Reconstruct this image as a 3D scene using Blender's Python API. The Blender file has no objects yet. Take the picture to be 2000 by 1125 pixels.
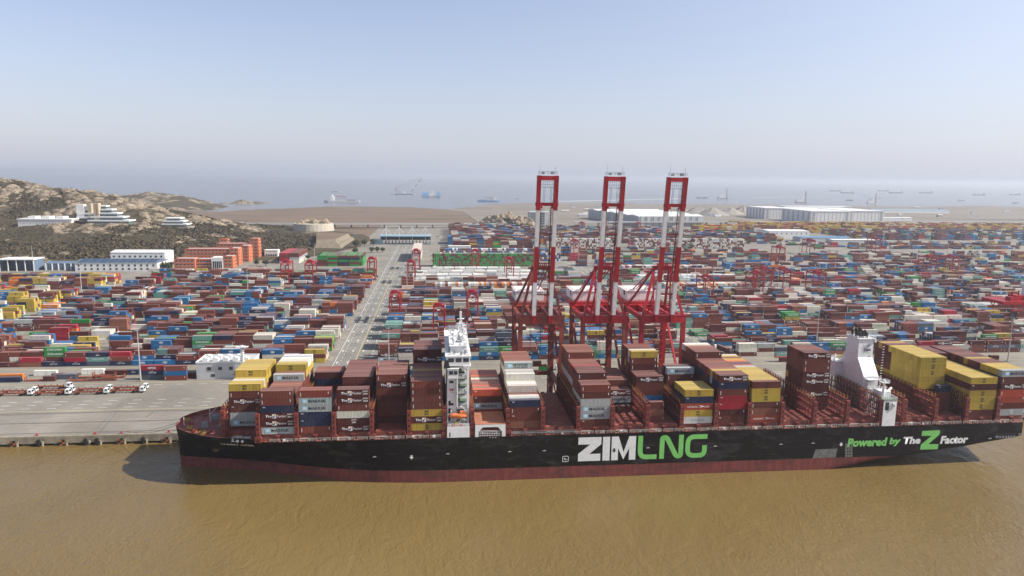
import bpy, math, random
import numpy as np
from mathutils import Matrix, Vector, noise
random.seed(11)
rnd = random.random
SC = bpy.context.scene
COL = SC.collection
# ------------------------------------------------------------------ camera
CF, CH, CHOR = 1360.0, 120.0, 345.0            # focal length (px of a 2000 wide picture), height, horizon row
CYAW, CROLL = math.radians(6.2), math.radians(0.75)
_p = math.atan((562.5 - CHOR) / CF)
_fw = np.array([math.sin(CYAW) * math.cos(_p), math.cos(CYAW) * math.cos(_p), -math.sin(_p)])
_r0 = np.array([math.cos(CYAW), -math.sin(CYAW), 0.0])
_u0 = np.cross(_r0, _fw)
_r = math.cos(CROLL) * _r0 + math.sin(CROLL) * _u0
_u = math.cos(CROLL) * _u0 - math.sin(CROLL) * _r0
def ray(x, y): return _fw * CF + _r * (x - 1000) - _u * (y - 562.5)
def pz(x, y, z=4.0):
    d = ray(x, y); return np.array([0, 0, CH]) + d * ((z - CH) / d[2])
def py(x, y, Y):
    d = ray(x, y); return np.array([0, 0, CH]) + d * (Y / d[1])
def proj(X, Y, Z):
    v = np.array([X, Y, Z - CH]); c = v @ _fw
    return 1000 + CF * (v @ _r) / c, 562.5 - CF * (v @ _u) / c
cam = bpy.data.objects.new('camera', bpy.data.cameras.new('camera'))
COL.objects.link(cam)
cam.data.sensor_width = 36.0
cam.data.lens = 36.0 * CF / 2000.0
cam.data.clip_start = 1.0
cam.data.clip_end = 90000.0
cam.matrix_world = Matrix(((_r[0], _u[0], -_fw[0], 0), (_r[1], _u[1], -_fw[1], 0), (_r[2], _u[2], -_fw[2], CH), (0, 0, 0, 1)))
SC.camera = cam
# ------------------------------------------------------------------ light
SUN_EL = math.radians(39.0)
SUN_AZ = math.radians(90.0 + 11.0)              # clockwise from +Y (inland); the sun stands to the right, a little to the water side
sdir = Vector((math.sin(SUN_AZ) * math.cos(SUN_EL), math.cos(SUN_AZ) * math.cos(SUN_EL), math.sin(SUN_EL)))
W = bpy.data.worlds.new('World'); SC.world = W; W.use_nodes = True
nt = W.node_tree; nt.nodes.clear()
sky = nt.nodes.new('ShaderNodeTexSky'); sky.sky_type = 'NISHITA'; sky.sun_disc = False
sky.sun_elevation = SUN_EL; sky.sun_rotation = SUN_AZ
sky.altitude = 0; sky.air_density = 1.0; sky.dust_density = 0.3; sky.ozone_density = 2.0
bg = nt.nodes.new('ShaderNodeBackground'); bg.inputs[1].default_value = 0.128
ow = nt.nodes.new('ShaderNodeOutputWorld')
def wmath(op, a, b=None):
    m = nt.nodes.new('ShaderNodeMath'); m.operation = op
    for i, v in enumerate((a, b)):
        if v is None: continue
        if hasattr(v, 'is_output'): nt.links.new(v, m.inputs[i])
        else: m.inputs[i].default_value = v
    return m.outputs[0]
def wmix(f, a, b, bt='MIX'):
    x = nt.nodes.new('ShaderNodeMix'); x.data_type = 'RGBA'; x.blend_type = bt; x.clamp_result = False
    for i, v in ((0, f), (6, a), (7, b)):
        if hasattr(v, 'is_output'): nt.links.new(v, x.inputs[i])
        elif isinstance(v, (int, float)): x.inputs[i].default_value = v
        else: x.inputs[i].default_value = (*v, 1)
    return x.outputs[2]
tcn = nt.nodes.new('ShaderNodeTexCoord')
sep = nt.nodes.new('ShaderNodeSeparateXYZ'); nt.links.new(tcn.outputs['Generated'], sep.inputs[0])
dot = nt.nodes.new('ShaderNodeVectorMath'); dot.operation = 'DOT_PRODUCT'; nt.links.new(tcn.outputs['Generated'], dot.inputs[0]); dot.inputs[1].default_value = sdir
elev = wmath('MAXIMUM', sep.outputs[2], 0.0)
low = wmath('POWER', 2.718, wmath('MULTIPLY', elev, -5.8))                 # thick spring haze towards the horizon, all round
glow = wmath('POWER', wmath('MULTIPLY', wmath('ADD', dot.outputs['Value'], 1.0), .5), 4.6)   # and brighter towards the sun
tinted = wmix(1.0, sky.outputs[0], (1.02, .87, .88), 'MULTIPLY')
hazed = wmix(wmath('MULTIPLY', low, .98), tinted, (2.75, 3.02, 3.75))
final = wmix(wmath('MULTIPLY', glow, 1.0), hazed, (5.9, 6.1, 6.7))
mr = nt.nodes.new('ShaderNodeMapRange'); mr.interpolation_type = 'SMOOTHSTEP'; nt.links.new(elev, mr.inputs[0])
mr.inputs[1].default_value = .34; mr.inputs[2].default_value = .95; mr.inputs[3].default_value = 1.0; mr.inputs[4].default_value = .5     # deeper towards the zenith
dome = wmix(1.0, final, wmix(mr.outputs[0], (0, 0, 0), (1, 1, 1)), 'MULTIPLY')
nt.links.new(dome, bg.inputs[0]); nt.links.new(bg.outputs[0], ow.inputs[0])
sun = bpy.data.objects.new('sun', bpy.data.lights.new('sun', 'SUN'))
sun.data.energy = 5.0; sun.data.angle = math.radians(0.5); sun.data.color = (1.0, 0.95, 0.87)
sun.rotation_euler = sdir.to_track_quat('Z', 'Y').to_euler()
COL.objects.link(sun)
SC.view_settings.view_transform = 'Standard'; SC.view_settings.look = 'None'
SC.view_settings.exposure = 0.5; SC.view_settings.gamma = 1.0; SC.view_settings.use_curve_mapping = False
SC.cycles.volume_bounces = 0; SC.cycles.max_bounces = 6; SC.cycles.diffuse_bounces = 2; SC.cycles.glossy_bounces = 2
# ------------------------------------------------------------------ materials
def srgb(r, g, b):
    f = lambda c: (c / 255 / 12.92) if c <= 10 else ((c / 255 + .055) / 1.055) ** 2.4
    return (f(r), f(g), f(b))
MATS = {}
def _base(name):
    m = bpy.data.materials.new(name); m.use_nodes = True
    n = m.node_tree.nodes; b = n['Principled BSDF']
    return m, n, m.node_tree.links, b
def mixc(n, l, fac, a, b, bt='MIX'):
    x = n.new('ShaderNodeMix'); x.data_type = 'RGBA'; x.blend_type = bt
    for s, v in ((0, fac), (6, a), (7, b)):
        if hasattr(v, 'is_output'): l.new(v, x.inputs[s])
        elif isinstance(v, (int, float)): x.inputs[s].default_value = v
        else: x.inputs[s].default_value = (*v[:3], 1)
    return x.outputs[2]
def noisen(n, l, scale, detail=4, vec=None, dist=0, rough=.55):
    t = n.new('ShaderNodeTexNoise'); t.inputs['Scale'].default_value = scale; t.inputs['Detail'].default_value = detail
    t.inputs['Distortion'].default_value = dist; t.inputs['Roughness'].default_value = rough
    if vec is not None: l.new(vec, t.inputs['Vector'])
    return t.outputs['Fac']
def ramp(n, l, fac, lo, hi):
    r = n.new('ShaderNodeMapRange'); r.inputs[1].default_value = lo; r.inputs[2].default_value = hi
    l.new(fac, r.inputs[0]); return r.outputs[0]
def posn(n, scale=None, l=None):
    g = n.new('ShaderNodeNewGeometry')
    if scale is None: return g.outputs['Position']
    m = n.new('ShaderNodeMapping'); m.inputs['Scale'].default_value = scale
    l.new(g.outputs['Position'], m.inputs['Vector']); return m.outputs[0]
def mat(name, col, rough=.6, metal=0.0, var=.25, scale=.3, spec=.3, stretch=None, dirt=None, dirt_amt=.5):
    if name in MATS: return MATS[name]
    m, n, l, b = _base(name)
    c = col
    p = posn(n, stretch, l) if stretch else posn(n)
    if var:
        f = ramp(n, l, noisen(n, l, scale, 6, p), .3, .7)
        c = mixc(n, l, f, tuple(x * (1 - var) for x in col), tuple(min(1, x * (1 + var)) for x in col))
    if dirt:
        f2 = ramp(n, l, noisen(n, l, scale * 2.3, 8, p, .6), .5, .72)
        mm = n.new('ShaderNodeMath'); mm.operation = 'MULTIPLY'; mm.inputs[1].default_value = dirt_amt; l.new(f2, mm.inputs[0])
        c = mixc(n, l, mm.outputs[0], c, dirt)
    if hasattr(c, 'is_output'): l.new(c, b.inputs['Base Color'])
    else: b.inputs['Base Color'].default_value = (*c, 1)
    b.inputs['Roughness'].default_value = rough; b.inputs['Metallic'].default_value = metal
    b.inputs['Specular IOR Level'].default_value = spec
    MATS[name] = m; return m
def paint_mat(name, src, fade):
    """container paint: colour from the object or from the mesh, streaked with rust and dust"""
    m, n, l, b = _base(name)
    if src == 'object':
        o = n.new('ShaderNodeObjectInfo'); c = o.outputs['Color']
    else:
        o = n.new('ShaderNodeAttribute'); o.attribute_name = 'col'; c = o.outputs['Color']
    p1 = posn(n, (1.4, 1.4, .25), l)
    f = ramp(n, l, noisen(n, l, .9, 6, p1), .48, .8)
    mm = n.new('ShaderNodeMath'); mm.operation = 'MULTIPLY'; mm.inputs[1].default_value = .38; l.new(f, mm.inputs[0])
    c = mixc(n, l, mm.outputs[0], c, (.10, .05, .033))
    f2 = ramp(n, l, noisen(n, l, .12, 3, posn(n)), .3, .7)
    m2 = n.new('ShaderNodeMath'); m2.operation = 'MULTIPLY'; m2.inputs[1].default_value = .08; l.new(f2, m2.inputs[0])
    c = mixc(n, l, m2.outputs[0], c, (.33, .29, .25))
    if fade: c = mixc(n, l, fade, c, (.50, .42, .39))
    l.new(c, b.inputs['Base Color']); b.inputs['Roughness'].default_value = .6; b.inputs['Specular IOR Level'].default_value = .12
    MATS[name] = m; return m
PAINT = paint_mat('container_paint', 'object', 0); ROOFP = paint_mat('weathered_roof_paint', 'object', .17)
PAINTS = paint_mat('stack_paint', 'attr', 0)
M_white = mat('white_paint', (.78, .78, .77), .45, var=.06, scale=.4, dirt=(.45, .36, .27), dirt_amt=.25)
M_lwhite = mat('white_lettering', (.75, .75, .73), .5, var=.08, scale=.8)
M_lblack = mat('black_lettering', (.03, .03, .035), .5, var=.1)
M_lgreen = mat('green_lettering', (.20, .55, .14), .5, var=.08, scale=.4)
M_lblue = mat('pale_blue_emblem', (.33, .60, .74), .5, var=.08)
M_lred = mat('red_lettering', (.55, .05, .04), .5, var=.1)
M_lorange = mat('orange_emblem', (.75, .42, .15), .5, var=.1)
M_ship_red = mat('ship_deck_red', (.235, .062, .048), .65, var=.25, scale=.25, dirt=(.33, .19, .14), dirt_amt=.6)
M_lash_red = mat('lashing_bridge_red', (.19, .042, .033), .6, var=.25, scale=.5, dirt=(.14, .05, .03), dirt_amt=.6)
M_yellow = mat('safety_yellow', (.50, .34, .05), .5, var=.15)
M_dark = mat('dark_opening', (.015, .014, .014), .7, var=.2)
M_glass = mat('dark_glass', (.03, .04, .05), .12, var=.2, spec=.6)
M_grey = mat('grey_steel', (.30, .31, .32), .5, var=.2, dirt=(.2, .12, .08))
M_green_deck = mat('green_deck_paint', (.13, .17, .12), .6, var=.2)
M_orange = mat('lifeboat_orange', (.70, .20, .07), .45, var=.12)
M_crane_red = mat('crane_red', (.37, .016, .024), .42, var=.14, scale=.25, dirt=(.16, .014, .012), dirt_amt=.5, stretch=(1, 1, .3))
M_crane_old = mat('faded_crane_red', (.25, .052, .036), .55, var=.18, scale=.25, dirt=(.12, .03, .02), dirt_amt=.5, stretch=(1, 1, .3))
M_crane_white = mat('crane_white', (.76, .75, .73), .5, var=.08, scale=.3, dirt=(.4, .3, .22), dirt_amt=.35)
M_conc = None
def concrete(name, col, lane=0):
    m, n, l, b = _base(name)
    p = posn(n)
    f = ramp(n, l, noisen(n, l, .025, 8, p, .4, .6), .32, .68)
    c = mixc(n, l, f, tuple(x * .78 for x in col), tuple(x * 1.12 for x in col))
    f2 = ramp(n, l, noisen(n, l, .4, 6, posn(n, (.12, 1, 1), l), .5), .45, .75)
    m2 = n.new('ShaderNodeMath'); m2.operation = 'MULTIPLY'; m2.inputs[1].default_value = .32; l.new(f2, m2.inputs[0])
    c = mixc(n, l, m2.outputs[0], c, tuple(x * .55 for x in col))
    f3 = ramp(n, l, noisen(n, l, .012, 5, posn(n), 1.0), .52, .7)
    m3 = n.new('ShaderNodeMath'); m3.operation = 'MULTIPLY'; m3.inputs[1].default_value = .35; l.new(f3, m3.inputs[0])
    c = mixc(n, l, m3.outputs[0], c, (.20, .175, .14))
    br = n.new('ShaderNodeTexBrick'); br.inputs['Scale'].default_value = .125; br.offset = 0
    br.inputs['Mortar Size'].default_value = .012; br.inputs['Color1'].default_value = (1, 1, 1, 1); br.inputs['Color2'].default_value = (.9, .9, .9, 1)
    br.inputs['Mortar'].default_value = (.72, .7, .68, 1); l.new(p, br.inputs['Vector'])
    c = mixc(n, l, .8, c, br.outputs['Color'], 'MULTIPLY')
    l.new(c, b.inputs['Base Color']); b.inputs['Roughness'].default_value = .85; b.inputs['Specular IOR Level'].default_value = .2
    MATS[name] = m; return m
M_conc = concrete('yard_concrete', (.275, .250, .214))
M_road = concrete('road_concrete', (.262, .250, .226))
M_mark = mat('road_marking_white', (.72, .71, .68), .7, var=.2, scale=1.5)
M_marky = mat('road_marking_yellow', (.58, .47, .18), .7, var=.2, scale=1.5)
# ------------------------------------------------------------------ mesh helpers
class MB:
    def __init__(s): s.v = []; s.f = []; s.m = []
    def quad(s, a, b, c, d, mi=0):
        i = len(s.v); s.v += [a, b, c, d]; s.f.append((i, i + 1, i + 2, i + 3)); s.m.append(mi)
    def poly(s, pts, mi=0):
        i = len(s.v); s.v += [tuple(p) for p in pts]; s.f.append(tuple(range(i, i + len(pts)))); s.m.append(mi)
    def box(s, x0, x1, y0, y1, z0, z1, mi=0):
        i = len(s.v)
        s.v += [(x0, y0, z0), (x1, y0, z0), (x1, y1, z0), (x0, y1, z0), (x0, y0, z1), (x1, y0, z1), (x1, y1, z1), (x0, y1, z1)]
        for q in ((0, 3, 2, 1), (4, 5, 6, 7), (0, 1, 5, 4), (1, 2, 6, 5), (2, 3, 7, 6), (3, 0, 4, 7)):
            s.f.append(tuple(i + k for k in q)); s.m.append(mi)
        return s
    def bar(s, p, q, w, h=None, mi=0, up=None):
        """box section bar from p to q, w wide (sideways) and h deep"""
        h = w if h is None else h
        p, q = Vector(p), Vector(q); d = (q - p)
        if d.length < 1e-6: return s
        d.normalize(); upv = Vector(up) if up else (Vector((0, 0, 1)) if abs(d.z) < .9 else Vector((0, 1, 0)))
        a = d.cross(upv).normalized(); b = a.cross(d).normalized()
        i = len(s.v)
        for c in (p, q):
            for sa, sb in ((-1, -1), (1, -1), (1, 1), (-1, 1)):
                s.v.append(tuple(c + a * (sa * w / 2) + b * (sb * h / 2)))
        for k in range(4):
            s.f.append((i + k, i + (k + 1) % 4, i + 4 + (k + 1) % 4, i + 4 + k)); s.m.append(mi)
        s.f.append((i + 3, i + 2, i + 1, i)); s.m.append(mi); s.f.append((i + 4, i + 5, i + 6, i + 7)); s.m.append(mi)
        return s
    def tube(s, p, q, r0, r1=None, n=10, mi=0, caps=True):
        r1 = r0 if r1 is None else r1
        p, q = Vector(p), Vector(q); d = (q - p).normalized()
        upv = Vector((0, 0, 1)) if abs(d.z) < .9 else Vector((1, 0, 0))
        a = d.cross(upv).normalized(); b = a.cross(d).normalized(); i = len(s.v)
        for c, r in ((p, r0), (q, r1)):
            for k in range(n):
                t = 2 * math.pi * k / n; s.v.append(tuple(c + a * (r * math.cos(t)) + b * (r * math.sin(t))))
        for k in range(n):
            s.f.append((i + (k + 1) % n, i + k, i + n + k, i + n + (k + 1) % n)); s.m.append(mi)
        if caps:
            s.f.append(tuple(i + k for k in range(n))); s.m.append(mi)
            s.f.append(tuple(i + n + k for k in reversed(range(n)))); s.m.append(mi)
        return s
    def prism(s, pts, axis, a, b, mi=0):
        """extrude a 2D outline along an axis between a and b"""
        def P(u, w, t): return {'x': (t, u, w), 'y': (u, t, w), 'z': (u, w, t)}[axis]
        n = len(pts); i = len(s.v)
        s.v += [P(u, w, a) for u, w in pts] + [P(u, w, b) for u, w in pts]
        for k in range(n):
            s.f.append((i + k, i + (k + 1) % n, i + n + (k + 1) % n, i + n + k)); s.m.append(mi)
        s.f.append(tuple(i + k for k in reversed(range(n)))); s.m.append(mi); s.f.append(tuple(i + n + k for k in range(n))); s.m.append(mi)
        return s
    def add(s, o, off=(0, 0, 0), mi=None):
        i = len(s.v); s.v += [(a + off[0], b + off[1], c + off[2]) for a, b, c in o.v]
        s.f += [tuple(i + k for k in f) for f in o.f]; s.m += [mi if mi is not None else k for k in o.m]
        return s
    def mesh(s, name, mats):
        me = bpy.data.meshes.new(name); me.from_pydata(s.v, [], s.f)
        for m in (mats if isinstance(mats, (list, tuple)) else [mats]): me.materials.append(m)
        if any(s.m): me.polygons.foreach_set('material_index', s.m)
        me.update(); return me
    def build(s, name, mats, parent=None, loc=None, flat=True):
        return link(name, s.mesh(name, mats), parent, loc)
def link(name, me, parent=None, loc=None, rz=0):
    o = bpy.data.objects.new(name, me); COL.objects.link(o)
    if parent is not None:
        o.parent = parent
        if parent.get('_w'): o.matrix_parent_inverse = Matrix.Translation(-Vector(parent.location))
    if loc is not None: o.location = loc
    if rz: o.rotation_euler.z = rz
    return o
def tag(o, label=None, cat=None, group=None, kind=None):
    if label: o['label'] = label
    if cat: o['category'] = cat
    if group: o['group'] = group
    if kind: o['kind'] = kind
    return o
def thing(name, label, cat, loc=(0, 0, 0), rz=0, group=None, world=False):
    o = bpy.data.objects.new(name, None); COL.objects.link(o); o.location = loc; o.rotation_euler = (0, 0, rz)
    if world: o['_w'] = 1        # parts of this thing are modelled in world coordinates
    o.empty_display_size = 1
    return tag(o, label, cat, group)
def copy_tree(o, loc, rz=0, parent=None):
    kids = list(o.children)
    c = o.copy(); COL.objects.link(c); c.parent = parent
    if parent is None: c.location = loc; c.rotation_euler = (0, 0, rz)
    for k in kids: copy_tree(k, None, 0, c)
    return c
def structure(name, mb, mats): return tag(mb.build(name, mats), kind='structure')
_tc = {}
def text_mesh(s, h, mat_, bold=.0, shear=0.0, width=None, spacing=1.0):
    """flat lettering facing -Y, centred, h metres high"""
    key = (s, h, mat_.name, bold, shear, width, spacing)
    if key in _tc: return _tc[key]
    cu = bpy.data.curves.new('lettering', 'FONT'); cu.body = s; cu.size = 1; cu.resolution_u = 2
    cu.offset = bold; cu.shear = shear; cu.space_character = spacing; cu.space_line = .8
    ob = bpy.data.objects.new('tmp', cu); COL.objects.link(ob)
    me = bpy.data.meshes.new_from_object(ob.evaluated_get(bpy.context.evaluated_depsgraph_get()))
    bpy.data.objects.remove(ob); bpy.data.curves.remove(cu)
    n = len(me.vertices); co = np.empty(n * 3); me.vertices.foreach_get('co', co); co = co.reshape(-1, 3)
    lo, hi = co.min(0), co.max(0); c = (co - (lo + hi) / 2)
    k = h / (hi[1] - lo[1]); kx = k if width is None else width / (hi[0] - lo[0])
    out = np.stack([c[:, 0] * kx, np.zeros(n), c[:, 1] * k], 1)
    me.vertices.foreach_set('co', out.ravel()); me.materials.clear(); me.materials.append(mat_); me.name = 'lettering'; me.update()
    _tc[key] = me; return me
def num(i):
    w = ['zero', 'one', 'two', 'three', 'four', 'five', 'six', 'seven', 'eight', 'nine', 'ten', 'eleven', 'twelve', 'thirteen', 'fourteen', 'fifteen', 'sixteen', 'seventeen', 'eighteen', 'nineteen', 'twenty']
    return w[i] if i <= 20 else 'twenty-' + w[i - 20]
def ordi(i):
    w = ['', 'first', 'second', 'third', 'fourth', 'fifth', 'sixth', 'seventh', 'eighth', 'ninth', 'tenth', 'eleventh', 'twelfth', 'thirteenth', 'fourteenth', 'fifteenth', 'sixteenth', 'seventeenth', 'eighteenth', 'nineteenth', 'twentieth']
    return w[i] if i <= 20 else 'twenty-' + w[i - 20]
# ================================================================== SETTING
GZ = 4.0                                        # level of the quay and the yard above the water
QY = 312.6                                      # front edge of the quay
def water_mat():
    m, n, l, b = _base('muddy_water')
    p = posn(n)
    f = ramp(n, l, noisen(n, l, .006, 5, p, 1.2), .3, .7)
    c = mixc(n, l, f, (.150, .099, .034), (.198, .136, .050))
    sx = n.new('ShaderNodeSeparateXYZ'); l.new(p, sx.inputs[0])
    c = mixc(n, l, ramp(n, l, sx.outputs[1], 1300, 3000), c, (.118, .112, .120))     # less muddy far out, with grey sky reflection put into the base colour
    l.new(c, b.inputs['Base Color']); b.inputs['Roughness'].default_value = .2; b.inputs['Specular IOR Level'].default_value = .5
    b.inputs['IOR'].default_value = 1.33
    n1 = noisen(n, l, .75, 3, posn(n, (1.0, .7, 1), l), .8, .55)
    n2 = noisen(n, l, .13, 3, posn(n, (1.0, .6, 1), l), 1.0)
    calm = ramp(n, l, noisen(n, l, .012, 4, posn(n, (.6, 1.2, 1), l), 1.5), .32, .68)
    cm_ = n.new('ShaderNodeMath'); cm_.operation = 'MULTIPLY_ADD'; cm_.inputs[1].default_value = .9; cm_.inputs[2].default_value = .35; l.new(calm, cm_.inputs[0])
    nm_ = n.new('ShaderNodeMath'); nm_.operation = 'MULTIPLY'; l.new(n1, nm_.inputs[0]); l.new(cm_.outputs[0], nm_.inputs[1])
    a = n.new('ShaderNodeMath'); a.operation = 'MULTIPLY_ADD'; a.inputs[1].default_value = 1.3; l.new(n2, a.inputs[0]); l.new(nm_.outputs[0], a.inputs[2])
    bu = n.new('ShaderNodeBump'); bu.inputs['Strength'].default_value = .68; bu.inputs['Distance'].default_value = .55
    l.new(a.outputs[0], bu.inputs['Height']); l.new(bu.outputs[0], b.inputs['Normal'])
    MATS['water'] = m; return m
M_water = water_mat()
mb = MB(); mb.quad((-29000, -1900, 0), (29000, -1900, 0), (29000, 29000, 0), (-29000, 29000, 0))
structure('water', mb, M_water)
# ---- quay: a concrete deck on piles
mb = MB(); mb.box(-1300, 1500, QY, 420, 1.0, GZ)
M_quay = mat('quay_edge_concrete', (.30, .255, .185), .85, var=.3, scale=.5, stretch=(.6, 1, .25), dirt=(.12, .10, .075), dirt_amt=.6)
q = structure('quay', mb, [M_conc, M_quay])
me = q.data
for p_ in me.polygons:
    if p_.normal.z < .5: p_.material_index = 1
mb = MB()
x = -520
while x < 700:
    for yy in (QY + 1.6, QY + 8, QY + 15):
        mb.tube((x, yy, -4), (x, yy, 1.0), .6, n=8)
    x += 6.5
tag(mb.build('quay_pile', M_quay, q), kind='stuff')
mb = MB(); mb.box(-1300, 1500, QY + 18, QY + 19, -4, 1.0); mb.build('back_wall', M_quay, q)
mb = MB(); mb.box(-1300, 1500, QY + .15, QY + .75, GZ, GZ + .32)
mb.build('kerb', mat('kerb_concrete', (.34, .29, .2), .8, var=.3, scale=.6), q)
# fenders and bollards along the edge
M_rub = mat('fender_rubber', (.02, .02, .02), .7)
M_fpan = mat('fender_panel', (.36, .12, .05), .7, var=.3)
def fender_panel():
    t = thing('quay_fender', 'x', 'fender')
    a = MB()
    for i in range(2):
        for k in range(3):
            a.box(-1.0 + i * 1.0, -.02 + i * 1.0, -.28, 0, -1.2 + k * .95, -.3 + k * .95, (i + k) % 2)
    a.box(-1.05, 1.05, -.06, .1, -1.3, 1.7, 1)
    a.build('panel', [M_fpan, M_rub], t)
    a = MB(); a.tube((1.6, .3, -3.5), (1.6, .3, .6), .55, n=8); a.box(1.0, 2.2, -.1, .9, .6, 1.2); a.build('bracket', M_quay, t)
    return t
fp = fender_panel(); first = True
fx = [(25, 'first'), (122, 'second'), (236, 'third'), (325, 'fourth')]
for i, (px, w) in enumerate(fx):
    X = py(px, 868, QY - .4)[0]
    o = fp if i == 0 else copy_tree(fp, (0, 0, 0))
    o.location = (X, QY - .35, 1.0)
    tag(o, f'{w} red and black chequered fender panel from the left along the quay edge', 'fender', 'fender panels on the quay edge')
fp2 = thing('rubber_fender', 'x', 'fender'); a = MB(); a.box(-.55, .55, -.9, .2, -1.6, 2.0); a.build('rubber_strip', M_rub, fp2)
a = MB(); a.tube((1.3, .2, -3.5), (1.3, .2, 1.0), .5, n=8); a.build('pile', M_quay, fp2)
for i, (px, w) in enumerate([(76, 'first'), (168, 'second'), (190, 'third'), (280, 'fourth')]):
    X = py(px, 866, QY - .4)[0]
    o = fp2 if i == 0 else copy_tree(fp2, (0, 0, 0))
    o.location = (X, QY - .3, 1.0)
    tag(o, f'{w} black rubber fender post from the left along the quay edge', 'fender', 'rubber fender posts on the quay edge')
bol = thing('bollard', 'x', 'bollard'); a = MB(); a.tube((0, 0, 0), (0, 0, .7), .35, .28); a.tube((0, 0, .7), (0, 0, 1.0), .5, .42); a.build('post', M_crane_red, bol)
a = MB(); a.tube((0, 0, 0), (0, 0, .12), .75); a.build('base_plate', M_crane_old, bol)
for i, px in enumerate((72, 186, 238, 330)):
    o = bol if i == 0 else copy_tree(bol, (0, 0, 0))
    o.location = (py(px, 850, QY + 2)[0], QY + 2.0, GZ)
    tag(o, f'{ordi(i + 1)} red mooring bollard from the left on the quay edge', 'bollard', 'mooring bollards')
# ---- yard ground, roads and markings
g = MB(); g.quad((-1500, 420, GZ), (3200, 420, GZ), (3200, 1640, GZ), (-1500, 1640, GZ)); structure('ground', g, M_conc)
Z1, Z2 = GZ + .006, GZ + .012
md = MB(); md.quad((-1500, 960, GZ + .02), (-210, 960, GZ + .02), (-210, 1640, GZ + .02), (-1500, 1640, GZ + .02)); md.quad((-210, 1030, GZ + .02), (-128, 1110, GZ + .02), (-128, 1640, GZ + .02), (-210, 1640, GZ + .02))
MEADOW = md
rd = MB(); rd.quad((-65, 398, Z1), (-38.5, 398, Z1), (-38.5, 1190, Z1), (-65, 1190, Z1))
road = structure('road', rd, M_road)
rd = MB(); rd.quad((177, 398, Z1), (197, 398, Z1), (197, 1250, Z1), (177, 1250, Z1)); road2 = structure('cross_road', rd, M_road)
w = MB(); yl = MB(); pl = MB()
def strip(m, x0, x1, y0, y1, z=Z2): m.quad((x0, y0, z), (x1, y0, z), (x1, y1, z), (x0, y1, z))
for (xa, xb, yy0, yy1) in ((-65, -38.5, 402, 1180), (177, 197, 402, 1200)):
    strip(w, xa + .8, xa + 1.1, yy0, yy1)
    c = (xa + xb) / 2
    for d in (-.28, .12): strip(yl, c + d, c + d + .2, yy0, yy1)
    for lx in ((xa + c) / 2 - 2.4, (xa + c) / 2 + 2.6, (xb + c) / 2 - 2.5, (xb + c) / 2 + 2.5):
        yy = yy0
        while yy < yy1:
            strip(w, lx, lx + .28, yy, yy + 3.0); yy += 8
    yy = yy0 + 14
    k = 0
    while yy < yy1 - 20:
        for rr in (0, 5.2):
            for lx in (c - 8.4, c - 5.2, c + 3.2, c + 6.4):
                strip(pl, lx, lx + 2.1, yy + rr, yy + rr + 1.6)
        for j in range(4):                      # painted arrows
            ax = xa + 2.5 + j * (xb - xa) / 4; ay = yy + 14
            w.poly([(ax, ay + 3.4, Z2), (ax - .9, ay + 1.2, Z2), (ax + .9, ay + 1.2, Z2)]); strip(w, ax - .2, ax + .2, ay - 2, ay + 1.2)
        yy += 29.2; k += 1
for x0, x1, yy in ((-420, -66, 425.5), (-37, 176, 425.5), (198, 520, 425.5), (-420, -66, 412), (-37, 176, 412), (198, 520, 412), (-420, -66, 406)):
    strip(yl, x0, x1, yy, yy + .25)
for yy in (352, 357.5, 363, 390):               # lanes on the apron
    x = -420
    while x < 420:
        strip(w, x, x + 4.5, yy, yy + .3); x += 12
strip(yl, -420, 420, 348.2, 348.5); strip(yl, -420, 420, 394, 394.3)
w.build('white_line', M_mark, road); yl.build('yellow_line', M_marky, road)
tag(pl.build('wheel_plate', mat('wheel_plate_steel', (.10, .095, .09), .6), road), kind='stuff')
rl = MB()
for yy in (317.5, 345.0):
    rl.box(-500, 700, yy - .35, yy - .12, GZ - .05, GZ + .03); rl.box(-500, 700, yy + .12, yy + .35, GZ - .05, GZ + .03)
rl.box(-500, 700, 330.6, 331.5, GZ - .05, GZ + .02)
rl.build('crane_rail', mat('rail_steel', (.12, .10, .085), .6, var=.3), q)
pv = MB()
for k in range(28):
    yy = 431 + 29.2 * k - 1.5
    pv.box(-68.6, -65.6, yy + 3, yy + 19, GZ, GZ + .14)
pads = pv.build('kerb_island', mat('kerb_island_concrete', (.26, .24, .21), .85, var=.35, scale=.4), road); tag(pads, kind='stuff')
# cracks and cable stains on the apron
ck = MB()
for (a_, b_, wd) in (((232, 800), (190, 850), .18), ((300, 805), (285, 815), .35), ((240, 745 + 40), (190, 835), .12), ((0, 812), (345, 800), .3)):
    A, B = pz(*a_, GZ), pz(*b_, GZ); d = Vector(B - A).normalized(); s_ = Vector((-d.y, d.x, 0)) * wd
    ck.quad((A[0] - s_.x, A[1] - s_.y, Z2), (B[0] - s_.x, B[1] - s_.y, Z2), (B[0] + s_.x, B[1] + s_.y, Z2), (A[0] + s_.x, A[1] + s_.y, Z2))
ck.build('apron_crack', mat('crack_tar', (.13, .12, .1), .8), q)
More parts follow.
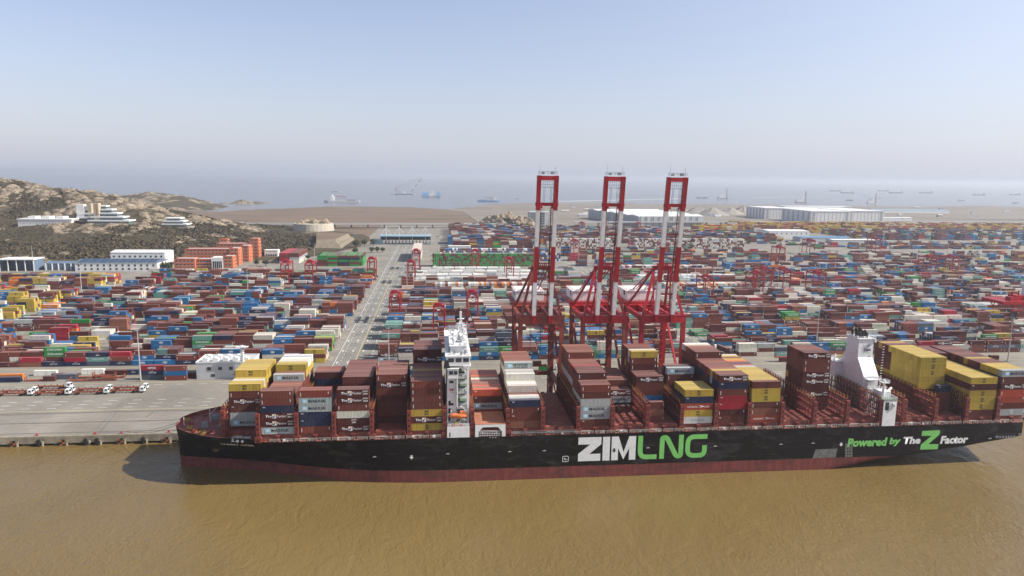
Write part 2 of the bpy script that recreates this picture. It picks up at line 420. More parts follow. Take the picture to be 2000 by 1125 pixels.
# ---- land behind the yard
def ground_mat(name, c1, c2, c3, s1, s2, stretch):
    m, n, l, b = _base(name)
    f = ramp(n, l, noisen(n, l, s1, 8, posn(n, stretch, l), .8, .62), .35, .66)
    c = mixc(n, l, f, c1, c2)
    f = ramp(n, l, noisen(n, l, s2, 7, posn(n, stretch, l), 1.2), .55, .68)
    c = mixc(n, l, f, c, c3)
    l.new(c, b.inputs['Base Color']); b.inputs['Roughness'].default_value = .9; b.inputs['Specular IOR Level'].default_value = .1
    MATS[name] = m; return m
M_mud = ground_mat('mudflat_reeds', (.15, .105, .075), (.21, .155, .11), (.10, .085, .055), .02, .008, (.35, 1, 1))
M_sand = ground_mat('reclaimed_sand', (.185, .155, .13), (.27, .235, .195), (.11, .10, .085), .012, .006, (.3, 1, 1))
structure('meadow', MEADOW, M_mud)
def land(name, pts, z, m):
    a = MB(); a.poly([(p[0], p[1], z) for p in pts], 0); o = structure(name, a, m); return o
mudpts = [(-1700, 1642), (110, 1642)] + [tuple(pz(*p, 2.4)[:2]) for p in ((905, 414), (872, 409), (800, 405), (720, 403.5), (640, 403.5), (560, 407), (470, 410), (430, 414))] + [(-1700, 2350)]
land('mudflat', mudpts, 2.4, M_mud)
sandpts = [(110.5, 1642), (5200, 1642)] + [tuple(pz(*p, 3.0)[:2]) for p in ((2350, 405), (2000, 404), (1900, 402), (1800, 404), (1600, 402), (1500, 400), (1420, 399), (1340, 399), (1250, 398), (1180, 396), (1120, 397), (1020, 397), (950, 400), (905, 405), (872, 409.5), (905, 414))]
land('reclaimed_land', sandpts, 3.0, M_sand)
# ---- hills
def rbf(P, smooth=30.0):
    P = np.array(P, float); xy, z = P[:, :2] / 100, P[:, 2]
    d = np.linalg.norm(xy[:, None] - xy[None], axis=2); n = len(P)
    U = lambda r: np.where(r > 1e-9, r * r * np.log(np.maximum(r, 1e-9)), 0)
    A = np.zeros((n + 3, n + 3)); A[:n, :n] = U(d) + np.eye(n) * smooth * .01; A[:n, n] = 1; A[:n, n + 1:] = xy; A[n, :n] = 1; A[n + 1:, :n] = xy.T
    s = np.linalg.solve(A, np.concatenate([z, [0, 0, 0]]))
    def f(X, Y):
        q_ = np.stack([X, Y], 1) / 100; dd = np.linalg.norm(q_[:, None] - xy[None], axis=2)
        return U(dd) @ s[:n] + s[n] + q_ @ s[n + 1:]
    return f
ctl = []
for px, rows in {-90: [(346, 1500), (395, 1360), (438, 1230), (470, 1090), (520, 930)], 0: [(347, 1500), (395, 1360), (440, 1235), (472, 1090), (520, 925)],
                 60: [(361, 1480), (400, 1350), (441, 1235), (475, 1080), (517, 930)], 130: [(371, 1460), (408, 1340), (440, 1235), (474, 1080), (513, 940)],
                 200: [(379, 1440), (408, 1340), (438, 1235), (472, 1080), (507, 960)], 250: [(392, 1420), (415, 1330), (440, 1235), (470, 1090), (503, 975)],
                 300: [(408, 1400), (440, 1240), (470, 1100), (500, 985)], 400: [(432, 1390), (450, 1260), (474, 1120), (496, 1010)],
                 460: [(443, 1390), (458, 1260), (478, 1120), (494, 1025)], 500: [(454, 1380), (463, 1260), (480, 1120), (493, 1035)],
                 580: [(455, 1400), (463, 1300), (475, 1180), (492, 1050)], 650: [(457, 1380), (463, 1280), (476, 1170), (489, 1090)]}.items():
    for (yy, Y) in rows: ctl.append(py(px, yy, Y))
ctl = [(p[0], p[1], max(p[2], 3.0)) for p in ctl]
ctl += [(-1500, 1500, 120), (-1500, 1200, 30), (-1500, 930, 4)] + [(x_, 1640, 3) for x_ in (-1500, -1200, -900, -700, -550, -400, -250, -140)] + [(x_, 1740, 0) for x_ in (-1500, -1000, -600, -300)]
ctl += [(-118, 1110, 3), (-112, 1200, 3), (-112, 1300, 3), (-112, 1400, 3), (-150, 1500, 3)]
hillf = rbf(ctl)
def n3(x, y, z, s): return noise.noise(Vector((x * s, y * s, z)))
def rockmask(X, Y, Z):
    v = .55 * n3(X, Y, 3.1, .009) + .5 * n3(X, Y, 7.7, .022) + .25 * n3(X, Y, 1.3, .06)
    v += .05 + max(0, min(.34, (Z - 40) * .010)) + max(0, min(.22, (Z - 85) * .01))
    if Z < 26: v -= .10
    if Y < 1090: v -= .10
    if X > -330 and Y < 1290: v -= .40
    return v
def cells(X, Y, s, seed):
    d, _pts = noise.voronoi(Vector((X * s, Y * s * 1.15, seed)))
    return d[0], d[1] - d[0]
def terrain(name, f, x0, x1, y0, y1, step, zmin, hard, m):
    nx, ny = int((x1 - x0) / step) + 1, int((y1 - y0) / step) + 1
    gx, gy = np.meshgrid(np.linspace(x0, x1, nx), np.linspace(y0, y1, ny))
    Z = f(gx.ravel(), gy.ravel()); X, Y = gx.ravel(), gy.ravel(); R = np.zeros(len(Z))
    for i in range(len(Z)):
        if Z[i] < zmin - 3: continue
        k = rockmask(X[i], Y[i], Z[i]) + hard
        R[i] = min(1, max(0, (k - .02) * 7))
        fade = min(1, max(0, (Z[i] - 4) / 10))
        Z[i] += fade * (5 * n3(X[i], Y[i], 0, .012) + 2.5 * n3(X[i], Y[i], 5, .035))
        if R[i] > 0:
            d0, e = cells(X[i], Y[i], .026, 2.0); d1, e1 = cells(X[i], Y[i], .07, 9.0)
            Z[i] += fade * R[i] * (6.2 * min(1, e * 2.6) - 2.2 + 2.4 * min(1, e1 * 2.6) + .8 * n3(X[i], Y[i], 8, .12))
            crack = 1 - min(1, e * 7)
            R[i] *= 1 - 1.0 * max(0, crack) ** .8
            R[i] *= 1 - .75 * max(0, 1 - e1 * 5)
    v = np.stack([X, Y, Z], 1)
    idx = np.arange(nx * ny).reshape(ny, nx)
    q4 = np.stack([idx[:-1, :-1], idx[:-1, 1:], idx[1:, 1:], idx[1:, :-1]], -1).reshape(-1, 4)
    q4 = q4[Z[q4].max(1) > zmin]
    me = bpy.data.meshes.new(name); me.from_pydata(v.tolist(), [], q4.tolist()); me.materials.append(m)
    at = me.attributes.new('rock', 'FLOAT', 'POINT'); at.data.foreach_set('value', R.astype(np.float32))
    me.polygons.foreach_set('use_smooth', [True] * len(me.polygons)); me.update()
    o = link(name, me); tag(o, kind='structure')
    return X, Y, Z, R
def hill_mat():
    m, n, l, b = _base('rocky_hillside')
    a = n.new('ShaderNodeAttribute'); a.attribute_name = 'rock'
    p = posn(n)
    f = ramp(n, l, noisen(n, l, .05, 7, p, .5, .65), .3, .7)
    rock = mixc(n, l, f, (.25, .19, .13), (.41, .33, .24))
    f = ramp(n, l, noisen(n, l, .3, 6, p, .5), .5, .75)
    rock = mixc(n, l, f, rock, (.17, .14, .11))
    for sc_, wd_, dk_ in ((.045, .10, .75), (.12, .09, .5)):
        vt = n.new('ShaderNodeTexVoronoi'); vt.feature = 'DISTANCE_TO_EDGE'; vt.inputs['Scale'].default_value = sc_
        dv = n.new('ShaderNodeVectorMath'); dv.operation = 'MULTIPLY_ADD'; dv.inputs[1].default_value = (14, 14, 14)
        nz_ = n.new('ShaderNodeTexNoise'); nz_.inputs['Scale'].default_value = .06; nz_.inputs['Detail'].default_value = 4; l.new(p, nz_.inputs['Vector'])
        l.new(nz_.outputs['Color'], dv.inputs[0]); l.new(p, dv.inputs[2]); l.new(dv.outputs[0], vt.inputs['Vector'])
        ck = n.new('ShaderNodeMapRange'); ck.inputs[1].default_value = 0; ck.inputs[2].default_value = wd_; ck.inputs[3].default_value = dk_; ck.inputs[4].default_value = 0; l.new(vt.outputs['Distance'], ck.inputs[0])
        rock = mixc(n, l, ck.outputs[0], rock, (.055, .043, .028))
    f = ramp(n, l, noisen(n, l, .018, 7, p, .6, .65), .35, .66)
    veg = mixc(n, l, f, (.055, .046, .026), (.105, .082, .05))
    f = ramp(n, l, noisen(n, l, .09, 7, p, .8), .55, .7)
    veg = mixc(n, l, f, veg, (.038, .042, .02))
    no = noisen(n, l, .12, 6, p, .5)
    ad = n.new('ShaderNodeMath'); ad.operation = 'MULTIPLY_ADD'; ad.inputs[1].default_value = .7; ad.inputs[2].default_value = -.35; l.new(no, ad.inputs[0])
    a2 = n.new('ShaderNodeMath'); a2.operation = 'ADD'; l.new(ad.outputs[0], a2.inputs[0]); l.new(a.outputs['Fac'], a2.inputs[1])
    k = ramp(n, l, a2.outputs[0], .38, .52)
    l.new(mixc(n, l, k, veg, rock), b.inputs['Base Color']); b.inputs['Roughness'].default_value = .9; b.inputs['Specular IOR Level'].default_value = .1
    bu = n.new('ShaderNodeBump'); bu.inputs['Strength'].default_value = .9; bu.inputs['Distance'].default_value = 3.0
    l.new(noisen(n, l, .16, 8, p, .3, .65), bu.inputs['Height']); l.new(bu.outputs[0], b.inputs['Normal'])
    MATS['hill'] = m; return m
M_hill = hill_mat()
HX, HY, HZ, HR = terrain('hillside', hillf, -1180, -112, 905, 1660, 4.2, 3.2, 0.0, M_hill)
ctl2 = []
for px, rows in {215: [(388, 2450), (412, 2250)], 290: [(379, 2480), (400, 2330), (413, 2200)], 350: [(384, 2500), (400, 2360), (414, 2220)], 400: [(393, 2550), (405, 2400), (413, 2300)],
                 430: [(400, 2600), (407, 2480)], 455: [(405, 2650), (409, 2560)]}.items():
    for (yy, Y) in rows: ctl2.append(py(px, yy, Y))
ctl2 = [(p[0], p[1], p[2]) for p in ctl2] + [(-1750, 2500, 60), (-1750, 2250, 10)] + [(x_, 2850, -6) for x_ in (-1700, -1300, -1000, -800)] + [(x_, 2120, -2) for x_ in (-1700, -1400, -1100, -900)] + [(-760, 2700, -6), (-720, 2500, -6), (-740, 2300, -4)]
terrain('headland', rbf(ctl2), -1750, -700, 2110, 2860, 11, .3, .12, M_hill)
def islet(X, Y):
    z = np.full(len(X), -4.0)
    for (px, yy, YY, sx, sy) in ((473, 391, 2900, 42, 40), (500, 394, 2930, 60, 35), (440, 396, 2850, 40, 40), (516, 395.5, 2930, 35, 25), (487, 402.5, 2700, 45, 9), (460, 402, 2720, 45, 10)):
        c = py(px, yy, YY); z = np.maximum(z, (c[2] + 4) * np.exp(-((X - c[0]) / sx) ** 2 - ((Y - c[1]) / sy) ** 2) - 4)
    return z
terrain('islet', islet, -1150, -600, 2650, 3050, 7, .2, .9, M_hill)
# ---- scrub and wood on the slopes: a mass of small leaf clumps
def leaf_mass(name, pts, m, lab, seedv):
    rs = np.random.RandomState(seedv); V = []; Fq = []
    nv = 0
    for (x_, y_, z_, r_) in pts:
        k = 9 if r_ > 2.6 else 6
        c = rs.normal(0, 1, (k, 3)); c /= np.linalg.norm(c, axis=1)[:, None]; c[:, 2] = np.abs(c[:, 2]) * .85
        cen = np.array([x_, y_, z_]) + c * r_ * rs.uniform(.35, .95, (k, 1))
        t1 = np.cross(c, rs.normal(0, 1, (k, 3))); t1 /= np.linalg.norm(t1, axis=1)[:, None]; t2 = np.cross(c, t1)
        s1 = r_ * rs.uniform(.35, .62, (k, 1))
        q4 = np.stack([cen + t1 * s1, cen + t2 * s1 * .8, cen - t1 * s1, cen - t2 * s1 * .8], 1)
        V.append(q4.reshape(-1, 3)); nv += k * 4
    V = np.concatenate(V); f = np.arange(len(V)).reshape(-1, 4)
    me = bpy.data.meshes.new(name); me.from_pydata(V.tolist(), [], f.tolist()); me.materials.append(m); me.update()
    return tag(link(name, me), lab, 'plants', kind='stuff')
def leaf_mat(name, c1, c2, c3):
    m, n, l, b = _base(name)
    f = ramp(n, l, noisen(n, l, .03, 6, posn(n), .5), .35, .65)
    c = mixc(n, l, f, c1, c2)
    f = ramp(n, l, noisen(n, l, .5, 3, posn(n)), .45, .7)
    c = mixc(n, l, f, c, c3); l.new(c, b.inputs['Base Color']); b.inputs['Roughness'].default_value = .8; b.inputs['Specular IOR Level'].default_value = .15
    return m
M_scrub = leaf_mat('scrub_leaves', (.065, .048, .026), (.115, .085, .05), (.05, .044, .022))
M_wood = leaf_mat('wood_leaves', (.072, .054, .031), (.12, .09, .053), (.05, .044, .023))
rs = np.random.RandomState(4)
hx = {}
sel = np.where((HZ > 6) & (HR < .25))[0]
sc_pts, wd_pts = [], []
for i in rs.choice(sel, min(len(sel), 17000), replace=False):
    x_, y_, z_ = HX[i] + rs.uniform(-2.5, 2.5), HY[i] + rs.uniform(-2.5, 2.5), HZ[i]
    woody = (x_ > -420 and y_ < 1310) or (y_ < 1080) or n3(x_, y_, 4.4, .01) > .28
    if woody: wd_pts.append((x_, y_, z_ + .5, rs.uniform(2.2, 4.6)))
    elif rs.rand() < .75: sc_pts.append((x_, y_, z_, rs.uniform(1.0, 2.4)))
leaf_mass('hillside_scrub', sc_pts, M_scrub, 'low brown winter scrub between the rocks of the hillside', 1)
leaf_mass('hillside_wood', wd_pts, M_wood, 'dark evergreen wood covering the lower slope of the hill', 2)
# ================================================================== THE CONTAINER SHIP
YN, BH = 261.75, 24.5                            # near side of the hull, half beam
YC = YN + BH
DZ, HZT = 18.4, 21.0                             # deck at side, top of hatch covers
ship = thing('container_ship', 'long black container ship with red waterline moored along the quay', 'container ship', (72, YC, 0), world=True)
WLX = [-105.6, -104, -96, -87, -78.5, -65, -52, -43.7, -25, -5, 300]; WLH = [.25, 1.2, 2.6, 4.2, 6.0, 10.4, 15.2, 18.2, 22.6, 24.5, 24.5]
DKX = [-106.2, -105.4, -103.5, -100, -96, -90, -84, -76, -68, -55, 300]; DKH = [.3, 4.2, 8.4, 12.2, 15.4, 18.7, 20.9, 22.6, 23.7, 24.5, 24.5]
ZBX = [150, 165, 182, 205, 228, 247, 256]; ZBZ = [-6, -1.5, 2.6, 5.0, 7.9, 10.9, 12.3]
XSTERN = 250.5
def hb(x, z):
    w_, d_ = np.interp(x, WLX, WLH), np.interp(x, DKX, DKH)
    t = min(1, max(0, z / DZ)); h = w_ + (d_ - w_) * t ** 1.7
    if x > 150:
        zb = np.interp(x, ZBX, ZBZ) + 1.0
        if z < zb: h -= min(14, 2.6 * (zb - z) ** 1.25)
    return max(.15, h)
zrows = [-3, -1, 0, 1, 2, 3, 4, 5.05, 5.8, 6.5, 7.5, 8.5, 9.5, 10.5, 11.5, 12.5, 13.5, 14.5, 15.5, 16.5, 17.5, DZ]
xs = sorted(set([-105.9, -105.3, -104.5, -103.5, -102, -100, -98, -96, -93, -90, -87, -84, -80, -76, -72, -68, -64, -60, -56, -52, -48, -44, -38, -32, -25, -18, -10, -2] + list(range(10, 150, 14)) + list(range(150, 250, 5)) + [XSTERN]))
def hullpt(x, z, side):
    if x > 150: z = max(z, np.interp(x, ZBX, ZBZ) - 4.0) if x > 170 else z
    return (x - (0 if x > -105 else .0), YC + side * hb(x, z), z)
hm = MB()
for side in (-1, 1):
    base = len(hm.v)
    for x in xs:
        for z in zrows: hm.v.append(hullpt(x, z, side))
    R_ = len(zrows)
    for i in range(len(xs) - 1):
        for j in range(R_ - 1):
            a, b_, c, d = base + i * R_ + j, base + (i + 1) * R_ + j, base + (i + 1) * R_ + j + 1, base + i * R_ + j + 1
            zz = max(hm.v[a][2], hm.v[b_][2], hm.v[c][2])
            hm.f.append((a, b_, c, d) if side < 0 else (d, c, b_, a)); hm.m.append(1 if zz <= 5.1 else 0)
# stem and transom closures
for k, x in ((0, xs[0]), (1, xs[-1])):
    for j in range(len(zrows) - 1):
        p = [hullpt(x, zrows[j], -1), hullpt(x, zrows[j], 1), hullpt(x, zrows[j + 1], 1), hullpt(x, zrows[j + 1], -1)]
        if p[2][2] - p[1][2] < 1e-3: continue
        hm.quad(*(p if k else p[::-1]), 1 if zrows[j + 1] <= 5.1 else 0)
def hull_mat(name, col, scuff, amt, lo, red=False):
    m, n, l, b = _base(name)
    f = ramp(n, l, noisen(n, l, .5, 7, posn(n, (1.3, 1.3, .16), l), .2, .6), .35, .75)
    c = mixc(n, l, f, tuple(x * .8 for x in col), tuple(x * 1.35 for x in col))
    f = ramp(n, l, noisen(n, l, .09, 8, posn(n, (1, 1, 2.4), l), 1.0, .65), lo, lo + .16)
    mm = n.new('ShaderNodeMath'); mm.operation = 'MULTIPLY'; mm.inputs[1].default_value = amt; l.new(f, mm.inputs[0])
    c = mixc(n, l, mm.outputs[0], c, scuff)
    f = ramp(n, l, noisen(n, l, .3, 8, posn(n, (.25, 1, 3), l), .3, .7), .56, .72)
    mm = n.new('ShaderNodeMath'); mm.operation = 'MULTIPLY'; mm.inputs[1].default_value = amt * .7; l.new(f, mm.inputs[0])
    c = mixc(n, l, mm.outputs[0], c, scuff)
    br = n.new('ShaderNodeTexBrick'); br.inputs['Scale'].default_value = .35; br.inputs['Mortar Size'].default_value = .008; br.inputs['Color1'].default_value = (1, 1, 1, 1)
    br.inputs['Color2'].default_value = (.84, .84, .84, 1); br.inputs['Mortar'].default_value = (.7, .7, .7, 1)
    mp = n.new('ShaderNodeMapping'); mp.inputs['Rotation'].default_value = (math.radians(90), 0, 0); l.new(posn(n), mp.inputs[0]); l.new(mp.outputs[0], br.inputs['Vector'])
    c = mixc(n, l, .7, c, br.outputs['Color'], 'MULTIPLY')
    l.new(c, b.inputs['Base Color']); b.inputs['Roughness'].default_value = .5; b.inputs['Specular IOR Level'].default_value = .10
    bu = n.new('ShaderNodeBump'); bu.inputs['Strength'].default_value = .25; bu.inputs['Distance'].default_value = .15
    l.new(noisen(n, l, .35, 3, posn(n)), bu.inputs['Height']); l.new(bu.outputs[0], b.inputs['Normal'])
    MATS[name] = m; return m
M_black = hull_mat('hull_black', (.0135, .0098, .0075), (.075, .07, .066), .55, .53)
M_boot = hull_mat('hull_boot_red', (.21, .060, .050), (.085, .05, .04), .7, .48, True)
hull = hm.build('hull', [M_black, M_boot], ship)
hull.data.polygons.foreach_set('use_smooth', [True] * len(hull.data.polygons))
tag(hull, 'black hull with red boot topping and big white and green lettering')
# deck
dm = MB()
for i in range(len(xs) - 1):
    a, b_ = xs[i], xs[i + 1]
    ha, hb_ = hb(a, DZ) - .05, hb(b_, DZ) - .05
    dm.quad((a, YC - ha, DZ - .12), (b_, YC - hb_, DZ - .12), (b_, YC + hb_, DZ - .12), (a, YC + ha, DZ - .12))
dm.build('deck', M_ship_red, ship)
# bow bulwark
bx = [x for x in xs if x <= -68] + [-66]
for side in (-1, 1):
    bm_ = MB()
    for i in range(len(bx) - 1):
        def top(x): return DZ + (1.25 if x < -70 else 1.25 * max(0, (-66 - x)) / 4)
        a, b_ = bx[i], bx[i + 1]; ha, hc = hb(a, DZ), hb(b_, DZ)
        ya, yb = YC + side * ha, YC + side * hc; yi, yj = YC + side * max(.1, ha - .25), YC + side * max(.1, hc - .25)
        bm_.quad((a, ya, DZ), (b_, yb, DZ), (b_, yb, top(b_)), (a, ya, top(a)), 0)
        bm_.quad((a, yi, DZ - .1), (b_, yj, DZ - .1), (b_, yj, top(b_)), (a, yi, top(a)), 1)
        bm_.quad((a, ya, top(a)), (b_, yb, top(b_)), (b_, yj, top(b_)), (a, yi, top(a)), 1)
        if i % 2 == 0: bm_.bar((a + .5, yi, DZ), (a + .5, YC + side * max(.1, ha - .8), DZ - .05), .15, .15, 1); bm_.bar((a + .4, YC + side * max(.1, ha - .3), DZ - .1), (a + .4, YC + side * max(.1, ha - .3), top(a) - .05), .2, .4, 1)
    bm_.build('bulwark', [M_black, M_ship_red], ship)
# lettering on the side
def side_px(x, y): p = py(x, y, YN); return p[0], p[2]
def zx(zx_, zy_): return side_px(840 + zx_ * .3023, 620 + zy_ * .3023)          # from the enlarged view of the middle
def zr(zx_, zy_): return side_px(1400 + zx_ * .3023, 620 + zy_ * .3023)         # and of the stern
LY = YN - .06
def flat(name, polys, m, parent=None, conv=None):
    a = MB()
    for P in polys: a.poly([(*((conv(*p) if conv else p)[:1]), LY, (conv(*p) if conv else p)[1]) for p in P])
    return a.build(name, m, parent or ship)
x0, zb_ = zx(957, 930); xz, zt = zx(1105, 772)
LH = 9.55; lz0 = 5.0
def lx(v): return zx(v, 850)[0]
lz0 = zx(1100, 925)[1]; LH = zx(1100, 772)[1] - lz0; lz1 = lz0 + LH
def th(k): return lz0 + LH * k
Z_ = [(lx(957), lz1), (lx(1105), lz1), (lx(1105), th(.70)), (lx(1030), th(.30)), (lx(1101), th(.30)), (lx(1101), lz0), (lx(957), lz0), (lx(957), th(.31)), (lx(1033), th(.70)), (lx(957), th(.70))]
flat('letter', [[Z_[i] for i in (0, 1, 2, 9)], [Z_[i] for i in (8, 2, 3, 7)], [Z_[i] for i in (7, 3, 4, 5, 6)]], M_lwhite)
flat('letter', [[(lx(1115), lz0), (lx(1161), lz0), (lx(1161), lz1), (lx(1115), lz1)]], M_lwhite)
mA, mB = lx(1172), lx(1328); mw = lx(1216) - mA
flat('letter', [[(mA, lz0), (mA + mw * .97, lz0), (mA + mw * .97, lz1), (mA, lz1)], [(mB - mw * .97, lz0), (mB, lz0), (mB, lz1), (mB - mw * .97, lz1)],
                [(mA + mw * .97, lz1), (mA + mw, lz1), ((mA + mB) / 2, th(.34)), ((mA + mB) / 2, th(.02)), (mA + mw * .97, th(.50))],
                [(mB - mw, lz1), (mB - mw * .97, lz1), (mB - mw * .97, th(.50)), ((mA + mB) / 2, th(.02)), ((mA + mB) / 2, th(.34))]], M_lwhite)
def stroke(pts, w_, r=2.2):
    """thick polyline with rounded corners as convex quads"""
    P = []
    for i, p in enumerate(pts):
        p = Vector(p)
        if 0 < i < len(pts) - 1 and r:
            a, b_ = (Vector(pts[i - 1]) - p), (Vector(pts[i + 1]) - p); rr = min(r, a.length / 2, b_.length / 2)
            a, b_ = p + a.normalized() * rr, p + b_.normalized() * rr
            for k in range(7):
                t = k / 6; P.append(a * (1 - t) ** 2 + p * 2 * t * (1 - t) + b_ * t * t)
        else: P.append(p)
    out = []; N = []
    for i in range(len(P)):
        d = ((P[i] - P[i - 1]).normalized() if i else Vector((0, 0))) + ((P[i + 1] - P[i]).normalized() if i < len(P) - 1 else Vector((0, 0)))
        d.normalize(); N.append(Vector((-d.y, d.x)))
    for i in range(len(P) - 1):
        out.append([tuple(P[i] + N[i] * w_ / 2), tuple(P[i + 1] + N[i + 1] * w_ / 2), tuple(P[i + 1] - N[i + 1] * w_ / 2), tuple(P[i] - N[i] * w_ / 2)])
    return out
sw = lx(1373) - lx(1342); h_ = sw / 2
flat('letter', stroke([(lx(1342) + h_, lz1), (lx(1342) + h_, lz0 + h_), (lx(1465), lz0 + h_)], sw, 2.6), M_lgreen)
NA, NB = lx(1482), lx(1635)
flat('letter', stroke([(NA + h_, lz0), (NA + h_, lz1 - h_), (NA + h_ + 1.9, lz1 - h_), (NB - h_ - 1.9, lz0 + h_), (NB - h_, lz0 + h_), (NB - h_, lz1)], sw, 1.6), M_lgreen)
GA, GB = lx(1648), lx(1787)
flat('letter', stroke([(GB, lz1 - h_), (GA + h_, lz1 - h_), (GA + h_, lz0 + h_), (GB - h_, lz0 + h_), (GB - h_, th(.53))], sw, 2.8), M_lgreen)
# tug mark, draught marks and the small framed panel
def hull_text(s, cx, cy, hgt, m, conv, bold=.03, shear=0, width=None):
    X, Z = conv(cx, cy); return link('lettering', text_mesh(s, hgt, m, bold, shear, width), ship, (X, LY, Z))
def zspan(conv, xa, xb, yy): return conv(xb, yy)[0] - conv(xa, yy)[0]
def ht(s, xa, xb, ya, yb, m, conv, bold=.048, shear=.12):
    X0, Zt = conv(xa, ya); X1, Zb = conv(xb, yb)
    return link('lettering', text_mesh(s, abs(Zt - Zb), m, bold, shear, X1 - X0), ship, ((X0 + X1) / 2, LY, (Zt + Zb) / 2))
ht('Powered', 846, 1098, 782, 830, M_lgreen, zr)
ht('by', 1117, 1186, 777, 830, M_lgreen, zr)
ht('The', 1207, 1314, 772, 816, M_lwhite, zr)
ht('Factor', 1447, 1621, 766, 812, M_lwhite, zr)
zp = [(1327, 733), (1438, 728), (1443, 738), (1436, 758), (1366, 818), (1432, 818), (1426, 851), (1312, 854), (1318, 822), (1388, 764), (1322, 765)]
flat('letter', [[zr(*zp[i]) for i in (0, 1, 2, 3, 9, 10)], [zr(*zp[i]) for i in (9, 3, 4, 8)], [zr(*zp[i]) for i in (8, 4, 5, 6, 7)]], M_lgreen)
def arrow(conv, cx, cy, s, m):
    X, Z = conv(cx, cy); flat('tug_mark', [[(X - .45 * s, Z + 1.1 * s), (X + .45 * s, Z + 1.1 * s), (X + .45 * s, Z + .2 * s), (X - .45 * s, Z + .2 * s)], [(X - s, Z + .2 * s), (X + s, Z + .2 * s), (X, Z - .9 * s)]], m)
arrow(zr, 803, 822, .85, M_lwhite)
def z1(a, b_): return side_px(340 + a * .3, 640 + b_ * .3)
arrow(z1, 1546, 845, .85, M_lwhite)
LY -= .04; arrow(zx, 1189, 860, .9, M_lblack); LY += .04
for cv, a, b_ in ((zx, 115, 882), (zx, 515, 868), (zx, 738, 862), (zx, 1408, 843), (zx, 1843, 832), (zr, 415, 820), (zr, 622, 813), (zr, 1765, 783), (z1, 1305, 842)):
    X, Z = cv(a, b_); flat('tug_mark', [[(X - .8, Z - .06), (X + .8, Z - .06), (X + .8, Z + .08), (X - .8, Z + .08)], [(X - .3, Z + .16), (X + .3, Z + .16), (X + .25, Z + .36), (X - .25, Z + .36)]], M_lwhite)
X0, Zt = zx(857, 897); X1, Zb = zx(893, 931)
flat('frame_mark', stroke([(X0, Zb), (X0, Zt), (X1, Zt), (X1, Zb), (X0, Zb + .01)], .22, .6), M_lwhite)
link('lettering', text_mesh('22\nTUG', 1.0, M_lwhite, .04), ship, ((X0 + X1) / 2, LY, (Zt + Zb) / 2))
for k in range(3):
    X, Z = zx(388 + k * 18, 776); flat('tug_mark', [[(X - .12, Z - .2), (X + .12, Z - .2), (X + .12, Z + .2), (X - .12, Z + .2)]], M_lwhite)
M_scuff = mat('scuffed_hull_patch', (.17, .165, .155), .7, var=.45, scale=1.6, stretch=(.5, 1, 1.5), dirt=(.03, .028, .026), dirt_amt=.9)
M_scuff2 = mat('worn_hull_paint', (.038, .037, .037), .5, var=.5, scale=1.2, stretch=(.3, 1, 2.0), dirt=(.014, .011, .009), dirt_amt=.9)
X0, Zt = zr(622, 852); X1, Zb = zr(768, 905); LY = YN - .03
flat('scuff_patch', [[(X0, Zb), (X1, Zb), (X1 + .4, Zt), (X0 + 1.2, Zt)]], M_scuff)
for j in range(5):
    X0, Zt = zr(830, 815 + j * 18); X1, Zb = zr(884, 829 + j * 18)
    for i in range(3): flat('scuff_patch', [[(X0 + i * 1.15, Zb), (X0 + i * 1.15 + .95, Zb), (X0 + i * 1.15 + .95, Zt), (X0 + i * 1.15, Zt)]], M_scuff)
# the name at the bow follows the flare
def on_hull(x, z, off=.07): return YC - hb(x, z) - off
nm = text_mesh('SAMMY OFER', 1.0, M_lwhite, .03).copy()
Xa, Za = z1(345, 775); Xb, Zb = z1(472, 787)
co = np.empty(len(nm.vertices) * 3); nm.vertices.foreach_get('co', co); co = co.reshape(-1, 3)
wid = co[:, 0].max() - co[:, 0].min(); co[:, 0] = -69.0 - 15.5 + (co[:, 0] - co[:, 0].min()) / wid * 13.5; co[:, 2] = 15.35 + co[:, 2] * 1.25
co[:, 1] = [on_hull(x, z) for x, z in zip(co[:, 0], co[:, 2])]
nm.vertices.foreach_set('co', co.ravel()); nm.update(); link('lettering', nm, ship)
# anchor
an = MB(); ax, az = -88.5, 11.2; ay = on_hull(ax, az, .25)
an.bar((ax, ay - .1, az + 2.2), (ax + .2, ay + .5, az - 1.2), .5, .5); an.bar((ax - 1.3, ay + .1, az - .4), (ax + .2, ay + .4, az - 1.4), .5, .5); an.bar((ax + 1.6, ay + .1, az - .4), (ax + .2, ay + .4, az - 1.4), .5, .5)
an.build('anchor', mat('anchor_rust', (.16, .10, .05), .8, var=.4), ship)
for px_, pz_ in ((404, 750), (438, 750)):
    X, Z = z1(px_, pz_); a = MB(); yy = on_hull(X, DZ, .3)
    a.tube((X, yy, 18.6), (X, yy + .6, 18.6), .55, n=14); a.build('fairlead', M_grey, ship)
# mooring ports at the stern
for (xa, xb, ya, yb) in ((1803, 1815, 748, 775), (1822, 1856, 748, 775), (1861, 1892, 748, 775), (1896, 1926, 746, 774), (1949, 1970, 738, 758)):
    X0, Zt = zr(xa, ya); X1, Zb = zr(xb, yb)
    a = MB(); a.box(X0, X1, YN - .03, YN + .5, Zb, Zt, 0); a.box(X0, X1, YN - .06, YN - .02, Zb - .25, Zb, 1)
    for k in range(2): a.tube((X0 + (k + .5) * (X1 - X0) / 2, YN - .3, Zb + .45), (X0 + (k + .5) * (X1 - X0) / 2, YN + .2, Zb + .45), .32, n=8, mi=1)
    a.build('mooring_port', [M_dark, M_grey], ship)
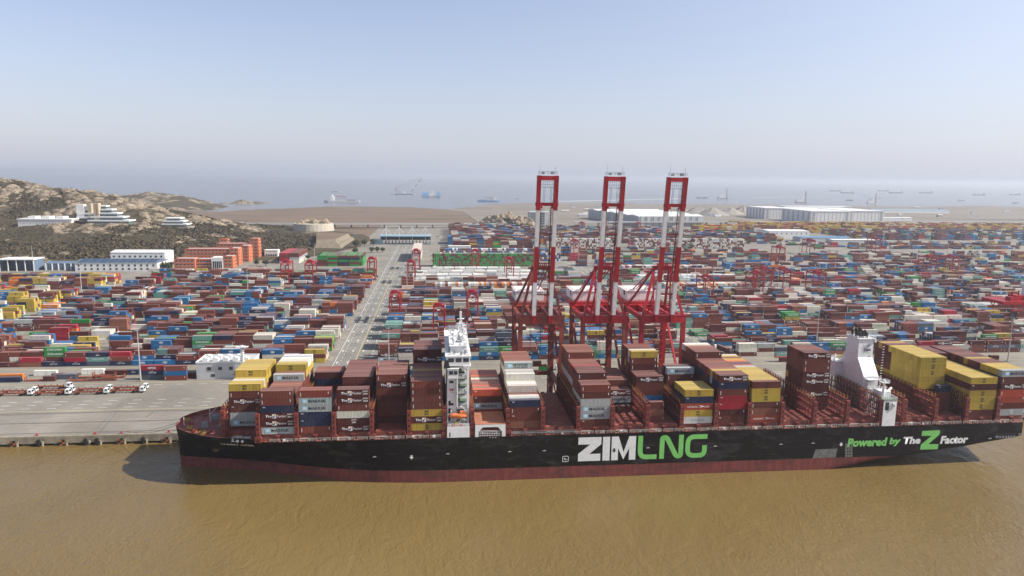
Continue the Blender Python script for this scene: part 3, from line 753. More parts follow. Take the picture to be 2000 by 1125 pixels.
# lashing bridges
POSTS = [-82.6, -68.3, -54.0, -39.9, -25.5, -11.2, 2.6, 13.5, 27.6, 41.6, 55.9, 70.0, 84.4, 98.7, 113.1, 127.3, 141.6, 155.8, 170.2, 185.0, 195.9, 210.0, 224.2, 238.6]
R0 = 263.4; RP = 2.5; NR = 18
def lashing(near, far, nm_top):
    t = MB(); lv = (HZT + .9, HZT + 3.6, HZT + 6.3, HZT + 8.9)
    for z in lv:
        t.box(-.55, .55, near, far, z - .12, z + .05)
    for z in lv[1:]:
        for sx in (-.55, .55): t.box(sx - .06, sx + .06, near, far, z + .95, z + 1.05)
    n = int(round((far - near) / RP)) + 1
    for k in range(n):
        y_ = near + k * (far - near) / (n - 1)
        for sx in (-.5, .5): t.box(sx - .13, sx + .13, y_ - .13, y_ + .13, DZ - .2, lv[-1] + 1.0)
    for k in range(2, n - 3, 4):
        y0, y1 = near + k * RP, near + (k + 1) * RP
        for sx in (-.5, .5): t.bar((sx, y0, lv[0]), (sx, y1, lv[2]), .16, .16); t.bar((sx, y0 + RP * 2, lv[0]), (sx, y1, lv[2]), .16, .16)
    me = t.mesh('lashing_bridge', M_lash_red)
    y = MB()
    for k in range(n):
        y_ = near + (k + .3) * (far - near) / n
        for sx in (-.62, .62):
            y.box(sx - .07, sx + .07, y_, y_ + .14, lv[-1] + .05, lv[-1] + 1.45)
            if k % 4 == 1: y.box(sx - .09, sx + .09, y_ - .5, y_ + .5, lv[1 + k % 3] - .1, lv[1 + k % 3] + .3)
    ye = y.mesh('guard_rail', M_yellow)
    p = MB(); p.box(-.75, .75, -.6, .6, DZ - .3, 29.6)
    for k in range(4): p.box(-.28, .28, -.63, -.55, DZ + 2.6 + k * 2.2, DZ + 3.3 + k * 2.2, 1)
    p.box(-1.3, 1.3, -.7, .7, DZ + .9, DZ + 2.0); p.box(-1.2, -.8, -.66, .6, DZ - .3, DZ + 1.0); p.box(.8, 1.2, -.66, .6, DZ - .3, DZ + 1.0); p.box(-.25, .25, -.75, -.6, DZ + .1, DZ + .7, 1)
    return me, ye, p.mesh('pillar', [M_lash_red, M_dark])
L_full = lashing(264.0, 308.6, 0); L_bow = lashing(268.8, 303.8, 0)
for i, X in enumerate(POSTS):
    me, ye, pm = L_bow if i == 0 else L_full
    o = link('lashing_bridge', me, ship, (X, 0, 0))
    tag(link('guard_rail', ye, o), kind='stuff')
    ny, fy = (268.0, 304.6) if i == 0 else (YN + 1.0, YN + 48.0)
    link('pillar', pm, o, (0, ny, 0)); link('pillar', pm, o, (0, fy, 0))
# hatch covers with their coamings and side pedestals
BAYX = [(POSTS[i], POSTS[i + 1]) for i in range(len(POSTS) - 1)] + [(238.6, 252.4)]
BAYS = [b_ for i, b_ in enumerate(BAYX) if i not in (6, 19)]          # without the deckhouse and the engine casing
hc = MB(); HW = 11.2
hc.box(-5.9, 5.9, .06, HW - .06, -1.1, 0)
for k in range(6): hc.box(-5.4 + k * 2.0, -5.2 + k * 2.0, .5, HW - .5, 0, .05)
for k in (0, 1):
    for j in range(4): hc.box(-5.8 + k * 11.1, -5.4 + k * 11.1, .9 + j * 2.6, 1.5 + j * 2.6, 0, .16)
hme = hc.mesh('hatch_cover', M_ship_red)
cm = MB(); cm.box(-6.1, 6.1, 0, 44.8, -2.6, -1.15); cme = cm.mesh('hatch_coaming', M_ship_red)
pd = MB(); pd.box(-.35, .35, -.4, .4, -2.7, -.2); pd.box(-.8, .8, -.45, .45, -.6, -.1); pd.box(-.7, .7, -.5, .3, -1.8, -1.5); pd.box(-.12, .12, -.55, -.4, -1.3, -.8)
pme = pd.mesh('pedestal', M_lash_red)
for i, (a, b_) in enumerate(BAYS):
    c = (a + b_) / 2
    for k in range(4):
        if i == 0 and k in (0, 3): continue
        link('hatch_cover', hme, ship, (c, 263.8 + k * HW, HZT))
    if i == 0:
        z = MB(); z.box(c - 6, c + 6, 270, 302, DZ - .2, HZT - 1.15); z.build('hatch_coaming', M_ship_red, ship)
    else:
        link('hatch_coaming', cme, ship, (c, 263.8, HZT))
        link('pedestal', pme, ship, (c, YN + .9, HZT)); link('pedestal', pme, ship, (c, YN + 48.2, HZT))
# deck edge railing
rr = MB()
x = -64.0
while x < 249:
    if not (1 < x < 29 or 184 < x < 192):
        for z in (.45, .85, 1.2): rr.box(x, x + 4.0, YN + .18, YN + .25, DZ + z, DZ + z + .07)
        for k in range(3): rr.box(x + k * 1.9, x + k * 1.9 + .08, YN + .17, YN + .26, DZ - .1, DZ + 1.25)
    x += 4.7
tag(rr.build('deck_railing', mat('pale_rail_paint', (.55, .50, .42), .6, var=.3, scale=1), ship), kind='stuff')
# pipes and gear along the side passage
pp = MB()
for k, (z, m_) in enumerate(((.35, 0), (.55, 1), (.8, 0))): pp.box(-60, 246, YN + 1.6 + k * .25, YN + 1.75 + k * .25, DZ + z, DZ + z + .15, m_)
for k in range(120):
    X = -62 + rnd() * 308
    if 1 < X < 29: continue
    s = .25 + rnd() * .35; pp.box(X - s, X + s, YN + .7, YN + .7 + s, DZ, DZ + .3 + rnd() * .7, k % 3)
tag(pp.build('deck_fittings', [M_lash_red, M_white, M_grey], ship), kind='stuff')
# forecastle gear
def winch(X, Y, s, rz=0):
    w_ = link('mooring_winch', MB().tube((0, -1.6 * s, 1.1 * s), (0, .6 * s, 1.1 * s), .85 * s, n=14).tube((0, -1.75 * s, 1.1 * s), (0, -1.6 * s, 1.1 * s), 1.15 * s, n=14).tube((0, .6 * s, 1.1 * s), (0, .75 * s, 1.1 * s), 1.15 * s, n=14).mesh('mooring_winch', M_grey), ship, (X, Y, DZ - .1))
    w_.rotation_euler.z = rz
    a = MB(); a.box(-1.1 * s, 1.1 * s, .9 * s, 2.3 * s, 0, 1.5 * s); a.box(-1.3 * s, 1.3 * s, -1.9 * s, 2.4 * s, 0, .25); a.tube((0, 2.3 * s, 1.0 * s), (0, 3.0 * s, 1.0 * s), .45 * s, n=10)
    a.build('winch_drive', M_grey, w_)
for X, Y, s, rz in ((-94.0, 281.5, 1.0, .3), (-92.5, 291.0, 1.0, .5), (-87.5, 282.0, .8, 0), (-87.0, 288.5, .8, 0), (-76.5, 265.0, .9, 1.57), (-73, 265.2, .8, 1.57), (-86.5, 296, .9, .2)): winch(X, Y, s, rz)
for X, Y in ((-98.8, 278.6), (-77.8, 266.2), (-102.8, 288), (-92, 272.5)):
    a = MB()
    for k in range(4): a.box(-1 + k * .62, -.92 + k * .62, -.9, -.82, 0, 1.5); a.box(-1 + k * .62, -.92 + k * .62, .82, .9, 0, 1.5)
    for z in (.5, 1.0, 1.45):
        a.box(-1, 1, -.9, -.82, z, z + .08); a.box(-1, 1, .82, .9, z, z + .08); a.box(-1, -.92, -.9, .9, z, z + .08); a.box(.92, 1, -.9, .9, z, z + .08)
    a.box(-.6, .6, -.5, .5, 0, .7); a.build('guard_cage', M_yellow, ship, (X, Y, DZ - .1))
for X, Y in ((-96, 276), (-95, 277), (-90, 274), (-89, 274.6), (-97.5, 294), (-100, 284)):
    a = MB(); a.tube((-.5, 0, 0), (-.5, 0, .9), .28, .32, 10); a.tube((.5, 0, 0), (.5, 0, .9), .28, .32, 10); a.box(-1, 1, -.4, .4, 0, .15); a.build('bitts', M_orange if X == -96 else M_lash_red, ship, (X, Y, DZ - .1))
# roller and rails on the forecastle, small masts
a = MB()
for X, Y, hh in ((-102.5, 283, 3.5), (-93.5, 287, 5.2)): a.tube((X, Y, DZ), (X, Y, DZ + hh), .12, n=6)
a.bar((-93.5, 287, DZ + 3.2), (-91.5, 292, DZ + 5.0), .15); a.build('jackstaff', M_white, ship)
fmst = MB(); fmst.tube((-86.0, 290.5, DZ), (-83.6, 291.5, DZ + 19), .5, .3, 8); fmst.bar((-83.5, 289, DZ + 1), (-84.2, 291.3, DZ + 13), .25); fmst.box(-84.6, -82.6, 290.6, 292.4, DZ + 18.6, DZ + 19.0); fmst.box(-84.2, -83.2, 291.2, 292.0, DZ + 19, DZ + 20.2)
fmst.build('foremast', M_grey, ship)
a = MB(); a.box(-81.9, -81.4, 268.6, 304, DZ, DZ + 3.8); a.build('breakwater', M_ship_red, ship)
# ---- deckhouse with the bridge
DX0, DX1 = 3.6, 12.4
a = MB(); a.box(DX0, DX1, YN + .12, 268, DZ - .1, 22.8); a.box(DX0 + .9, DX0 + 1.3, YN + .08, YN + .3, DZ + .3, DZ + 2.1, 1); a.build('side_house', [M_white, M_dark], ship)
tw = MB(); tw.box(DX0, 7.4, 265.6, 306, 22.8, 47.2); tw.box(7.4, 12.0, 269.2, 303, 22.8, 47.2)
tower = tw.build('deckhouse', M_white, ship)
tw = MB()
for k in range(8):
    z = 22.8 + 3.05 * k
    tw.box(7.4, 12.3, 265.4, 269.2, z - .12, z + .05)
tw.build('deck_platform', M_green_deck, tower)
a = MB()                                                  # outer pillar with arched brackets carrying the bridge wing
a.box(11.4, 12.3, 264.4, 265.4, 22.8, 47.2); a.box(7.4, 7.9, 264.6, 265.5, 30, 47.2)
for k in range(6):
    t0_, t1_ = k / 6 * math.pi / 2, (k + 1) / 6 * math.pi / 2
    a.bar((11.8 - 4 * (1 - math.cos(t0_)), 264.9, 41.0 + 5.5 * math.sin(t0_)), (11.8 - 4 * (1 - math.cos(t1_)), 264.9, 41.0 + 5.5 * math.sin(t1_)), .9, .8)
    a.bar((11.8 - 3 * (1 - math.cos(t0_)), 264.9, 26.0 + 4 * math.sin(t0_)), (11.8 - 3 * (1 - math.cos(t1_)), 264.9, 26.0 + 4 * math.sin(t1_)), .7, .7)
a.build('wing_support', M_white, tower)
for k in range(7):
    z = 24.2 + 3.05 * k
    for xx, ww in ((7.9, 3.0),):
        b2 = MB(); b2.box(xx, xx + ww, 269.05, 269.3, z, z + 1.3); b2.build('window', M_glass, tower)
    if k in (2, 5, 6):
        b2 = MB(); b2.box(4.6, 6.2, 265.52, 265.7, z, z + 1.0); b2.build('window', M_glass, tower)
for z in (24.0, 27.2, 30.3):
    b2 = MB(); b2.box(4.2, 5.1, 265.54, 265.7, z, z + 1.9); b2.build('door', M_dark, tower)
link('emblem', text_mesh('W', 1.3, M_lred, .05, .2), tower, (5.6, 265.52, 36.7)); link('lettering', text_mesh('WinGD', .35, M_lred), tower, (5.6, 265.52, 35.6))
br = MB(); br.box(DX0 - .4, 12.5, 262.6, 309.2, 47.2, 50.9); br.box(DX0 - .7, 12.9, 262.3, 309.4, 50.9, 51.15); br.box(9.8, 12.8, 262.3, 309.4, 47.0, 47.3)
bridge = br.build('wheelhouse', M_white, ship)
for k in range(3):
    b2 = MB(); b2.box(DX0 + .5 + k * 2.9, DX0 + 2.7 + k * 2.9, 262.5, 262.7, 48.8, 50.3); b2.build('window', M_glass, bridge)
for k in range(16):
    b2 = MB(); b2.box(DX0 - .5, DX0 - .35, 264 + k * 2.8, 266.2 + k * 2.8, 48.8, 50.3); b2.build('window', M_glass, bridge)
a = MB(); a.prism([(DX0 - 1.3, 46.3), (DX0 + 1.2, 46.3), (DX0 + .4, 49.6), (DX0 - .9, 49.6)], 'y', 262.2, 262.5); a.build('name_board', M_lblack, bridge)
b2 = MB(); b2.box(4.0, 8.0, 261.9, 264.6, 42.4, 46.2); b2.box(4.4, 6.0, 261.8, 262, 44, 45.4, 1); b2.box(6.3, 7.7, 261.8, 262, 44, 45.4, 1); b2.box(3.7, 8.3, 261.6, 265, 46.2, 46.4)
b2.build('wing_cabin', [M_white, M_glass], bridge)
def rails(mb_, x0, x1, y0, y1, z, n=6):
    for zz in (.4, .75, 1.1):
        mb_.box(x0, x1, y0 - .04, y0 + .04, z + zz, z + zz + .06); mb_.box(x0, x1, y1 - .04, y1 + .04, z + zz, z + zz + .06)
        mb_.box(x0 - .04, x0 + .04, y0, y1, z + zz, z + zz + .06); mb_.box(x1 - .04, x1 + .04, y0, y1, z + zz, z + zz + .06)
    for k in range(n + 1):
        xx = x0 + (x1 - x0) * k / n; mb_.box(xx - .05, xx + .05, y0 - .05, y0 + .05, z, z + 1.15)
a = MB()
for z in (22.8, 28.9, 35.0, 41.1): rails(a, 7.6, 12.2, 264.6, 265.2, z)
rails(a, DX0 - .4, 12.5, 262.6, 309, 51.15, 6); rails(a, 5, 12, 266, 300, 54.2, 4); rails(a, DX0 + .3, 12, YN + .3, 262.3, 22.8, 8)
a.build('railing', M_white, bridge)
a = MB()                                                  # monkey island and masts
a.box(5, 11.5, 268, 296, 51.15, 53.9); a.box(4.6, 12, 267, 297, 53.9, 54.1)
for (X, Y, s) in ((6.5, 270, 1.0), (10.5, 273, 1.2), (9, 278, .8)):
    for k in range(5):
        t0_, t1_ = -math.pi / 2 + math.pi * k / 5, -math.pi / 2 + math.pi * (k + 1) / 5
        a.tube((X, Y, 56 + s * math.sin(t0_)), (X, Y, 56 + s * math.sin(t1_)), max(.02, s * math.cos(t0_)), max(.02, s * math.cos(t1_)), 10, caps=False)
    a.tube((X, Y, 54), (X, Y, 55.2), .3, n=8)
a.bar((9.6, 284, 54), (9.6, 284, 64.5), .9, .9); a.bar((8, 282.5, 54), (9.4, 284, 62), .3); a.bar((11.2, 282.5, 54), (9.8, 284, 62), .3)
a.box(7.6, 11.6, 283.4, 284.6, 58.5, 58.8); a.box(8, 11.2, 283.3, 283.7, 59.4, 59.8); a.box(8.2, 11, 283.4, 284.6, 61.4, 61.6); a.bar((6.4, 272, 54), (6.4, 272, 60), .15); a.bar((11.7, 276, 54), (11.7, 276, 62), .15); a.bar((9.6, 284, 64), (9.6, 284, 67), .12)
a.build('radar_mast', M_white, bridge)
a = MB()
for k in range(60):
    X, Y = 4.6 + rnd() * 7.5, 263.5 + rnd() * 34; s = .15 + rnd() * .4; z0_ = 51.15 if Y < 267.5 or X < 5 else 54.1
    a.box(X - s, X + s, Y - s, Y + s, z0_, z0_ + .4 + rnd() * 1.4, k % 2)
for k in range(30):
    X = 7.7 + rnd() * 4.2; z0_ = 22.85 + 3.05 * random.choice((0, 0, 1, 2, 4, 6)); s = .15 + rnd() * .25
    a.box(X - s, X + s, 265.7, 265.9 + s, z0_, z0_ + .5 + rnd() * 1.2, k % 2)
tag(a.build('deck_fittings', [M_white, M_grey], bridge), kind='stuff')
for X, m_ in ((6.0, M_lred), (7.2, M_yellow), (9.0, M_lred)):
    b2 = MB(); b2.box(X - .6, X + .6, YN + .5, YN + 1.3, 22.8, 23.7 + (.9 if m_ == M_yellow else 0)); b2.build('locker', m_, tower)
# davits
a = MB()
for X in (5.2, 10.6): a.bar((X, 264.6, 22.8), (X, 264.2, 28.6), .35); a.bar((X, 264.2, 28.6), (X, 262.2, 29.2), .35)
a.build('davit', M_white, tower)
# lifeboat hanging in its davits
lb = MB(); st = [(-3.6, .15, .3), (-3.1, .7, .75), (-2.2, 1.05, 1.0), (0, 1.2, 1.1), (2.2, 1.1, 1.0), (3.1, .8, .8), (3.6, .2, .4)]
prev = None
for (X, ry, rz_) in st:
    ring = [(X, ry * math.cos(t), rz_ * (math.sin(t) if math.sin(t) > 0 else math.sin(t) * 1.0)) for t in [2 * math.pi * k / 12 for k in range(12)]]
    i0 = len(lb.v); lb.v += ring
    if prev is not None:
        for k in range(12): lb.f.append((prev + k, i0 + k, i0 + (k + 1) % 12, prev + (k + 1) % 12)); lb.m.append(0)
    prev = i0
lb.f.append(tuple(range(12))); lb.m.append(0); lb.f.append(tuple(prev + k for k in reversed(range(12)))); lb.m.append(0)
lifeboat = thing('lifeboat', 'orange enclosed lifeboat hanging beside the white deckhouse of the ship', 'lifeboat', (8.0, 263.0, 26.9))
lb.build('hull', M_orange, lifeboat)
b2 = MB(); b2.prism([(.2, .6), (3.0, .6), (2.6, 1.9), (.8, 1.9)], 'y', -.75, .75); b2.build('cabin', M_orange, lifeboat)
b2 = MB()
for k in range(4): b2.box(-2.4 + k * .9, -2.0 + k * .9, -1.24, -1.0, .25, .5)
b2.box(-3.3, 3.3, -1.25, 1.25, -.12, .02); b2.build('gunwale', mat('dark_orange', (.4, .1, .04), .6), lifeboat)
# ---- white bunker station between the deckhouse and the next bay
X0, X1 = 14.6, 26.6
a = MB(); z0_, z1_ = DZ - .1, 23.4
a.box(X0, X0 + 1.4, YN + .1, YN + 1, z0_, z1_); a.box(X1 - 1.4, X1, YN + .1, YN + 1, z0_, z1_); a.box(X0 + 1.4, X1 - 1.4, YN + .1, YN + 1, z1_ - 1.1, z1_); 
for s, xc in ((1, X0 + 1.4), (-1, X1 - 1.4)): a.prism([(xc, z1_ - 1.1), (xc, z1_ - 2.9), (xc + s * 1.6, z1_ - 1.1)], 'y', YN + .1, YN + 1)
bs = a.build('bunker_station', M_white, ship)
a = MB(); a.box(X0, X1, YN + .1, 277, z1_, z1_ + .2); a.build('station_roof', mat('station_roof_paint', (.36, .15, .09), .6, var=.2), bs)
a = MB()
for k in range(9): a.box(X0 + 1.9 + k * .95, X0 + 2.0 + k * .95, YN + .3, YN + .4, z0_, z0_ + 2.4)
for z in (.5, 1.2, 1.9, 2.4): a.box(X0 + 1.7, X1 - 1.7, YN + .3, YN + .4, z0_ + z, z0_ + z + .12)
for k in range(3): a.tube((X0 + 3 + k * 2.8, YN + 1.5, z0_ + 1.2), (X0 + 3 + k * 2.8, YN + 4, z0_ + 1.2), .4, n=8)
a.build('manifold', M_white, bs)
a = MB(); a.box(X0 + .3, X1 - .3, YN + 4.2, YN + 4.5, z0_, z1_ - .1); a.build('back_panel', M_dark, bs)
# accommodation ladder stowed along the deck edge
a = MB(); a.box(28.8, 55.0, YN - .25, YN + .1, DZ + 1.15, DZ + 1.4)
for k in range(40): a.box(29 + k * .65, 29.1 + k * .65, YN - .28, YN + .12, DZ + 1.4, DZ + 2.0)
a.box(28.8, 55.0, YN - .28, YN - .2, DZ + 1.95, DZ + 2.05); a.build('gangway_ladder', M_grey, ship)
# ---- engine casing with the funnel
FX0, FX1 = 186.9, 193.9
prof = [(279.0, DZ), (279.0, 34.8), (284.5, 42.1), (284.7, 50.4), (293.7, 50.4), (294.2, 43.0), (299.7, 35.6), (299.7, DZ)]
a = MB(); a.prism(prof, 'x', FX0, FX1); cas = a.build('engine_casing', M_white, ship)
a = MB(); a.box(FX0 - .3, FX1 + .5, 284.2, 294.2, 50.45, 50.7); a.box(FX1 + .1, FX1 + .9, 284.0, 286.5, 49.0, 50.6); a.build('funnel_rim', M_white, cas)
a = MB()
for X, Y, r, hh in ((188.2, 286.3, .5, 2.2), (189.8, 286.8, .6, 2.6), (191.6, 286.4, .45, 1.9), (188.4, 289.2, .7, 3.0), (190.4, 290, .8, 3.2), (192.4, 289, .5, 2.3), (188.2, 292.2, .5, 2.4), (190.2, 292.6, .45, 2.0), (192.3, 292.2, .5, 2.2)):
    a.tube((X, Y, 50.3), (X, Y, 50.5 + hh), r, n=10); a.tube((X, Y, 50.5 + hh), (X + .2, Y + .8, 51.0 + hh), r * .9, n=10)
a.build('exhaust_pipe', mat('sooty_steel', (.03, .028, .026), .7), cas)
a = MB(); rails(a, FX0 - .2, FX1 + .6, 284.2, 294.3, 50.7, 5)
for k in range(16): a.box(FX1 + .2, FX1 + 1.0, 278.2, 278.5, 30.4 + k * 1.2, 30.5 + k * 1.2)
a.build('railing', M_white, cas)
FY = 284.43
link('lettering', text_mesh('ZIM', 1.25, mat('navy_lettering', (.03, .04, .12), .5), .05, 0, 3.6), cas, (190.8, FY - .06, 45.6))
link('lettering', text_mesh('LNG', .9, M_lgreen, .0, 0, 3.3), cas, (190.8, FY - .1, 44.2))
a = MB()
for r_ in range(3):
    for k in range(5 - r_): a.box(188.9 + k * .75 + r_ * .38, 189.2 + k * .75 + r_ * .38, FY - .08, FY - .02, 47.6 - r_ * .55, 47.9 - r_ * .55)
a.build('emblem', MATS['navy_lettering'], cas)
link('emblem', text_mesh('&', .8, MATS['navy_lettering'], .03), cas, (192.2, FY + .05 - .16, 42.6))
a = MB(); a.box(187.6, 190.6, 276.8, 279, DZ, 29.8); a.box(187.4, 193.6, 276.4, 279, 33.9, 34.1); a.box(188, 189.4, 277, 279, 30, 33)
rails(a, 187.4, 193.6, 276.6, 278.8, 34.1, 5); rails(a, 187.4, 191.5, 276.6, 278.8, 29.8, 4)
for k in range(12): a.bar((188 + k * .35, 276.5, DZ + k * 1.0), (188 + k * .35 + .35, 276.5, DZ + 1 + k * 1.0), .2)
a.build('side_stair', M_white, cas)
a = MB(); a.box(183.6, 187.6, 296, 304, 30, 37); a.box(183.2, 188, 295.6, 304.4, 37, 37.2); rails(a, 183.2, 188, 295.6, 304.4, 37.2, 4)
for k in range(6): a.box(183.6 + k * .7, 184 + k * .7, 297 + k, 297.6 + k, 37.2, 38.2 + (k % 2))
a.build('fan_house', M_white, cas)
# white tank room box at the side with its vent mast
a = MB(); a.box(185.6, 191.4, YN + .1, 266.5, DZ - .1, 29.6); a.box(185.3, 191.7, YN - .1, 267, 29.6, 29.8, 2)
a.box(186.3, 188.0, YN + .06, YN + .3, 25.3, 28.7, 1); a.box(189.4, 190.4, YN - .4, YN + .1, 26.2, 28.5, 0); a.box(189.75, 190.05, YN - .44, YN - .3, 26.8, 27.8, 1)
tank = a.build('tank_room', [M_white, M_glass, M_green_deck], ship)
a = MB(); a.tube((187, 265, 29.8), (187, 265, 37.6), .55, n=10); a.box(185.4, 188.6, 263.6, 266.2, 36.4, 36.6); rails(a, 185.4, 188.6, 263.6, 266.2, 36.6, 4)
a.box(186, 190.5, 265, 270, 29.8, 32.4); a.box(186.2, 188, 264.6, 265, 30.2, 31.8); a.tube((189.5, 266, 32), (192.5, 268, 33), .5, n=10); rails(a, 185.5, 191.5, YN + .2, 270, 29.8, 6)
for k in range(8): a.tube((186.2 + k * .6, 268.5, 32.4), (186.2 + k * .6, 268.5, 33.0 + (k % 3) * .6), .18, n=6)
a.build('vent_mast', M_white, tank)
# mooring lines from the bow to the bollards
for (A, B) in (((-103.8, 288.5, 18.7), (-150.0, 314.8, 4.8)), ((-104.5, 286.0, 18.7), (-139.0, 314.8, 4.8)), ((-101.5, 293.5, 18.7), (-120.0, 314.8, 4.8))):
    a = MB(); A, B = Vector(A), Vector(B); prev = A
    for k in range(1, 11):
        t_ = k / 10; q_ = A.lerp(B, t_); q_.z -= 2.2 * math.sin(math.pi * t_); a.tube(prev, q_, .09, n=5, caps=False); prev = q_
    a.build('mooring_line', M_lash_red if A.x < -104 else M_grey, ship)
# ================================================================== CONTAINERS
PAL = {'r': ('rust brown', (.135, .034, .024)), 'd': ('dark maroon', (.088, .018, .017)), 'n': ('navy blue', (.013, .022, .065)), 'y': ('yellow', (.46, .325, .05)),
       'g': ('light grey', (.38, .40, .40)), 'w': ('cream white', (.60, .56, .48)), 'b': ('bright blue', (.008, .125, .30)), 'R': ('crimson red', (.32, .012, .028)),
       'o': ('orange red', (.40, .065, .032)), 's': ('salmon brown', (.25, .09, .055)), 't': ('teal green', (.13, .30, .25)), 'e': ('green', (.022, .235, .042)),
       'a': ('orange', (.66, .19, .025)), 'k': ('slate grey', (.075, .092, .125)), 'c': ('reddish brown', (.185, .046, .031)), 'W': ('white', (.72, .71, .68))}
CW, CHT, CP = 2.44, 2.80, 2.86
def cont_mesh(L, H, ribs, name):
    a = MB(); x0, x1, y0, y1 = -L / 2, L / 2, -CW / 2, CW / 2; f = .14
    for X in (x0, x1 - f):
        for Y in (y0, y1 - f): a.box(X, X + f, Y, Y + f, 0, H)
    for Y in (y0, y1 - f): a.box(x0 + f, x1 - f, Y, Y + f, 0, .16); a.box(x0 + f, x1 - f, Y, Y + f, H - .1, H)
    for X in (x0, x1 - f): a.box(X, X + f, y0 + f, y1 - f, 0, .16); a.box(X, X + f, y0 + f, y1 - f, H - .12, H)
    n = ribs; p = (L - 2 * f) / n
    for s, Y in ((1, y0), (-1, y1)):
        i, o_ = Y + s * .10, Y + s * .012
        for k in range(n):
            xa = x0 + f + k * p; pts = [(xa, i), (xa + p * .3, i), (xa + p * .5, o_), (xa + p * .8, o_), (xa + p, i)]
            for q0, q1 in zip(pts, pts[1:]):
                v = [(q0[0], q0[1], .16), (q1[0], q1[1], .16), (q1[0], q1[1], H - .1), (q0[0], q0[1], H - .1)]
                a.quad(*(v if s > 0 else v[::-1]))
    m = n // 2; p = (L - 2 * f) / m
    for k in range(m):
        xa = x0 + f + k * p
        for (u, za), (w_, zb2) in zip(((0, H - .05), (.35, H - .05), (.5, H - .01), (.85, H - .01), (1, H - .05)), ((.35, H - .05), (.5, H - .01), (.85, H - .01), (1, H - .05))):
            a.quad((xa + u * p, y0 + f, za), (xa + w_ * p, y0 + f, zb2), (xa + w_ * p, y1 - f, zb2), (xa + u * p, y1 - f, za), 1)
    for k in range(6):                           # closed end, ribbed
        ya = y0 + f + k * (CW - 2 * f) / 6; yb = ya + (CW - 2 * f) / 6
        for (q0, q1) in (((ya, .1), (ya + .12, .03)), ((ya + .12, .03), (yb - .1, .03)), ((yb - .1, .03), (yb, .1))):
            a.quad((x0 + q0[1], q0[0], H - .12), (x0 + q1[1], q1[0], H - .12), (x0 + q1[1], q1[0], .16), (x0 + q0[1], q0[0], .16))
    a.quad((x1 - .06, y0 + f, .16), (x1 - .06, y1 - f, .16), (x1 - .06, y1 - f, H - .12), (x1 - .06, y0 + f, H - .12))
    for Y in (-.85, -.35, .35, .85): a.box(x1 - .06, x1 + .0, Y - .03, Y + .03, .16, H - .12, 1)
    a.box(x1 - .06, x1 - .01, -.03, .03, .16, H - .12)
    a.quad((x0 + .1, y0 + .1, .1), (x0 + .1, y1 - .1, .1), (x1 - .1, y1 - .1, .1), (x1 - .1, y0 + .1, .1))
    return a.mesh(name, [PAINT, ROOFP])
C40 = cont_mesh(12.19, CHT, 22, 'container_body'); C20 = cont_mesh(6.06, CHT, 11, 'container_body')
C40E = C40
def star_mesh():
    a = MB(); a.quad((-.95, 0, -.8), (.95, 0, -.8), (.95, 0, .8), (-.95, 0, .8), 0)
    c = [(0, -.02, 0)]; P = []
    for k in range(14):
        r = .68 if k % 2 == 0 else .27; t = math.pi / 2 + 2 * math.pi * k / 14; P.append((r * math.cos(t), -.02, r * math.sin(t)))
    for k in range(14): a.poly([(0, -.02, 0), P[k], P[(k + 1) % 14]][::-1], 1)
    return a.mesh('star_emblem', [M_lblue, M_lwhite])
STAR = star_mesh()
def icon_mesh():
    a = MB(); a.quad((-.75, 0, -.85), (.75, 0, -.85), (.75, 0, .85), (-.75, 0, .85), 0); a.quad((-.6, -.02, -.7), (.0, -.02, -.7), (.35, -.02, .1), (-.6, -.02, .0), 1); a.quad((-.1, -.02, .1), (.6, -.02, -.1), (.6, -.02, .7), (-.1, -.02, .7), 2)
    return a.mesh('colour_icon', [M_lwhite, mat('icon_blue', (.10, .12, .28), .5), M_lorange])
ICON = icon_mesh()
def checker_mesh():
    a = MB()
    for r_ in range(2):
        for k in range(5): a.quad((-1 + k * .42 + r_ * .2, 0, .3 + r_ * .32), (-.75 + k * .42 + r_ * .2, 0, .3 + r_ * .32), (-.75 + k * .42 + r_ * .2, 0, .52 + r_ * .32), (-1 + k * .42 + r_ * .2, 0, .52 + r_ * .32))
    return a.mesh('chequer_emblem', M_lwhite)
CHK = checker_mesh()
def globe_mesh():
    a = MB(); n = 16
    for r0, r1 in ((.62, .9), (0, .4)):
        for k in range(n):
            t0_, t1_ = 2 * math.pi * k / n, 2 * math.pi * (k + 1) / n
            a.quad((r0 * 1.5 * math.cos(t0_), 0, r0 * .75 * math.sin(t0_)), (r1 * 1.5 * math.cos(t0_), 0, r1 * .75 * math.sin(t0_)), (r1 * 1.5 * math.cos(t1_), 0, r1 * .75 * math.sin(t1_)), (r0 * 1.5 * math.cos(t1_), 0, r0 * .75 * math.sin(t1_)))
    return a.mesh('oval_emblem', M_lwhite)
GLOBE = globe_mesh()
def swoosh_mesh():
    a = MB(); a.poly([(-1.0, 0, -.5), (0.2, 0, 0), (-1.0, 0, .5), (-.6, 0, .5), (1.4, 0, .12), (1.4, 0, -.1), (-.6, 0, -.5)][::-1]); return a.mesh('arrow_emblem', M_lwhite)
ARR = swoosh_mesh()
T = text_mesh
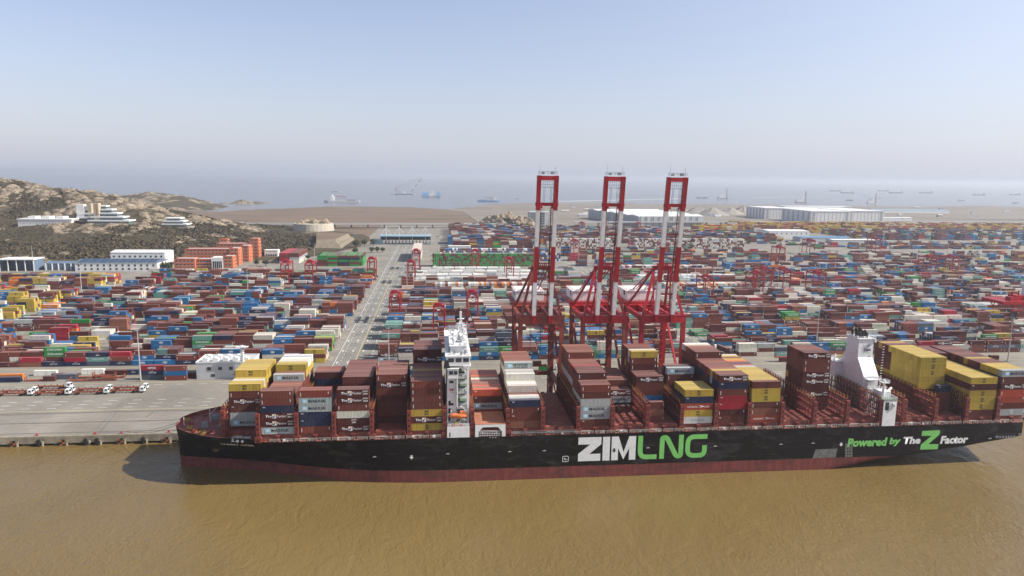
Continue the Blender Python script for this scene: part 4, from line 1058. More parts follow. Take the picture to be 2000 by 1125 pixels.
LOGO = {
    'MA': ('grey', [('star_emblem', STAR, -3.9, 0), ('lettering', T('MAERSK', 1.15, M_lblack, .01, 0, 6.6), .9, 0)]),
    'MS': ('sealand', [('star_emblem', STAR, -3.9, .1), ('lettering', T('MAERSK', .85, M_lblack, .01, 0, 6.4), .9, .45), ('lettering', T('SEALAND', .7, M_lblack, .01, 0, 6.4), .9, -.65)]),
    'ZF': ('z', [('lettering', T('The', .95, M_lwhite, .02, 0, 2.3), -3.2, 0), ('colour_icon', ICON, -1.1, 0), ('lettering', T('Factor', .95, M_lwhite, .01, 0, 3.5), 1.7, 0), ('chequer_emblem', CHK, 4.75, .1), ('lettering', T('ZIM', .6, M_lwhite, .02, 0, 1.8), 4.75, -.35)]),
    'ZI': ('zim', [('lettering', T('ZIM', .65, M_lwhite, .02, 0, 1.6), .3, -.3), ('chequer_emblem', CHK, .3, .2)]),
    'MC': ('m', [('lettering', T('m\nsc', 1.75, M_lblack, .03, 0, 1.5), 0, 0)]),
    'HS': ('hs', [('lettering', T('HAMBURG', .75, M_lwhite, .00, 0, 4.3), -2.6, -.1), ('arrow_emblem', ARR, 1.0, 0), ('lettering', T('SÜD', .9, M_lwhite, .00, 0, 2.0), 3.5, -.05)]),
    'ZM': ('zm', [('lettering', T('ZIMonitor', 1.0, mat('pale_lettering', (.30, .31, .36), .5), .0, 0, 6.0), 0, 0)]),
    'EG': ('eg', [('lettering', T('EVERGREEN', 1.15, M_lwhite, .02, 0, 8.6), .4, .1)]),
    'EH': ('eh', [('lettering', T('EVERGREEN', .7, M_lwhite, .02, 0, 4.3), .0, .1)]),
    'CM': ('cm', [('lettering', T('CMA CGM', .75, M_lwhite, .01, .15, 4.2), .3, 0), ('arc_mark', MB().bar((-.6, 0, .75), (.9, 0, .85), .25, .1).mesh('arc_mark', M_lwhite), 0, 0)]),
    'AP': ('ap', [('lettering', T('APL', .8, M_lwhite, .03, .2, 2.4), .2, -.3), ('eagle_mark', MB().poly([(-.6, 0, .35), (0, 0, .95), (.6, 0, .35)]) or None, 0, 0)]),
    'CO': ('co', [('lettering', T('COSCO', .75, M_lblack, .01, 0, 5.2, 1.4), .2, .0)]),
    'CS': ('cs', [('lettering', T('CHINA SHIPPING', .8, M_lwhite, .01, 0, 6.8), .2, .1)]),
    'GL': ('gl', [('oval_emblem', GLOBE, .2, .1)]),
    'SM': ('sm', [('lettering', T('OOCL', .35, M_lred, .01, 0, 1.4), -4.2, .75)]),
    'HM': ('hm', [('lettering', T('HMM', .8, M_lwhite, .02, .1, 2.6), 0, .1)]),
    'OP': ('op', [('lettering', T('OPDR', 1.2, M_lwhite, .03, 0, 4.5), .3, 0)]),
    'TX': ('tx', [('lettering', T('TEX', .4, M_lwhite, .02, 0, 1.0), -4.8, .7)]),
    'HL': ('hl', [('lettering', T('Hapag-Lloyd', .9, M_lblue, .01, 0, 5.6), 0, 0)]),
    'UN': ('un', [('mark', MB().box(-5.35, -5.15, -.01, 0, -.9, .6).mesh('mark', M_lwhite), 0, 0), ('mark', MB().box(5.0, 5.25, -.01, 0, -.1, .9).mesh('mark', M_lwhite), 0, 0)])}
_ea = MB(); _ea.poly([(-.6, 0, .35), (.6, 0, .35), (0, 0, .95)]); LOGO['AP'][1][1] = ('eagle_mark', _ea.mesh('eagle_mark', M_lred), 0, 0)
MARK = {'MA': 'with star and lettering', 'MS': 'with two black words', 'ZF': 'with icon and lettering', 'ZI': 'with small name', 'MC': 'with black letters', 'HS': 'with lettering and arrow', 'ZM': 'with pale lettering', 'HL': 'with blue lettering'}
def jitter(c, k=.14):
    j = 1 + random.uniform(-k, k); return tuple(min(1, max(0, x * j * (1 + random.uniform(-.05, .05)))) for x in c)
def place_container(name, X, Y, Z, L, code, logo, label, group, rz=0):
    o = bpy.data.objects.new(name, C40 if L > 8 else C20); COL.objects.link(o); o.location = (X, Y, Z)
    if rz: o.rotation_euler.z = rz
    o.color = (*jitter(PAL[code][1]), 1); tag(o, label, 'container', group)
    if logo:
        k = 1 if L > 8 else .5
        for nm_, me, dx, dz in LOGO[logo][1]:
            c = bpy.data.objects.new(nm_, me); COL.objects.link(c); c.parent = o; c.location = (dx * k, -CW / 2 - .02, CHT / 2 + .03 + dz)
            if k < 1: c.scale = (.55, 1, .8)
    return o
class Mass:
    """many plain boxes in one mesh, coloured per box; only the faces that show"""
    def __init__(s): s.v = []; s.c = []; s.lv = []; s.lf = []; s.lm = []
    def q(s, a, b, c, d, col): s.v += [a, b, c, d]; s.c += [col] * 4
    def box(s, x0, x1, y0, y1, z0, z1, col, fr=True, top=True, le=True, ri=True, ba=False):
        if fr: s.q((x0, y0, z0), (x1, y0, z0), (x1, y0, z1), (x0, y0, z1), col)
        if top:
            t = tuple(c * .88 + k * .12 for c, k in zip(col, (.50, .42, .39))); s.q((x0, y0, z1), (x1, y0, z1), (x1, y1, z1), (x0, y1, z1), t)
        if le: s.q((x0, y1, z0), (x0, y0, z0), (x0, y0, z1), (x0, y1, z1), col)
        if ri: s.q((x1, y0, z0), (x1, y1, z0), (x1, y1, z1), (x1, y0, z1), col)
        if ba: s.q((x1, y1, z0), (x0, y1, z0), (x0, y1, z1), (x1, y1, z1), col)
    _cache = {}
    def decal(s, me, X, Y, Z, sx=1, sz=1):
        if me.name not in s._cache:
            co = np.empty(len(me.vertices) * 3); me.vertices.foreach_get('co', co)
            cols = [tuple(m_.node_tree.nodes['Principled BSDF'].inputs['Base Color'].default_value[:3]) for m_ in me.materials]
            s._cache[me.name] = (co.reshape(-1, 3), [tuple(p.vertices) for p in me.polygons], [me.materials[p.material_index].name for p in me.polygons])
        co, fs, ms = s._cache[me.name]
        i = len(s.lv); s.lv += [(X + a[0] * sx, Y + a[1], Z + a[2] * sz) for a in co]; s.lf += [tuple(i + k for k in f) for f in fs]; s.lm += ms
    def build(s, name, label, cat, parent=None):
        n = len(s.v); v = s.v + s.lv
        fc = [(i, i + 1, i + 2, i + 3) for i in range(0, n, 4)] + [tuple(n + k for k in f) for f in s.lf]
        me = bpy.data.meshes.new(name); me.from_pydata(v, [], fc)
        names = ['stack_paint'] + sorted(set(s.lm)); me.materials.append(PAINTS)
        for k in names[1:]: me.materials.append(bpy.data.materials[k])
        if s.lm: me.polygons.foreach_set('material_index', [0] * (n // 4) + [names.index(k) for k in s.lm])
        at = me.attributes.new('col', 'FLOAT_COLOR', 'POINT')
        c = np.ones((len(v), 4), np.float32); c[:n, :3] = np.array(s.c, np.float32); at.data.foreach_set('color', c.ravel())
        me.update(); return tag(link(name, me, parent), label, cat, kind='stuff')
# ---- cargo of the ship: per bay, groups of rows (first row, last row, tiers bottom to top of its first row, colours of the top tiers)
# tiers are written colour + optional logo
def tiers(s): return [(t[0], t[1:] or None) for t in s.split()]
CARGO = {
 0: [(4, 5, 'gMA g rTX dZF rUN yMC', 'yy'), (6, 7, 'r r r r y w', 'wy'), (8, 14, 'r r r r r y yMC', 'yyyyyyy')],
 1: [(0, 1, 'gMA dZF dZF nTX rUN cUN', 'cr'), (2, 8, 'r r r r r', 'rrcrcsc'), (9, 10, 'r r r r r gMA', 'wc'), (11, 17, 'r r r r r y yMC', 'yywwWgW')],
 2: [(0, 1, 'cUN nTX nTX gMA gMA cUN', 'sc'), (2, 13, 'r r', 'rdrdrrrdrrnr'), (14, 17, 'r r r n d', 'cscc')],
 3: [(0, 1, 'dZF dZI w rUN dZF dZF', 'cr'), (2, 6, 'r d r', 'rrdr'), (7, 17, 'r r r r d r', 'crdcrrcrdcr')],
 4: [(4, 12, 'd r r d r dZF cUN', 'scrscrscr'), (13, 17, 'r r r r d', 'rrcrs')],
 5: [(0, 10, 'yMC dZF yMC rUN rUN rUN cUN', 'csrscrysccr'), (11, 17, 'r r r r r d d dZF d', 'srdcrdc')],
 6: [(6, 17, 'oHS gMA dTX oTX', 'osocscwsocso')],
 7: [(0, 3, 's rTX rUN nTX', 'ngwr'), (4, 6, 's r r n wUN', 'wWw'), (7, 9, 'r r r r w wUN', 'wgw'), (10, 17, 'r r r r r w gMS', 'csccsccs')],
 9: [(0, 2, 'rTX gMA gMA g rUN cUN', 'cdr'), (3, 6, 'r r r g r r dUN', 'drdd'), (7, 11, 'r r r r gMA rTX RTX', 'Rcrsc'), (12, 17, 'r r r o g r rTX cUN', 'csrccs')],
 10: [(8, 9, 'nHL gMA dZF', 'dr'), (10, 17, 'r r r r', 'crscrcsr')],
 11: [(8, 11, 'r b r r dZF', 'rcrd'), (12, 17, 'r r r r r dUN rUN yMC', 'ywdrcr')],
 12: [(0, 4, 'WZM yMC oHS nTX yMC', 'yyyyy'), (9, 11, 'r r r r rUN gMA', 'gns'), (12, 17, 'r r r r', 'crscr')],
 13: [(0, 10, 'rTX dUN RTX RTX rUN nTX dZF', 'rcrysccrscr'), (11, 17, 'r r r r r dZF rUN rUN', 'rcrsswW')],
 14: [(0, 8, 'oHS sUN rUN yMC yMC rMC', 'ryyyyyyyy'), (9, 17, 'r r r r r gMA', 'gonsayryw')],
 16: [(5, 10, 'r r dZF d dZF dZF rUN rUN dZF', 'rdrcrr')],
 19: [(5, 12, 'r r r y y yMC yMC yMC', 'yyyyyyyy'), (13, 17, 'r r r y r d d y', 'rdcyr')],
 20: [(0, 11, 'rTX yMC yMC yMC dTX yMC', 'yyyyyyyyyyyy'), (12, 17, 'r r r r d d d', 'rdrdcd')],
 21: [(0, 0, 'gZI rTX oUN oUN dZF rUN gMA', 'W'), (1, 9, 'r r r r r d y', 'yyyydrcyr'), (10, 17, 'r r r r d d d', 'dcrddcrd')]}
CARGO20 = [(10, 6, 'dTX', 1.8, 1), (11, 1, 'rUN sUN rUN', -2.4, 1), (19, 3, 'r r r nTX', 2.6, 1)]
recs = []
rowY = lambda r_: R0 + (r_ + .5) * RP
for b_, groups in CARGO.items():
    hgt = {}; spec = {}
    for (r0, r1, s, tops) in groups:
        tl = tiers(s)
        for r_ in range(r0, r1 + 1):
            hgt[r_] = len(tl); col = list(tl) if r_ == r0 else [(x_[0] if rnd() < (.97 if b_ in (19, 20) else .75) else random.choice('rrrdcnrgrry'), None) for x_ in tl]
            tc = tops[(r_ - r0) % len(tops)]
            if r_ != r0: col[-1] = (tc, None)
            spec[r_] = col
    xc = sum(BAYS[b_]) / 2
    for r_, col in spec.items():
        fh = hgt.get(r_ - 1, 0)
        for k, (c, lg) in enumerate(col):
            fr = k >= fh; tp = k == len(col) - 1
            show = (3.0 if fr else 0) + (1.3 if tp else 0) - .02 * r_
            z_ = HZT + .12 + k * CP
            recs.append((show if (fr or tp) else 0, b_, r_, k, xc, c, lg if fr or tp else None, 12.19))
for (b_, r_, s, dx, _n) in CARGO20:
    for k, (c, lg) in enumerate(tiers(s)): recs.append((2.5, b_, r_, k, sum(BAYS[b_]) / 2 + dx, c, lg, 6.06))
recs.sort(key=lambda t: -t[0])
cargo_mass = Mass(); n_ind = 0
for (show, b_, r_, k, xc, c, lg, L) in recs:
    Y, Z = rowY(r_), HZT + .12 + k * CP
    if show > 0 and n_ind < 300:
        n_ind += 1
        lab = f"{PAL[c][0]} container{' ' + MARK[lg] if lg in MARK else ''}, tier {num(k + 1)}, bay {num(b_ + 1)} from bow, row {num(r_ + 1)}"
        if L < 8: lab = 'short ' + lab.replace(' from waterside', '')
        place_container('shipping_container', xc + random.uniform(-.08, .08), Y + random.uniform(-.03, .03), Z, L, c, lg, lab, 'containers stowed on the ship')
    else:
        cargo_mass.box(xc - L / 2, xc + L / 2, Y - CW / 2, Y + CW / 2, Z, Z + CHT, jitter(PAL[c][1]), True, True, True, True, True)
cargo_mass.build('stowed_containers', 'remaining containers stowed deep inside the stacks on the ship', 'containers')
# ================================================================== YARD STACKS
PALW = 'r' * 28 + 'c' * 12 + 'd' * 14 + 'w' * 15 + 'g' * 3 + 'n' * 8 + 'b' * 13 + 't' * 4 + 'e' * 3 + 'y' * 2 + 'R' * 2 + 'a' * 1 + 'k' * 3 + 's' * 3
LOGOP = {'b': ('GL', .85), 'n': ('CM', .8), 'e': ('EG', .9), 't': ('CS', .7), 'w': ('SM', .7), 'g': ('MA', .6), 'y': ('MC', .9), 'd': ('ZF', .14), 'R': ('TX', .4), 'a': ('HL', .5), 'k': ('CM', .6), 'r': ('UN', .3), 'c': ('UN', .3)}
def pick_logo(c):
    l = LOGOP.get(c)
    if c == 'w' and rnd() < .12: return 'CO'
    if c == 'n' and rnd() < .15: return 'AP'
    return l[0] if l and rnd() < l[1] else None
YP = 2.72; TP = 2.74
yard = []            # (Y, region, block, slot, row, tier, X, Y, Z, L, colour, logo, front, top, left, right)
mass = Mass(); yard_ind = []
def in_frame(X, Y): 
    u = proj(X, Y, 8)[0]; return -60 < u < 2060
def block(reg, k, X0, X1, Y0, rows=6, lo=1, hi=4, pal=PALW, empty=.06, step=12.75, fixed=None, dirn=1):
    """containers lying along the quay direction; slots count from X0 (dirn 1) or X1 (dirn -1)"""
    n = int(abs(X1 - X0) / step); H = {}; C = {}; SB = {}
    base = max(lo, random.choice((hi - 1, hi, hi)))
    for s in range(n):
        bse = max(lo, base + random.choice((-2, -1, -1, 0, 0, 0, 0))) if rnd() > empty else 0
        short = rnd() < .22; SB[s] = random.choice(pal)
        for r_ in range(rows):
            h_ = max(0, min(hi, bse + random.choice((-2, -1, 0, 0, 0, 0, 1)))) if bse else 0
            if fixed and (s, r_) in fixed: h_ = len(fixed[(s, r_)])
            H[s, r_] = h_; C[s, r_] = short
    for s in range(n):
        xc = X0 + (s + .5) * step if dirn > 0 else X1 - (s + .5) * step
        if not in_frame(xc, Y0): continue
        for r_ in range(rows):
            h_ = H[s, r_]; fh = H[s, r_ - 1] if r_ else 0
            lh = H.get((s - dirn, r_), 0); rh = H.get((s + dirn, r_), 0)
            Yc = Y0 + r_ * YP + CW / 2
            for t in range(h_):
                fr, tp, le, ri = t >= fh, t == h_ - 1, t >= lh, t >= rh
                if not (fr or tp or le or ri): continue
                segs = [(xc, 12.19)] if not C[s, r_] else [(xc - 3.12, 6.06), (xc + 3.12, 6.06)]
                for j, (xx, L) in enumerate(segs):
                    c = SB[s] if rnd() < .5 else random.choice(pal); lg = pick_logo(c) if fr else None
                    if fixed and (s, r_) in fixed: c, lg = fixed[(s, r_)][t]; L = 12.19; xx = xc
                    if fixed and (s, r_) in fixed and j: continue
                    yard.append((Y0 + (r_ * YP), reg, k, s, r_, t, xx, Yc, GZ + .15 + t * TP, L, c, lg, fr, tp, le, ri, j))
def end_block(X0, X1, Y0, hi, pal, depth=12.2, lo=None):
    """containers standing end-on to the quay: door ends make a mosaic wall"""
    n = int((X1 - X0) / 2.62)
    for s in range(n):
        x0 = X0 + s * 2.62
        if not in_frame(x0, Y0): continue
        h_ = hi if lo is None else random.randint(lo, hi)
        for t in range(h_):
            z0 = GZ + .1 + t * 2.72
            mass.box(x0, x0 + 2.44, Y0, Y0 + depth, z0, z0 + 2.62, jitter(PAL[random.choice(pal)][1], .2), True, t == h_ - 1, s == 0 or lo is not None, s == n - 1 or lo is not None, False)
BP = 29.2
def fx(d): return {k: tiers(v) for k, v in d.items()}
# hand-laid stacks nearest to the camera (slot, row) counted from the access road
fixA = fx({(0, 0): 'yMC r yMC', (0, 1): 'r r r', (1, 0): 'rUN gMA', (1, 1): 'r r r c', (2, 0): 'wSM wSM bGL', (2, 1): 'w w b', (3, 0): 'bGL', (3, 1): 'k nCM cUN', (4, 0): 'rUN', (4, 1): 'r r bGL', (5, 0): 'RTX RTX cUN', (5, 1): 'r r r', (6, 0): 'nCM cUN', (6, 1): 'k nCM', (7, 0): 'bGL', (7, 1): 'r nCM', (8, 0): 'bGL', (8, 1): 'r bGL cUN', (9, 0): 'nCM cUN RTX', (9, 1): 'r r', (10, 0): 'k tCS nAP', (10, 1): 'r b r', (11, 0): 'nCM R cUN', (11, 1): 'r r r', (12, 0): 'nCM', (12, 1): 'eEG rUN eEG eEG', (13, 0): 's RTX', (13, 1): 'n n r'})
fixB = fx({(0, 0): 'gMA dZF rUN cUN', (0, 1): 'r r r r', (1, 0): 'wSM wSM nCM', (1, 1): 'w w k', (2, 0): 'bGL cUN bGL eEG', (2, 1): 'r r r c', (3, 0): 'bGL nCM wSM rUN', (3, 1): 'r r r c', (4, 0): 'bGL w rUN nCM wSM', (4, 1): 'r r r r', (5, 0): 'nCM bGL tCS', (6, 0): 'eEG bGL eEG', (6, 1): 'r r cUN nAP', (7, 0): 'bGL nCM cUN', (8, 0): 'rUN bGL bGL', (9, 0): 'rUN bGL bGL', (10, 0): 'e e tCS', (11, 0): 'bGL tCS wSM wSM', (12, 0): 'eEG tCS wSM', (13, 0): 'w eEG bGL', (14, 0): 'wSM dZF'})
fixC = fx({(0, 0): 'rUN wSM wSM', (0, 1): 'r w wSM', (1, 0): 'wSM rUN gCM', (1, 1): 'n n nCM', (2, 0): 'tCS k', (3, 0): 'rUN rUN wSM', (3, 1): 'r r r', (4, 0): 'bGL bGL bGL', (5, 0): 'sUN kCM eEG', (6, 0): 'nCM rUN eEG', (7, 0): 'rUN', (8, 0): 'bGL kCM', (9, 0): 'rUN rUN', (10, 0): 'wSM tCS RTX', (11, 0): 'rUN kCM dZF', (12, 0): 'tCS wSM', (13, 0): 'rUN rUN dUN', (14, 0): 'rUN kCM rUN', (15, 0): 'rUN kCM dUN', (16, 0): 'gCO tCS wSM'})
EV = 'e' * 6 + 'rd' * 2
for k in range(42):
    Y0 = 431 + BP * k; Xr = .93 * Y0 + 40
    # left yard
    if k < 14 and not k in ():
        lx_ = -66.5 - 3.0
        X0 = max(-700, -.80 * Y0 - 20)
        if k >= 12: X0 = max(X0, -300)
        if k == 9: end_block(-300, -205, Y0, 2, 'nnkbcrswR'); end_block(-190, -105, Y0, 2, 'nnkbcrrs')
        elif k == 13: block('left', k, -330, lx_, Y0, 4, 1, 3, dirn=-1, pal=PALW + 'eeeebbbb')
        elif 4 <= k <= 11: block('left', k, -322, lx_, Y0, 6, 1, 4, dirn=-1, empty=.05); block('far left', k, X0, -332, Y0, 6, 1, 4, pal=PALW + 'y' * 42 + 'R' * 6, dirn=-1, empty=.12)
        else: block('left', k, X0, lx_, Y0, 6, 1, 4 if k else 3, dirn=-1, fixed=fixA if k == 0 else None, pal=PALW + ('y' * 30 if k > 9 and False else ''), empty=.05)
    # middle yard
    if k < 38:
        if k in (10, 11): pass
        if k == 9: end_block(-5, 95, Y0 + 6, 3, 'wwwaarcgWs'); block('middle', k, -36, -6, Y0 + 4, 4, 1, 2); block('middle', k, 100, 172, Y0)
        elif k in (11, 12, 13, 14): block('middle', k, -32 + (k - 11) * 4, 112, Y0, 6, 2, 2, pal='W' * 14 + 'wwg', empty=0, step=13.6); block('middle', k, 112, 172, Y0, 6, 1, 3)
        elif k == 16: end_block(-6, 130, Y0, 6, EV)
        elif k in (18, 20): end_block(4, 172, Y0, 4, 'bbWrdrrbW')
        elif k in (15, 17, 19, 21, 22): continue
        elif k > 22: block('middle', k, 25, 172, Y0, 6, 3, 6)
        else: block('middle', k, -37.5, 175, Y0, 6, 2, 4 if k else 4, fixed=fixB if k == 0 else None, empty=.03)
    # right yard
    X0 = 198.5 - (4 * k if k < 5 else 14)
    if k == 11: block('right', k, 225, 350, Y0, 6, 2, 3, pal='W' * 10 + 'wg', empty=0); block('right', k, 360, Xr, Y0)
    elif k in (14,): end_block(230, 340, Y0, 3, 'WWwrcgo'); block('right', k, 350, Xr, Y0)
    elif k == 9: end_block(235, 330, Y0, 3, 'wWwrago'); block('right', k, 345, Xr, Y0)
    elif k == 24: end_block(190, 290, Y0, 6, 'wwgrdcWw'); end_block(330, 420, Y0, 6, 'wgrdcWwr'); end_block(430, 520, Y0, 6, 'wwgrdcWw'); block('right', k, 600, Xr, Y0, 6, 1, 2, empty=.35)
    elif k in (20, 22, 25, 26) : block('right', k, 185, 520, Y0, 6, 2, 5); block('right', k, 580, Xr, Y0, 6, 1, 3, empty=.45)
    elif k in (23,): continue
    elif k in (21,): block('right', k, 198, 430, Y0, 6, 1, 3, empty=.2); end_block(700, 760, Y0, 5, 'WWwgW')
    elif k >= 36: block('right', k, 560 + (k - 36) * 30, Xr, Y0, 6, 3, 6, pal='yyyyyroorscw', empty=.15)
    elif k >= 27:
        block('right', k, 175, 640 if k < 32 else 520, Y0, 6, 3, 6, empty=.12)
        if k > 29: block('right', k, 850, Xr, Y0, 6, 2, 5, pal=PALW + 'yyyyyykkkk', empty=.3)
    elif k in (5, 11) : block('right', k, X0, Xr, Y0, 6, 2, 4, empty=.1); 
    else: block('right', k, X0, Xr, Y0, 6, 1, 4 if k > 2 else 3, fixed=fixC if k == 0 else None, empty=.07)
# tall isolated stacks behind the left yard and on the gate road
end_block(-150, -93, 905, 5, EV, 40); 
for xx in (-152, -138.6, -125.2, -111.8):
    for t in range(5): mass.box(xx, xx + 12.19, 902, 904.4, GZ + .1 + t * 2.74, GZ + 2.75 + t * 2.74, jitter(PAL[random.choice('eeerdn')][1]), True, t == 4, t >= 0, True)
for xx in (-205, -192):
    for t in range(5): mass.box(xx, xx + 12.19, 930, 990, GZ + .1 + t * 2.74, GZ + 2.75 + t * 2.74, jitter(PAL[random.choice('wrrgR')][1]), True, t == 4, True, True)
for t in range(6): mass.box(-34, -22, 945, 1045, GZ + .1 + t * 2.74, GZ + 2.75 + t * 2.74, jitter(PAL[random.choice('rwrrg')][1]), True, t == 5, True, True)
for t in range(5): mass.box(18, 30, 1190, 1230, GZ + .1 + t * 2.74, GZ + 2.75 + t * 2.74, jitter(PAL[random.choice('bbrn')][1]), True, t == 4, True, True)
def keyv(t):
    area = (1.0 if t[12] else 0) + (.45 if t[13] else 0)
    return -area / (t[0] ** 2) if t[12] else 0
order = sorted(range(len(yard)), key=lambda i: keyv(yard[i]))
chosen = set(order[:290])
for i, (yy, reg, k, s, r_, t, X, Y, Z, L, c, lg, fr, tp, le, ri, j) in enumerate(yard):
    if i in chosen:
        side = {'left': 'left of road', 'far left': 'far left yard', 'middle': 'behind the ship', 'right': 'right of cranes'}[reg]
        half = ', right half' if L < 8 and j else (', left half' if L < 8 else '')
        lab = f"{PAL[c][0]} container {side}, block {num(k + 1)}, slot {num(s + 1)}, row {num(r_ + 1)}, tier {num(t + 1)}{half}"
        place_container('yard_container', X + random.uniform(-.12, .12), Y + random.uniform(-.08, .08), Z, L, c, lg, lab, 'containers stacked at the front of the yard')
    else:
        z1_ = Z + CHT - .14
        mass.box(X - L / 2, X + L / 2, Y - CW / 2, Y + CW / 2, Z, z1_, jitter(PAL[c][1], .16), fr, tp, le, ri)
        if lg and fr and yy < 860 and L > 8:
            for nm_, me, dx, dz in LOGO[lg][1]: mass.decal(me, X + dx, Y - CW / 2 - .04, Z + CHT / 2 + dz)
mass.build('yard_container_stacks', 'thousands of coloured containers stacked across the port yard', 'containers')
# ================================================================== QUAY CRANES
def quay_crane(label, xl, xr, body, upper, boomred):
    """ship-to-shore crane with the boom raised; xl and xr are the waterside legs"""
    xm = (xl + xr) / 2; hw = (xr - xl) / 2
    t = thing('quay_crane', label, 'crane', (xm, 331, GZ), group='ship-to-shore cranes on the quay')
    YW, YL = 317.5 - 331, 345.0 - 331; zt = 54.5 - GZ
    for X in (-hw, hw):
        for Y in (YW, YL):
            a = MB(); a.bar((X, Y, 3.0), (X, Y, zt), 2.0, 1.7, 0, up=(0, 1, 0)); leg = a.build('leg', body, t)
            a = MB(); a.box(X - 3.6, X + 3.6, Y - .7, Y + .7, 1.0, 2.6)
            for k in range(8):
                a.tube((X - 3.2 + k * .9, Y - .5, .42), (X - 3.2 + k * .9, Y + .5, .42), .42, n=8)
            a.build('bogie', body, leg)
        a = MB(); a.box(X - .8, X + .8, YW, YL, 3.0, 5.2); a.build('sill_beam', body, t)
        a = MB(); a.box(X - .7, X + .7, YW, YL, 15.2, 17.4); a.build('portal_beam', body, t)
        a = MB(); a.bar((X, YW, 17), (X, YL, zt - 2), 1.0, .9); a.build('diagonal_brace', body, t)
        a = MB(); a.box(X - .8, X + .8, YW, YL, zt - 1.6, zt + .6); a.build('upper_side_beam', upper, t)
        a = MB(); a.bar((X, YL, 16.2), (X, YW, 5.0), .7, .6); a.build('diagonal_brace', body, t)
    for Y, n_ in ((YW, 'waterside_crossbeam'), (YL, 'landside_crossbeam')):
        a = MB(); a.box(-hw - 1, hw + 1, Y - 1.1, Y + 1.1, zt - 2.6, zt + .9); a.box(-hw - 1.4, hw + 1.4, Y - 1.3, Y + 1.3, zt + .9, zt + 1.05); a.build(n_, upper, t)
    a = MB(); a.box(-hw, hw, YL - .7, YL + .7, 15, 17); a.build('landside_tie', body, t)
    # trolley girders and back reach
    gx = 3.9
    for X in (-gx, gx):
        a = MB(); a.box(X - .8, X + .8, YW - 2, YL + 26, zt - 1.4, zt + 1.2); a.build('trolley_girder', upper, t)
    a = MB()
    for Y in (YW + 8, YL - 6, YL + 12, YL + 25): a.box(-gx, gx, Y - .5, Y + .5, zt - 1, zt + .8)
    a.build('girder_tie', upper, t)
    # a-frame
    ax, ay, az = 3.7, YW + 4.5, 78.0 - GZ
    for s in (-1, 1):
        a = MB(); a.bar((s * (hw - .4), YW, zt + .8), (s * ax, ay, az), 1.1, 1.0); a.build('a_frame_leg', upper, t)
        a = MB(); a.bar((s * (hw - .4), YL, zt + .8), (s * ax, ay + .8, az - .5), .9, .8); a.build('back_leg', upper, t)
        a = MB(); a.bar((s * ax, ay, az), (s * gx, YL + 24, zt + 1.4), .5, .5); a.bar((s * ax * .6, ay, az), (s * gx * .6, YL + 24, zt + 1.4), .35, .35); a.build('backstay', upper, t)
        a = MB(); a.bar((s * 4.2, YW + 2.5, zt + 1), (s * 4.0, ay - .6, az - 3), .55, .55); a.bar((s * 4.2, YW + 10, zt + 1), (s * 3.2, ay, az - 10), .5, .5); a.build('a_frame_strut', upper, t)
    a = MB(); a.box(-ax - 1, ax + 1, ay - .9, ay + .9, az - 1.2, az + .6); a.box(-ax - 1.6, ax + 1.6, ay - 1.5, ay + 1.5, az + .6, az + .75)
    for k in range(6): a.tube((-2.6 + k * 1.0, ay - .2, az + 1.3), (-2.2 + k * 1.0, ay - .2, az + 1.3), .75, n=10)
    a.build('apex_sheaves', upper, t)
    # boom, raised: twin girders in four painted bands
    b0 = Vector((0, YW - 1.5, zt - 1.8)); b1 = Vector((0, YW - 11.0, 120.6 - GZ)); d = b1 - b0
    for s in (-1, 1):
        g_ = MB(); P = lambda k, x=s * gx: (x, b0.y + d.y * k, b0.z + d.z * k)
        g_.bar(P(0), P(.055), 1.75, 2.1, 0, up=(0, 1, 0)); g_.bar(P(.055), P(.29), 1.7, 2.0, 1, up=(0, 1, 0)); g_.bar(P(.29), P(.535), 1.75, 2.1, 0, up=(0, 1, 0)); g_.bar(P(.535), P(.778), 1.7, 2.0, 1, up=(0, 1, 0)); g_.bar(P(.778), P(1), 1.75, 2.1, 0, up=(0, 1, 0))
        bg_ = g_.build('boom_girder', [boomred, M_crane_white], t)
        a = MB()
        for k in range(20):
            z = .06 + k * .045; xx = s * (gx - 1.0)
            if s > 0: a.bar((xx - .7, P(z)[1] + .5, P(z)[2]), (xx, P(z)[1] + .5, P(z)[2] + 1.2), .1)
        a.bar((s * (gx - .98), P(.06)[1] + 1.2, P(.06)[2]), (s * (gx - .98), P(.97)[1] + 1.2, P(.97)[2]), .12)
        if s > 0: a.bar((gx - 1.9, P(.06)[1] + .8, P(.06)[2]), (gx - 1.9, P(.8)[1] + .8, P(.8)[2]), .14)
        a.build('boom_walkway', M_crane_old, bg_)
    fs = MB()
    for s in (-1, 1):
        def V(k): return (s * 2.3, b0.y + d.y * k + 1.6, b0.z + d.z * k)
        fs.bar(V(.34), V(.80), .32, .3); fs.bar((s * 2.7, V(.34)[1] + .3, V(.34)[2]), (s * 2.7, V(.62)[1] + .3, V(.62)[2]), .25, .25)
        for k in range(10): fs.bar((s * 1.9, V(.34 + k * .045)[1], V(.34 + k * .045)[2]), (s * 2.9, V(.36 + k * .045)[1], V(.36 + k * .045)[2]), .16, .16)
    fs.build('folded_forestay', M_crane_old, t)
    def Q(k, x, dy=0): return (x, b0.y + d.y * k + dy, b0.z + d.z * k)
    a = MB(); a.bar(Q(.985, -gx - .9), Q(.985, gx + .9), 1.9, 2.0, 0, up=(0, 0, 1)); a.build('boom_tip_beam', boomred, t)
    a = MB(); a.bar(Q(.815, -gx - 1.2), Q(.815, gx + 1.2), 1.3, 1.5, 0, up=(0, 0, 1)); a.bar(Q(.80, -2.4, -.6), Q(.79, -2.4, -.6), .8); a.bar(Q(.80, 2.4, -.6), Q(.79, 2.4, -.6), .8)
    for s in (-2.4, 2.4): a.tube(Q(.80, s - .3), Q(.80, s + .3), .8, n=10)
